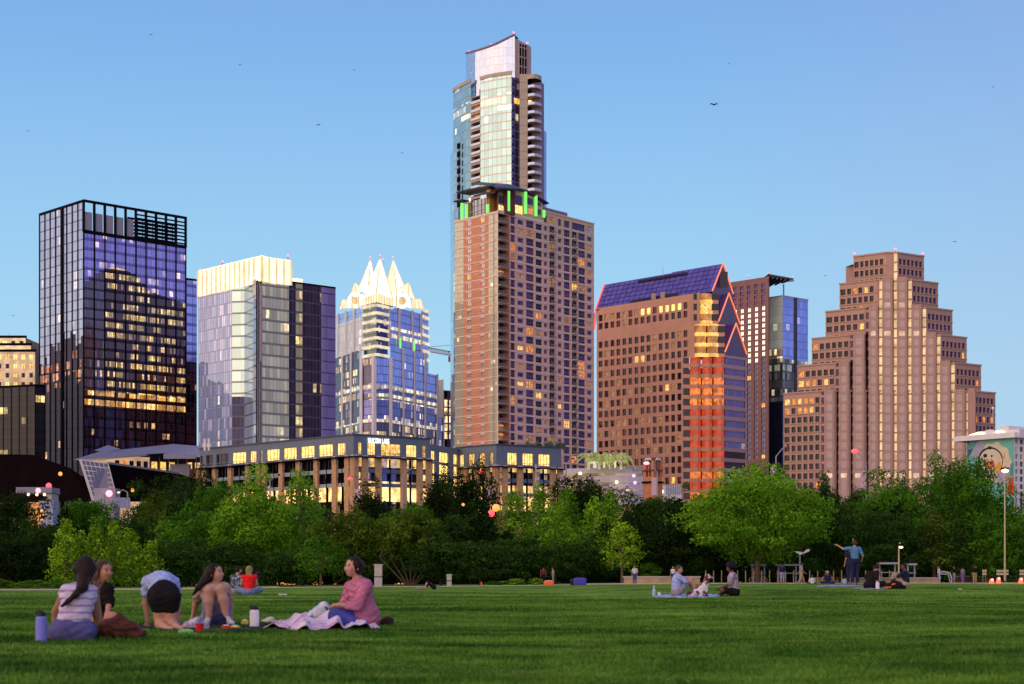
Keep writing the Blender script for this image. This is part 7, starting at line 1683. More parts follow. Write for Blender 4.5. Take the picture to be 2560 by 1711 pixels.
def pose(kind, at, yaw, s=1.0, **over):
    """joints of a stock pose; yaw: degrees from looking away from the camera, anticlockwise"""
    b = {}
    def two(n, x, y, z):
        b[n+'l'] = (-x, y, z); b[n+'r'] = (x, y, z)
    if kind in ('stand', 'walk'):
        b.update(P=(0, 0, .95), N=(0, 0, 1.45), H=(0, .03, 1.605)); two('S', .18, 0, 1.40); two('E', .235, -.01, 1.12); two('W', .24, .08, .88); two('h', .09, 0, .92); two('K', .10, .02, .50); two('A', .10, -.03, .09); two('T', .11, .13, .035)
        if kind == 'walk': b.update(Kl=(-.09, .22, .52), Al=(-.09, .30, .12), Tl=(-.09, .46, .07), Kr=(.09, -.05, .49), Ar=(.09, -.36, .17), Tr=(.09, -.22, .05), Wl=(-.24, -.15, .93), Wr=(.24, .25, .93))
    if kind == 'cross': b.update(P=(0, 0, .12), N=(0, .06, .60), H=(0, .11, .755)); two('S', .18, .05, .55); two('E', .23, .12, .32); two('W', .13, .34, .22); two('h', .10, .02, .11); two('K', .34, .30, .16); b.update(Al=(.10, .36, .07), Ar=(-.10, .32, .07), Tl=(.20, .42, .05), Tr=(-.22, .38, .05))
    if kind == 'knees': b.update(P=(0, 0, .12), N=(0, .04, .60), H=(0, .09, .755)); two('S', .18, .04, .55); two('E', .22, .24, .40); two('W', .07, .42, .40); two('h', .10, .02, .11); two('K', .12, .40, .48); two('A', .12, .56, .09); two('T', .12, .72, .04)
    b.update(over); c, sn = math.cos(rad(yaw)), math.sin(rad(yaw)); J = {k: Vector((at.x+s*(p[0]*c-p[1]*sn), at.y+s*(p[0]*sn+p[1]*c), at.z+s*p[2])) for k, p in b.items()}
    J['root'] = at; f = Vector((-sn, c, 0)); return J, f
C_ = {n: cloth('cloth_'+n, c) for n, c in dict(denim=(.10, .095, .25), black=(.012, .010, .013), white=(.60, .58, .62), paleblue=(.36, .44, .72), pink=(.52, .17, .27), jeans=(.06, .07, .32), tanc=(.40, .27, .21), red=(.85, .015, .02), lightjean=(.17, .22, .42), navy=(.02, .022, .07), grey=(.25, .24, .27), khaki=(.40, .28, .16), blue=(.09, .23, .42), maroon=(.15, .03, .05), lilac=(.24, .14, .42), coral=(.6, .18, .10), olive=(.10, .09, .05), sand=(.38, .31, .22), lav=(.30, .28, .50)).items()}
C_['tank'] = cloth('striped_tank_top', (.58, .50, .66), stripes=((.33, .22, .42), 95), var=.06)
C_['floral'] = cloth('patterned_navy_shirt', (.035, .05, .11), spot=((.35, .38, .45), 16)); C_['plaid'] = cloth('checked_shirt', (.34, .27, .33), stripes=((.20, .13, .18), 60), spot=((.48, .42, .48), 12))
# --- the five women in front
Y1 = gh(180, 1603).y; K1 = jw(Y1, P=(178, 1578, .05), N=(203, 1468, .18), H=(216, 1428, .22), Sl=(166, 1480, .12), Sr=(226, 1480, .22), El=(140, 1530, .22), Wl=(135, 1580, .25), Er=(246, 1553, .34), Wr=(241, 1478, .38), hl=(152, 1580, .05), hr=(206, 1582, .05), Kl=(150, 1568, .40), Al=(170, 1582, .50), Tl=(205, 1590, .50), Kr=(228, 1574, .38), Ar=(200, 1585, .55), Tr=(175, 1592, .55))
K1['Dr'] = V3(0.05, -.1, 1); c1 = K1['H']
lk = [W(212, 1440, Y1+.12), W(206, 1468, Y1+.05), W(190, 1486, Y1-.05), W(170, 1504, Y1-.06), W(155, 1516, Y1-.04)]
person(K1, (.62, .75, -.12), 'woman seen from behind in a striped white tank top and blue denim shorts, brown ponytail', 'tan', 'dark', C_['tank'], 0, C_['denim'], .30, None, .0125, 1.02, hairstyle='mid', hipw=1.0, crop=.05,
       locks=[(c1+V3(0, -.04, .03), lk[1], .075, .05, .03), (c1+V3(-.05, -.02, 0), W(200, 1452, Y1+.14), .05, .035, .03), (lk[1], lk[2], .045, .028, .03), (lk[2], lk[3], .03, .022, .02), (lk[3], lk[4], .022, .014, .02), (c1+V3(0, 0, .04), W(215, 1405, Y1+.2), .08, .05, .04)])
Y2 = gh(255, 1572).y; K2 = jw(Y2, P=(243, 1548, .35), N=(250, 1461, .30), H=(259, 1428, .24), Sl=(229, 1473, .35), Sr=(268, 1473, .22), El=(222, 1515, .35), Wl=(235, 1545, .15), Er=(273, 1508, .20), Wr=(268, 1536, .05), hl=(232, 1552, .32), hr=(258, 1552, .32), Kl=(222, 1540, .0), Al=(250, 1556, -.1), Tl=(272, 1560, -.15), Kr=(282, 1543, .05), Ar=(262, 1558, .0), Tr=(284, 1556, -.05))
person(K2, (.80, -.58, -.06), 'smiling woman in a black shirt, facing right behind the woman in the striped tank top', 'pink', 'brown', C_['black'], .5, C_['black'], .4, C_['white'], .013, 1.0, hairstyle='bun', locks=[(K2['H']+V3(-.07, .02, .02), K2['N']+V3(-.06, .03, .02), .05, .04, .03)])
Y3 = gh(410, 1576).y-.05; K3 = jw(Y3, P=(410, 1484, .32), N=(402, 1448, .80), H=(402, 1462, .98), Sl=(370, 1455, .72), Sr=(433, 1457, .72), El=(363, 1508, .78), Wl=(369, 1552, .80), Er=(443, 1508, .78), Wr=(447, 1552, .80), hl=(395, 1492, .28), hr=(425, 1492, .28), Kl=(400, 1562, .36), Al=(412, 1568, -.02), Tl=(430, 1571, -.16), Kr=(430, 1564, .34), Ar=(440, 1566, -.02), Tr=(455, 1572, -.14))
K3['Dl'] = V3(0, .3, -1); K3['Dr'] = V3(0, .3, -1)
person(K3, (0, .35, -.93), 'woman kneeling on all fours seen from behind in a pale blue shirt and black shorts', 'fair', 'dark', C_['paleblue'], .26, C_['black'], .16, None, .0135, 1.0, up=(0, 1, .2), hairstyle='short', hipw=1.05, crop=.05)
Y4 = gh(540, 1566).y; K4 = jw(Y4, P=(541, 1545, .42), N=(534, 1464, .62), H=(537, 1434, .58), Sl=(503, 1472, .62), Sr=(561, 1470, .60), El=(489, 1512, .78), Wl=(482, 1545, .86), Er=(574, 1512, .75), Wr=(578, 1545, .82), hl=(526, 1548, .36), hr=(556, 1548, .36), Kl=(524, 1476, .02), Al=(521, 1552, .0), Tl=(514, 1562, -.16), Kr=(553, 1474, .02), Ar=(566, 1548, .0), Tr=(580, 1559, -.14))
c4 = K4['H']
person(K4, (.92, -.34, .10), 'woman sitting with raised bare knees, leaning back on her arms, long dark hair, looking right', 'fair', 'dark', C_['tanc'], .3, C_['lav'], .30, C_['white'], .0135, 1.0, hairstyle='mid', locks=[(c4+V3(-.05, .02, .0), W(512, 1452, Y4+.55), .07, .055, .03), (W(512, 1452, Y4+.55), W(495, 1470, Y4+.5), .05, .035, .03), (W(495, 1470, Y4+.5), W(482, 1488, Y4+.5), .032, .012, .02)])
Y5 = gh(880, 1566).y; K5 = jw(Y5, P=(915, 1540, .12), N=(896, 1452, .06), H=(884, 1418, .03), Sl=(876, 1468, .20), Sr=(913, 1466, -.12), El=(862, 1512, .22), Wl=(851, 1516, .02), Er=(893, 1514, -.22), Wr=(860, 1514, -.24), hl=(905, 1545, .20), hr=(908, 1547, -.02), Kl=(842, 1535, .32), Al=(880, 1554, .10), Tl=(860, 1558, .0), Kr=(838, 1540, -.26), Ar=(880, 1553, -.32), Tr=(900, 1558, -.34))
K5['Dl'] = V3(-1, -.3, .05); K5['Dr'] = V3(-1, .2, .0)
person(K5, (-.80, -.60, .0), 'woman in a pink hooded sweatshirt sitting on the blanket, head turned towards the camera', 'fair', 'dark', C_['pink'], .82, C_['jeans'], 1.0, C_['white'], .013, 1.06, hairstyle='bun', hood=True, hipw=1.0, crop=-.6)
# --- others on the lawn
def stock(kind, px, py, yaw, label, s=1.0, Yd=None, cell=.022, f=None, group=None, ov=None, **kw):
    J, fw = pose(kind, gy(px, Yd) if Yd else gh(px, py), yaw, s, **(ov or {})); return person(J, f or fw, label, cell=cell, sc_=s, group=group, **kw)
stock('knees', 1690, 1492, -78, 'man in a pale blue shirt sitting with drawn-up knees beside the dog', skin='fair', hair='brown', top=C_['paleblue'], bottom=C_['grey'], leg=.3, shoe=None, cell=.017, s=1.02, f=(.9, -.38, -.1))
stock('cross', 1836, 1491, 80, 'man with big dark hair and checked shirt sitting cross-legged, facing the dog', skin='brown', hair='black', top=C_['plaid'], bottom=C_['black'], leg=.4, cell=.017, s=1.06, hairstyle='big', f=(-.93, -.1, -.2))
stock('cross', 590, 1488, -35, 'man in a patterned navy shirt sitting beside the red-shirted woman', hair='dark', skin='fair', top=C_['floral'], bottom=C_['grey'], leg=.4, s=.98, f=(.7, .5, -.1))
stock('cross', 623, 1489, 10, 'woman with long blonde hair in a bright red top, seen from behind', hair='blonde', skin='fair', top=C_['red'], sleeve=0, bottom=C_['lightjean'], leg=1, s=.98, hairstyle='long')
stock('stand', 642, 1474, 20, 'person in navy clothes standing behind the red-shirted woman', Yd=150, skin='tan', hair='black', top=C_['navy'], bottom=C_['navy'], leg=.45, shoe=C_['white'], s=.92, cell=.026)
J, fw = pose('stand', gh(2137, 1463), 8, 1.05, Wl=(-.62, .20, 1.52), El=(-.42, .1, 1.38), Er=(.30, -.05, 1.12), Wr=(.33, .12, .96))
J['Dl'] = V3(-1, .2, .3); person(J, (.3, .9, .2), 'man in a blue shirt and dark trousers standing with one arm pointing left', 'fair', 'brown', C_['blue'], .38, C_['navy'], 1.0, C_['grey'], .019, 1.05)
J, fw = pose('stand', gy(2126, 79), 5, 1.0, Er=(.16, .0, 1.66), Wr=(.12, .0, 1.92), El=(-.2, 0, 1.15)); J['Dr'] = V3(0, 0, 1)
person(J, (0, -1, 0), 'person behind the man in blue with one arm raised', 'pink', 'dark', C_['navy'], .3, C_['navy'], 1.0, C_['grey'], .022, 1.0)
stock('cross', 2172, 1472, -55, 'man in black bent forward, sitting beside the white bottle at the right', hair='dark', skin='pink', top=C_['black'], bottom=C_['black'], leg=.9, s=1.12, cell=.019, f=(.7, -.3, -.5), ov=dict(N=(0, .22, .52), H=(0, .34, .62), Sl=(-.18, .18, .50), Sr=(.18, .18, .50)))
stock('knees', 2265, 1470, 62, 'person in dark clothes with pale trousers sitting right of the backpack', hair='black', skin='brown', top=C_['navy'], bottom=C_['sand'], leg=.95, s=1.0, cell=.02, f=(-.85, -.3, -.1))
stock('stand', 1587, 1465, 165, 'small woman in a white top and blue trousers standing before the stone wall', Yd=157, hair='brown', skin='pink', top=C_['white'], bottom=C_['jeans'], leg=1, shoe=C_['white'], s=.98, cell=.028)
stock('stand', 1956, 1464, 10, 'man in navy shirt and pale grey shorts standing near the fence', Yd=142, hair='dark', skin='fair', top=C_['navy'], bottom=C_['lav'], leg=.5, s=1.03, cell=.026, shoe=C_['white'])
stock('walk', 2003, 1463, -80, 'person in grey shirt and tan shorts walking right near the fence', Yd=140, hair='dark', skin='pink', top=C_['grey'], bottom=C_['khaki'], leg=.45, s=1.05, cell=.026)
stock('cross', 2031, 1465, 5, 'person in a white shirt sitting with back turned, right of the walker', Yd=130, hair='brown', skin='fair', top=C_['white'], bottom=C_['black'], leg=.5, s=.95, cell=.024)
stock('cross', 2069, 1467, 170, 'person in dark blue leaning back on both straight arms, long brown hair', Yd=102, hair='brown', skin='fair', top=C_['navy'], sleeve=0, bottom=C_['navy'], leg=1, s=1.0, cell=.024, hairstyle='long', ov=dict(El=(-.32, -.1, .32), Wl=(-.42, -.2, .06), Er=(.32, -.1, .32), Wr=(.42, -.2, .06)))
stock('cross', 2112, 1464, 20, 'child in a pale blue shirt sitting left of the man pointing', Yd=135, hair='dark', skin='tan', top=C_['paleblue'], bottom=C_['grey'], leg=.5, s=.8, cell=.024)
stock('stand', 2386, 1456, 60, 'person in black shirt and pale shorts standing by the angled metal frame', Yd=170, hair='black', skin='pink', top=C_['black'], bottom=C_['lav'], leg=.5, s=1.0, cell=.028, shoe=C_['black'])
stock('stand', 2407, 1457, 30, 'person in grey top and bright violet trousers standing at the path', Yd=170, hair='dark', skin='tan', top=C_['grey'], bottom=C_['lilac'], leg=1, s=.95, cell=.028)
stock('stand', 2437, 1458, 0, 'man in black shirt and khaki trousers with bent arm, standing at the path', Yd=168, hair='brown', skin='fair', top=C_['black'], bottom=C_['khaki'], leg=1, s=1.05, cell=.028, ov=dict(Er=(.30, 0, 1.2), Wr=(.18, .05, 1.45)))
stock('stand', 2347, 1452, 90, 'small figure in white beside the angled metal frame', Yd=172, hair='brown', skin='pink', top=C_['white'], bottom=C_['grey'], leg=1, s=1.0, cell=.03)
stock('stand', 1683, 1462, 150, 'small figure in white cap and shirt behind the man in pale blue', Yd=162, hair='blonde', skin='pink', top=C_['white'], bottom=C_['navy'], leg=1, s=.95, cell=.03)
stock('knees', 1085, 1474, 95, 'person in black doubled over on the grass at the centre', hair='dark', skin='pink', top=C_['black'], bottom=C_['black'], leg=.5, s=.95, cell=.026, f=(-.7, 0, -.7), ov=dict(N=(0, .32, .42), H=(0, .44, .34), Sl=(-.16, .3, .38), Sr=(.16, .3, .38), El=(-.2, .45, .18), Er=(.2, .45, .18), Wl=(-.1, .62, .06), Wr=(.1, .62, .06)))
stock('stand', 1358, 1461, 0, 'dim figure in brown standing under the bright trees, left of a pale one', Yd=164, hair='dark', skin='pink', top=C_['maroon'], bottom=C_['black'], leg=1, s=1.0, cell=.03)
stock('stand', 1383, 1461, 90, 'dim pale figure standing under the bright trees, right of the brown one', Yd=164, hair='dark', skin='pink', top=C_['sand'], bottom=C_['grey'], leg=1, s=.95, cell=.03)
# cyclist
gB_ = gy(1895, 169); Jc, fw = pose('stand', gB_, 90, .95, P=(0, 0, .95), N=(0, .28, 1.38), H=(0, .38, 1.55), Sl=(-.17, .26, 1.33), Sr=(.17, .26, 1.33), El=(-.2, .42, 1.12), Er=(.2, .42, 1.12), Wl=(-.2, .58, 1.02), Wr=(.2, .58, 1.02), Kl=(-.09, .3, .62), Al=(-.1, .1, .32), Tl=(-.1, .25, .26), Kr=(.09, .22, .5), Ar=(.1, .05, .16), Tr=(.1, .2, .12))
person(Jc, fw, 'cyclist in an orange shirt riding left behind the fence', 'tan', 'dark', C_['coral'], .4, C_['black'], .45, C_['black'], .024, .95)
def bicycle(at, yaw, label):
    r = root('bicycle', tuple(at), label, 'bicycle'); c, s = math.cos(rad(yaw)), math.sin(rad(yaw)); Q = lambda x, z, y=0: Vector((at.x+x*c-y*s, at.y+x*s+y*c, at.z+z)); fm = M['ltmetal']
    for x in (-.52, .52):
        w = MB()
        for k in range(20): a, d = 2*math.pi*k/20, 2*math.pi*(k+1)/20; w.tube(Q(x+.33*math.cos(a), .34+.33*math.sin(a)), Q(x+.33*math.cos(d), .34+.33*math.sin(d)), .03, .03, M['tyre'], 5)
        for k in range(8): a = math.pi*k/8; w.tube(Q(x+.32*math.cos(a), .34+.32*math.sin(a)), Q(x-.32*math.cos(a), .34-.32*math.sin(a)), .004, .004, fm, 3)
        w.build('wheel', r)
    m = MB(); bb, st, hd = Q(-.05, .32), Q(-.2, .85), Q(.38, .88)
    for a, d in ((bb, st), (st, hd), (bb, Q(.40, .75)), (bb, Q(-.52, .34)), (st, Q(-.52, .34)), (hd, Q(.52, .34)), (hd, Q(.36, 1.02))): m.tube(a, d, .018, .018, M['redsteel'], 6)
    m.build('frame', r); m = MB(); m.tube(Q(.40, 1.03, -.25), Q(.40, 1.03, .25), .015, .015, M['dkmetal'], 6); m.build('handlebar', r); m = MB(); m.box(Q(-.2, .88), (.24, .12, .06), M['dkmetal'], rad(yaw)); m.build('saddle', r)
M['tyre'] = solid('pale_tyre', (.35, .32, .22), .7)
bicycle(gB_, 180, 'bicycle ridden by the cyclist in orange')
# --- dog
def dog():
    g = gh(1756, 1493); r = root('dog', tuple(g), 'white dog with brown patches sitting between the two men, facing right', 'dog'); Q = lambda x, y, z: g+Vector((x, y, z))
    B = [(Q(-.16, 0, .14), Q(.0, 0, .24), .125, .12), (Q(.0, 0, .24), Q(.10, 0, .38), .12, .10), (Q(.10, 0, .38), Q(.13, 0, .52), .085, .062), (Q(.13, 0, .56), Q(.15, 0, .565), .078, .075), (Q(.17, 0, .55), Q(.27, 0, .525), .05, .034)]
    for q in (-1, 1):
        B += [(Q(.09, q*.065, .34), Q(.11, q*.07, .17), .05, .035), (Q(.11, q*.07, .17), Q(.115, q*.07, .03), .033, .027), (Q(.115, q*.07, .03), Q(.155, q*.07, .022), .028, .022)]
        B += [(Q(-.15, q*.09, .15), Q(.0, q*.13, .13), .085, .06), (Q(.0, q*.13, .12), Q(-.10, q*.13, .04), .04, .03), (Q(-.10, q*.13, .035), Q(.04, q*.13, .025), .028, .024)]
    B += [(Q(-.25, 0, .06), Q(-.38, .02, .04), .03, .02), (Q(-.38, .02, .04), Q(-.48, .08, .05), .02, .01)]
    t = NT('white_brown_fur'); p = t.pos(); tc = t.n('ShaderNodeTexCoord'); n = t.ramp(t.noise(5.5, 2, tc.outputs['Object']), .50, .54); t.set('Base Color', t.mix(n, (.62, .58, .60), (.17, .045, .025))); t.set('Roughness', .95); t.bump(t.noise(80, 2, p), .6, .01)
    smesh('body', B, .011, t.mat, r, smin=.03)
    br = cloth('brown_fur', (.15, .05, .03))
    for q in (-1, 1): smesh('ear', [(Q(.12, q*.06, .62), Q(.10, q*.085, .56), .022, .03), (Q(.10, q*.085, .56), Q(.115, q*.09, .50), .03, .012)], .009, br, r)
    m = MB(); m.ball(Q(.302, 0, .535), .016, EYE); m.build('nose', r)
    for q in (-1, 1): m = MB(); m.ball(Q(.195, q*.042, .585), .011, EYE); m.build('eye', r)
    m = MB(); 
    for k in range(14): a, d = 2*math.pi*k/14, 2*math.pi*(k+1)/14; m.tube(Q(.125+.068*math.cos(a), .068*math.sin(a), .475), Q(.125+.068*math.cos(d), .068*math.sin(d), .475), .011, .011, C_['navy'], 5)
    m.build('collar', r)
dog()
# --- things on the grass
def bottle(px, py, h, rr, label, body, capm, kind='flask', name='water_bottle', loop=False):
    g = gh(px, py); r = root(name, tuple(g), label, 'bottle'); m = MB()
    if kind == 'flask': prof = [(rr*.95, 0), (rr, .01), (rr, h*.78), (rr*.92, h*.82), (rr*.62, h*.855)]
    else: prof = [(rr*.9, 0), (rr, .015), (rr, h*.55), (rr*.75, h*.66), (rr*.38, h*.75), (rr*.36, h*.88)]
    m.lathe(g, prof, body, 40); m.build('bottle_body', r, smooth=False)
    m = MB(); z = g+Vector((0, 0, prof[-1][1])); k = .82 if kind == 'flask' else .45; m.lathe(z, [(rr*k, 0), (rr*k, h*.10), (rr*k*.8, h*.13)], capm, 16); ld = sub_of(m.build('lid', r), r)
    if loop:
        m = MB(); m.path([z+Vector((-rr*.7, 0, h*.05)), z+Vector((-rr*1.1, 0, h*.13)), z+Vector((-rr*.2, 0, h*.18)), z+Vector((rr*.7, 0, h*.08))], .007, capm, 6); m.build('carry_loop', ld)
PB_ = {n: solid('paint_'+n, c, .45, .05, 3) for n, c in dict(lav=(.20, .20, .66), white=(.75, .72, .80), black=(.015, .013, .018), blue=(.10, .16, .55), ice=(.35, .50, .62), red=(.65, .012, .02), yellow=(.55, .50, .04), green=(.16, .50, .16), teal=(.1, .35, .3), orange=(.9, .18, .03), purple=(.06, .055, .42), leather=(.075, .022, .014)).items()}
bottle(103, 1607, .275, .049, 'tall lavender blue water bottle with black lid at the far left', PB_['lav'], PB_['black'], loop=True)
bottle(636, 1570, .245, .054, 'white water bottle with black lid beside the folded blanket', PB_['white'], PB_['black'], loop=True)
bottle(1635, 1491, .30, .052, 'blue and clear plastic bottle left of the man in pale blue', PB_['ice'], PB_['white'], 'pet')
bottle(2194, 1474, .27, .065, 'white bottle standing before the man in black', PB_['white'], PB_['white'])
def cup(px, py, h, ra, rb, mat, label, lidm=None):
    g = gh(px, py); r = root('cup', tuple(g), label, 'cup'); m = MB(); m.lathe(g, [(ra, 0), (rb, h*.94), (rb*1.07, h*.95), (rb*1.07, h)], mat, 18); m.build('cup_body', r)
    m = MB(); m.lathe(g+Vector((0, 0, h)), [(rb*.95, 0), (rb*.9, .004)], lidm or PB_['black'], 16); m.build('cup_mouth', r)
cup(499, 1585, .10, .033, .045, PB_['red'], 'red plastic cup in front of the woman with raised knees'); cup(1648, 1490, .11, .04, .048, PB_['white'], 'white cup right of the blue and clear bottle')
def packet(px, py, dims, mat, label, mat2=None, Yd=None, name='food_packet', rz=.2, cat='packet'):
    g = gy(px, Yd) if Yd else gh(px, py); r = root(name, tuple(g), label, cat); m = MB(); w, d, h = dims; V = []; n = 6
    c, s = math.cos(rz), math.sin(rz)
    for k, (ex, ez) in enumerate(((.92, 0), (1, .25), (1, .75), (.9, 1))):
        for i in range(16):
            a = 2*math.pi*i/16; x = w/2*ex*math.copysign(abs(math.cos(a))**.35, math.cos(a)); y = d/2*ex*math.copysign(abs(math.sin(a))**.35, math.sin(a)); V.append((g.x+x*c-y*s, g.y+x*s+y*c, g.z+h*ez))
    F_ = [(k*16+i, k*16+(i+1) % 16, (k+1)*16+(i+1) % 16, (k+1)*16+i) for k in range(3) for i in range(16)]+[tuple(range(48, 64))]; m.idx(V, F_, mat); m.build('packet_body', r)
    m = MB(); m.box((g.x, g.y, g.z+h*1.0), (w*.6, d*.55, h*.08+.004), mat2 or PB_['white'], rz); m.build('label_patch', r)
packet(465, 1588, (.155, .10, .05), PB_['green'], 'green and yellow food packet at the front edge of the black blanket', PB_['yellow'])
packet(565, 1576, (.10, .08, .05), PB_['red'], 'red food packet right of the white sneakers', PB_['white']); packet(588, 1575, (.10, .07, .045), PB_['yellow'], 'yellow food packet beside the red one', PB_['white'], rz=-.3)
packet(638, 1579, (.17, .10, .035), PB_['black'], 'flat black tray in front of the white bottle', PB_['black'], name='food_tray', cat='tray'); packet(612, 1566, (.09, .06, .07), PB_['yellow'], 'small yellow packet just left of the white bottle', PB_['white'])
packet(1372, 1463, (.9, .5, .42), PB_['orange'], 'bright orange box on the grass at the lawn edge', PB_['white'], Yd=156, name='cooler_box', rz=.1, cat='box'); packet(1450, 1462, (1.15, .6, .62), PB_['purple'], 'blue-violet cooler on the grass at the lawn edge', PB_['purple'], Yd=156, name='cooler_box', rz=.1, cat='box')
packet(1434, 1461, (.6, .5, .55), PB_['black'], 'dark bag leaning on the blue-violet cooler', PB_['black'], Yd=157, name='bag', rz=.1, cat='bag')
packet(1724, 1489, (.16, .12, .10), C_['maroon'], 'small maroon bag by the feet of the man in pale blue', C_['maroon'], name='small_bag', rz=.1, cat='bag')
# soft things: SDF lumps
def lump(name, label, cat, px, py, parts, mat, cell=.014, sub=None, smin=.04):
    g = gh(px, py); r = root(name, tuple(g), label, cat); smesh('bag_body' if cat in ('bag', 'backpack') else 'cloth_body', [(g+Vector(a), g+Vector(b), ra, rb) for a, b, ra, rb in parts], cell, mat, r, [('p', tuple(g-Vector((0, 0, .0))), (0, 0, -1))], smin); return r, g
lt = cloth('brown_leather', (.10, .028, .018), var=.25, rough=.5)
r, g = lump('leather_bag', 'slouched brown leather bag beside the woman in denim shorts', 'bag', 305, 1598, [((-.17, 0, .09), (.10, 0, .06), .09, .07), ((-.12, 0, .12), (-.02, 0, .21), .07, .02), ((-.02, 0, .20), (.12, 0, .09), .025, .06), ((.10, 0, .05), (.20, -.02, .05), .06, .035), ((-.2, 0, .03), (.18, -.03, .03), .05, .045)], lt)
m = MB(); m.path([g+Vector(p) for p in ((-.12, -.08, .16), (-.05, -.11, .10), (.05, -.11, .09), (.14, -.09, .11), (.17, -.03, .07))], .010, lt, 6); m.build('strap', r)
r, g = lump('backpack', 'white and green backpack lying before the woman in the pink hoodie', 'backpack', 796, 1556, [((-.10, .0, .06), (.07, 0, .20), .06, .075), ((-.03, 0, .05), (.10, 0, .08), .07, .06), ((-.14, 0, .02), (-.09, 0, .1), .035, .05)], cloth('white_pack', (.55, .58, .66), spot=((.18, .22, .35), 7)))
m = MB(); m.box(g+Vector((.05, -.09, .07)), (.10, .03, .03), PB_['yellow'], .2); m.build('pocket', r); m = MB(); m.path([g+Vector(p) for p in ((.10, -.06, .2), (.15, -.08, .13), (.13, -.08, .05))], .012, PB_['black'], 6); m.build('strap', r)
r, g = lump('backpack', 'black backpack with orange trim on the grass at the right', 'backpack', 2236, 1473, [((-.24, 0, .10), (.16, 0, .12), .11, .13), ((-.05, 0, .2), (.1, 0, .2), .1, .08), ((.1, 0, .08), (.34, 0, .06), .1, .07)], C_['black'])
for a, b_ in (((-.34, -.1, .05), (-.14, -.13, .06)), ((-.12, -.12, .15), (.0, -.13, .18))): m = MB(); m.tube(g+Vector(a), g+Vector(b_), .03, .022, PB_['orange'], 8); m.build('orange_trim', r)
m = MB(); m.path([g+Vector(p) for p in ((-.1, -.06, .26), (-.16, -.08, .33), (-.02, -.08, .31))], .015, PB_['black'], 6); m.build('strap', r)
lump('plastic_bag', 'crumpled translucent grey bag left of the white sneakers', 'bag', 487, 1576, [((-.09, 0, .04), (.03, 0, .08), .05, .06), ((.0, 0, .05), (.12, 0, .03), .06, .04), ((-.12, 0, .02), (-.08, 0, .05), .03, .03)], cloth('grey_plastic', (.36, .30, .42), spot=((.55, .5, .62), 12)))
lump('navy_bag', 'dark navy bag standing between the white sneakers', 'bag', 546, 1567, [((-.03, 0, .05), (.03, 0, .05), .06, .06), ((-.02, 0, .09), (.03, 0, .10), .055, .05)], C_['navy'])
lump('paper_wrap', 'crumpled white paper wrapping right of the white bottle', 'wrapper', 668, 1560, [((-.05, 0, .02), (.05, 0, .05), .03, .04), ((.03, 0, .02), (.12, 0, .02), .03, .02)], C_['white'])
lump('dark_shoe', 'dark shoe lying at the right end of the pink blanket', 'shoe', 966, 1564, [((-.08, 0, .03), (.02, 0, .05), .035, .05), ((.0, 0, .06), (.05, 0, .05), .045, .045)], cloth('dark_suede', (.05, .02, .03)))
lump('paper_scrap', 'scrap of white paper on the open lawn behind the picnic', 'litter', 708, 1489, [((-.12, 0, .02), (.10, 0, .02), .03, .025)], C_['white']); lump('paper_scrap', 'tiny white scrap on the grass at the far right', 'litter', 2401, 1475, [((-.05, 0, .02), (.04, 0, .02), .03, .025)], C_['white'])
lump('grey_bag', 'grey bag and clothes lying left of the person doubled over', 'bag', 1045, 1475, [((-.25, 0, .05), (.2, 0, .1), .05, .06), ((.1, 0, .08), (.3, 0, .16), .05, .03)], C_['grey'])
def blanket(name, label, pts, mat, amp, seed, thick=.012):
    """cloth laid on the grass: outline given by front and back edges in the photo, with folds"""
    fr, bk = [gh(*p) for p in pts[0]], [gh(*p) for p in pts[1]]; n, k = 70, 16; m = MB(); V = []; rn = random.Random(seed); ph = [rn.uniform(0, 6) for _ in range(6)]
    def along(P, t): t *= len(P)-1; i = min(int(t), len(P)-2); return P[i].lerp(P[i+1], t-i)
    for i in range(n):
        for j in range(k):
            a, c = i/(n-1), j/(k-1); p = along(fr, a).lerp(along(bk, a), c); e = min(1, 6*min(a, 1-a, c+.10, 1.1-c)); w = math.sin(a*26+ph[0]+2*math.sin(c*4+ph[1]))+.7*math.sin(a*47+c*9+ph[2])+.6*math.sin(c*11+a*9+ph[3])
            V.append(Vector((p.x+.01*w, p.y+.012*math.sin(a*31+ph[4]), gz(p.x, p.y)+thick+amp*max(0, .55+.42*w)*e)))
    F_ = [(i*k+j, (i+1)*k+j, (i+1)*k+j+1, i*k+j+1) for i in range(n-1) for j in range(k-1)]; m.idx(V, F_, mat); o = m.build(name, None, smooth=True); tag(o, label, 'blanket')
    md = o.modifiers.new('thickness', 'SOLIDIFY'); md.thickness = .008
blanket('picnic_blanket', 'pink and white tie-dyed blanket under the woman in the hoodie', ([(652, 1574), (760, 1580), (860, 1577), (952, 1573)], [(690, 1556), (780, 1552), (900, 1550), (925, 1554)]), cloth('tie_dye', (.78, .64, .74), spot=((.58, .30, .48), 6), var=.06), .10, 1)
blanket('picnic_blanket', 'black blanket under the kneeling woman', ([(340, 1569), (420, 1583), (520, 1588), (700, 1582)], [(345, 1562), (420, 1561), (560, 1556), (720, 1562)]), C_['black'], .012, 2)
blanket('picnic_blanket', 'light blue blanket under the two men with the dog', ([(1628, 1493), (1700, 1496), (1770, 1495), (1800, 1493)], [(1650, 1488), (1700, 1487), (1770, 1487), (1800, 1488)]), C_['paleblue'], .02, 3)
blanket('picnic_blanket', 'dark grey blanket under the man in black at the right', ([(2130, 1474), (2170, 1476), (2220, 1475)], [(2140, 1470), (2180, 1470), (2220, 1470)]), C_['grey'], .02, 4)
blanket('picnic_blanket', 'pale blanket under the small group left of the man pointing', ([(2040, 1468), (2100, 1468), (2150, 1467)], [(2045, 1464), (2100, 1464), (2150, 1464)]), C_['lav'], .02, 5)
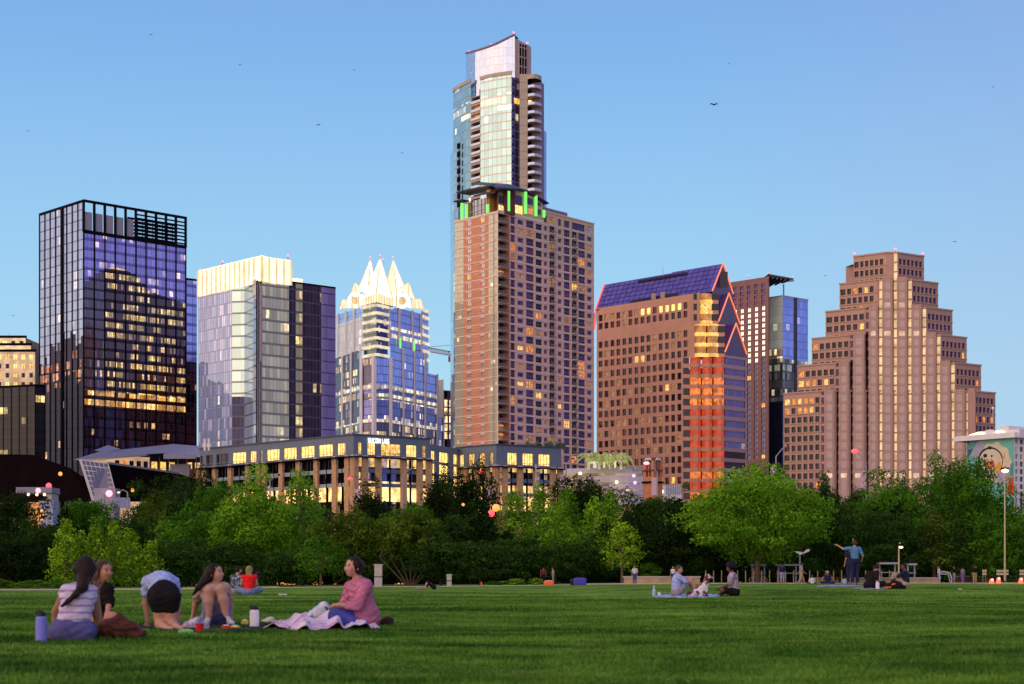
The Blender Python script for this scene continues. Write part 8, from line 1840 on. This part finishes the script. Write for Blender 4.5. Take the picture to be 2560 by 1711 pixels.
M['bulb_lan'] = glow('lantern_glow', (1, .16, .03), 1.3)
# --- stone wall, pillars, fence, frames, benches, cones
M['cream2'] = solid('barrier_paint', (.5, .44, .3), .7, .1, 1)
stone = solid('pale_limestone_wall', (.46, .33, .19), .9, .25, 1.5, bump=.3)
def swall(name, label, pa, pb_, pyb, pyt, Yd, cat='wall', mat=stone):
    a, c = W(pa, pyb, Yd), W(pb_, pyb, Yd); r = root(name, tuple(a), label, cat); z0, z1 = gz(a.x, Yd)-.05, ZC+(HY-pyt)/F*Yd; m = MB(); m.obox(a, (1, 0), (0, -1), (0, c.x-a.x), (-.5, 0), (z0, z1-.12), mat); m.build('wall_body', r)
    m = MB(); m.obox(a, (1, 0), (0, -1), (-.08, c.x-a.x+.08), (-.58, .08), (z1-.12, z1), M['conc']); m.build('coping', r)
swall('stone_wall', 'low limestone wall behind the small standing woman', 1560, 1750, 1463, 1441, 163)
swall('stone_wall', 'long low stone wall behind the lamp post at the right', 2040, 2350, 1455, 1444, 176); swall('stone_wall', 'dark low stone wall under the trees at the far right', 2395, 2640, 1453, 1440, 182, mat=solid('dim_stone', (.20, .13, .08), .9, .3, 1.5))
def pillar(px, pyb, pyt, wp, Y, label):
    a = gy(px, Y); r = root('stone_pillar', tuple(a), label, 'pillar'); w = wp/F*Y; z1 = ZC+(HY-pyt)/F*Y; m = MB(); m.box((a.x, a.y, a.z-.1), (w, w, z1-a.z), M['conc']); m.build('shaft', r); m = MB(); m.box((a.x, a.y, a.z+(z1-a.z)*.42), (w*1.04, w*1.04, .08), M['dkmetal']); m.build('band', r)
    m = MB(); m.box((a.x, a.y, z1-.1), (w*1.15, w*1.15, .14), M['conc']); m.build('cap', r)
pillar(946, 1464, 1412, 19, 164, 'pale square stone pillar right of the woman in the pink hoodie'); pillar(1123, 1462, 1437, 12, 166, 'short dim stone pillar under the dark trees at the centre')
def fence():
    r = root('rail_fence', tuple(gy(1753, 166)), 'post and wire fence running behind the dog and the standing people', 'fence'); n = 24; prev = None; rails = MB()
    for k in range(n):
        px = 1764+k*20.0; Yd = 166; g = gy(px, Yd); t = Vector((g.x, g.y, g.z+1.28)); m = MB(); m.tube(g-Vector((0, 0, .1)), t, .05, .05, M['postwood'], 6); m.build('post', r)
        if prev is not None:
            for h in (.15, .5, .85, 1.2): a, b_ = prev-Vector((0, 0, h-.02)), t-Vector((0, 0, h-.02)); rails.tube(a, b_, .016, .016, M['dkmetal'], 4)
        prev = t
    rails.build('wire', r)
M['postwood'] = solid('fence_post_wood', (.30, .24, .14), .9, .2, 3)
fence()
def rack(px, py, wpx, hpx, Y, label):
    a = gy(px, Y); w, h = wpx/F*Y, hpx/F*Y; r = root('metal_frame', tuple(a), label, 'frame'); Q = lambda x, y, z: a+Vector((x, y, z)); m = MB(); m.path([Q(-w/2, 0, 0), Q(-w/2, 0, h), Q(0, 0, h), Q(w*.35, 0, h*.9), Q(w/2, 0, h*.5), Q(w/2, 0, 0)], .07, M['ltmetal'], 8); m.build('frame_tube', r)
    m = MB(); m.path([Q(-w/2, 0, h*.82), Q(w*.2, 0, h*.82), Q(w*.35, 0, .3), Q(w*.45, 0, 0)], .05, M['ltmetal'], 8); m.build('inner_tube', r)
rack(2364, 1452, 30, 30, 168, 'angled grey metal frame standing by the path at the right')
def bench(px, Y, wpx, label, zt=1.6, z0=0):
    a = gy(px, Y); w = wpx/F*Y; r = root('picnic_shelter', tuple(a), label, 'shelter'); Q = lambda x, y, z: (a.x+x, a.y+y, a.z+z); m = MB(); m.box(Q(0, 0, zt), (w, 1.6, .18), M['palegrey']); m.build('table_top', r)
    for x in (-.42, .42): m = MB(); m.box(Q(x*w, 0, 0), (.14, .14, zt), M['palegrey']); m.build('post', r)
    m = MB(); m.box(Q(0, -.4, zt*.55), (w*.9, .3, .12), M['greyrail']); m.build('cross_bar', r)
M['palegrey'] = solid('pale_grey_paint', (.34, .33, .42), .6, .1, 1)
bench(1896, 174, 36, 'pale grey shelter table behind the cyclist', 1.75); bench(1968, 174, 52, 'pale grey shelter table behind the man in grey shorts', 1.75); bench(2218, 172, 46, 'white railed platform behind the man in black', 1.9); bench(2278, 172, 20, 'small grey platform right of the lamp post', 1.8)
for k, (px, w_) in enumerate(((2461, 11), (2506, 30), (2556, 14))):
    a = gy(px, 176); w = w_/F*176; r = root('barrier_sign', tuple(a), ('narrow pale striped barrier sign left of the floodlight pole', 'wide pale striped barrier sign behind the floodlight pole', 'pale barrier sign cut by the right edge')[k], 'barrier', 'pale barrier signs at the far right')
    for z in (.85, 1.15): m = MB(); m.box((a.x, a.y, a.z+z), (w, .06, .22), M['cream2']); m.build('board', r)
    for x in (-.3, .3): m = MB(); m.box((a.x+x*w, a.y+.06, a.z), (.06, .06, 1.4), M['postwood']); m.build('leg', r)

for k, (px, py, s_) in enumerate(((2479, 1450, .30), (2496, 1447, .28), (2552, 1448, .28), (1204, 1458, .12), (1850, 1462, .1))):
    a = gy(px, 165); r = root('orange_lantern', (a.x, a.y, a.z), ('glowing orange lantern, left of a pair by the floodlight pole', 'glowing orange lantern, right of a pair by the floodlight pole', 'glowing orange light near the right edge', 'tiny orange light at the lawn edge, centre', 'tiny orange light behind the dog')[k], 'lantern'); p = W(px, py, 165)
    m = MB(); m.lathe((p.x, p.y, a.z), [(s_*.5, 0), (s_*.9, .1), (s_*.6, max(.15, p.z-a.z)), (s_*.5, max(.2, p.z-a.z+.1))], M['bulb_lan'] if k < 3 else PB_['orange'], 14); m.build('lantern_body', r); m = MB(); m.ball((p.x, p.y-.25, max(p.z, a.z+.2)), s_*.45, M['bulb_pk'] if k < 3 else PB_['orange'], 8); m.build('bulb', r)
# white canopy glimpsed through the oak
def canopy():
    a = gy(2005, 175); r = root('white_canopy', tuple(a), 'white pointed canopy sheet glimpsed under the broad oak', 'canopy'); m = MB(); Q = lambda x, y: W(x, y, 148)
    m.face([Q(1986, 1378), Q(2000, 1388), Q(2023, 1379), Q(2025, 1373), Q(2016, 1374), Q(2008, 1382), Q(2002, 1380)], M['lintel']); m.build('sheet', r); m = MB(); m.tube((Q(2000, 1388).x, 148.1, a.z), Q(2000, 1386), .06, .05, M['greyrail'], 6); m.build('mast', r)
canopy()
# birds
BM = solid('bird_black', (.02, .02, .03), .8)
for k, (px, py, s_) in enumerate(((1785, 262, 1.0), (796, 313, .55), (885, 176, .35), (600, 163, .4), (378, 87, .4), (69, 328, .35), (1005, 383, .35), (2482, 218, .35), (2387, 605, .45), (2063, 690, .35), (1822, 160, .3), (33, 790, .35))):
    p = W(px, py, 300); r = root('bird', tuple(p), ('dark bird in the sky, largest, high right of the tallest tower', 'small bird left of the tallest tower, above the white spired tower', 'tiny bird high left of the tallest tower', 'tiny bird high above the crowned glass tower', 'tiny bird near the top at the left', 'tiny bird above the left edge of the dark gridded tower', 'tiny bird just left of the tallest tower at mid height', 'tiny bird high at the right edge', 'small bird above the right slope of the stepped tower', 'tiny bird left of the top of the stepped tower', 'tiny bird high to the right of the tallest tower', 'tiny bird at the left edge above the floodlit building')[k], 'bird', 'birds in the sky'); q = s_*.8
    m = MB(); m.ball(p, (q*.35, q*.2, q*.16), BM, 8); m.build('body', r)
    for s in (-1, 1): m = MB(); m.face([p+Vector((0, -q*.15, 0)), p+Vector((s*q*.5, 0, q*.35)), p+Vector((s*q*.95, q*.1, q*.1)), p+Vector((s*q*.4, q*.25, q*.1)), p+Vector((0, q*.15, 0))], BM); m.build('wing', r)
# ---------------------------------------------------------------- sky, sun, camera
def world():
    w = bpy.data.worlds.new('World'); sc.world = w; w.use_nodes = True; t = w.node_tree; t.nodes.clear()
    N = lambda typ, **k: [setattr(n, a, v) or n for n in [t.nodes.new(typ)] for a, v in k.items()][0] if k else t.nodes.new(typ)
    L = lambda a, b: t.links.new(a, b)
    def mt(op, a, b=None, clamp=False):
        n = t.nodes.new('ShaderNodeMath'); n.operation = op; n.use_clamp = clamp
        for i, v in enumerate((a, b)):
            if v is None: continue
            if isinstance(v, (int, float)): n.inputs[i].default_value = v
            else: L(v, n.inputs[i])
        return n.outputs[0]
    def mx(f, a, b, blend='MIX'):
        n = t.nodes.new('ShaderNodeMix'); n.data_type = 'RGBA'; n.blend_type = blend
        for i, v in ((0, f), (6, a), (7, b)):
            if isinstance(v, (int, float)): n.inputs[i].default_value = v
            elif isinstance(v, tuple): n.inputs[i].default_value = (*v, 1)
            else: L(v, n.inputs[i])
        return n.outputs[2]
    tc = t.nodes.new('ShaderNodeTexCoord'); sp = t.nodes.new('ShaderNodeSeparateXYZ'); L(tc.outputs['Generated'], sp.inputs[0])
    x, y, z = sp.outputs
    sky = t.nodes.new('ShaderNodeTexSky'); sky.sky_type = 'NISHITA'; sky.sun_disc = False
    sky.sun_elevation = rad(SUN_EL); sky.sun_rotation = rad(SUN_ROT); sky.altitude = 150; sky.air_density = 1.2; sky.dust_density = 1.5
    el = mt('MAXIMUM', z, 0.0)
    r1 = t.nodes.new('ShaderNodeValToRGB'); L(mt('MULTIPLY', el, 2.2), r1.inputs[0]); cr = r1.color_ramp
    cr.elements[0].position = 0; cr.elements[0].color = (.47, .73, .86, 1)
    cr.elements[1].position = 1; cr.elements[1].color = (.12, .22, .55, 1)
    for p, c in ((.22, (.40, .69, .87)), (.42, (.31, .59, .87)), (.62, (.215, .455, .82)), ): e = cr.elements.new(p); e.color = (*c, 1)
    # towards the east the dusk sky turns violet, towards the west it glows
    east = mt('MULTIPLY', mt('ADD', x, -.10), 1.1, True); base = mx(mt('POWER', east, .9), r1.outputs[0], (.36, .37, .66))
    west = mt('MAXIMUM', mt('ADD', mt('MULTIPLY', x, -.84), mt('MULTIPLY', y, -.54)), 0.0)
    gl = mt('MULTIPLY', mt('POWER', west, 1.15), mt('EXPONENT', mt('MULTIPLY', el, -2.3)) if False else mt('POWER', 2.718, mt('MULTIPLY', el, -2.0)))
    base = mx(mt('MULTIPLY', gl, 1.0, True), base, WEST)
    comb = mx(1.0, base, mx(1.0, sky.outputs[0], (SKYN, SKYN, SKYN), 'MULTIPLY'), 'ADD')
    # ground side of the world stays dim
    comb = mx(mt('MULTIPLY', z, -12, True), comb, (.03, .04, .03))
    bg = t.nodes.new('ShaderNodeBackground'); L(comb, bg.inputs[0]); bg.inputs[1].default_value = 1.0
    o = t.nodes.new('ShaderNodeOutputWorld'); L(bg.outputs[0], o.inputs[0])
SUN_EL, SUN_ROT = 4.0, 0.0
SKYN = .006
WEST = (1.05, .80, .70)
sun_dir = Vector((-.64, -.76, .18)).normalized()      # towards the afterglow
SUN_ROT = math.degrees(math.atan2(sun_dir.x, sun_dir.y))
SUN_EL = math.degrees(math.asin(sun_dir.z))
world()
sd = bpy.data.lights.new('sun', 'SUN'); sd.energy = 3.0; sd.angle = rad(130); sd.color = (1, .64, .42)
so = bpy.data.objects.new('sun', sd); COL.objects.link(so); so.rotation_euler = (-sun_dir).to_track_quat('-Z', 'Y').to_euler()
cd_ = bpy.data.cameras.new('camera'); cam = bpy.data.objects.new('camera', cd_); COL.objects.link(cam)
cam.location = (0, 0, ZC); cam.rotation_euler = (rad(90), 0, 0); cd_.sensor_width = 36; cd_.lens = 36*F/2560
cd_.shift_y = (HY-855.5)/2560; cd_.clip_end = 6000; cd_.clip_start = .1
cd_.dof.use_dof = True; cd_.dof.focus_distance = 110; cd_.dof.aperture_fstop = 4.2
sc.camera = cam
sc.view_settings.view_transform = 'Standard'; sc.view_settings.look = 'None'; sc.view_settings.exposure = 0; sc.view_settings.gamma = 1
sc.cycles.max_bounces = 6; sc.cycles.diffuse_bounces = 2; sc.cycles.glossy_bounces = 3; sc.cycles.transmission_bounces = 3; sc.cycles.transparent_max_bounces = 4
sc.cycles.sample_clamp_indirect = 4; sc.cycles.use_adaptive_sampling = True; sc.cycles.adaptive_threshold = .02
bpy.context.view_layer.update()
for o in list(COL.objects):
    if 'o3' in o: del o['o3']
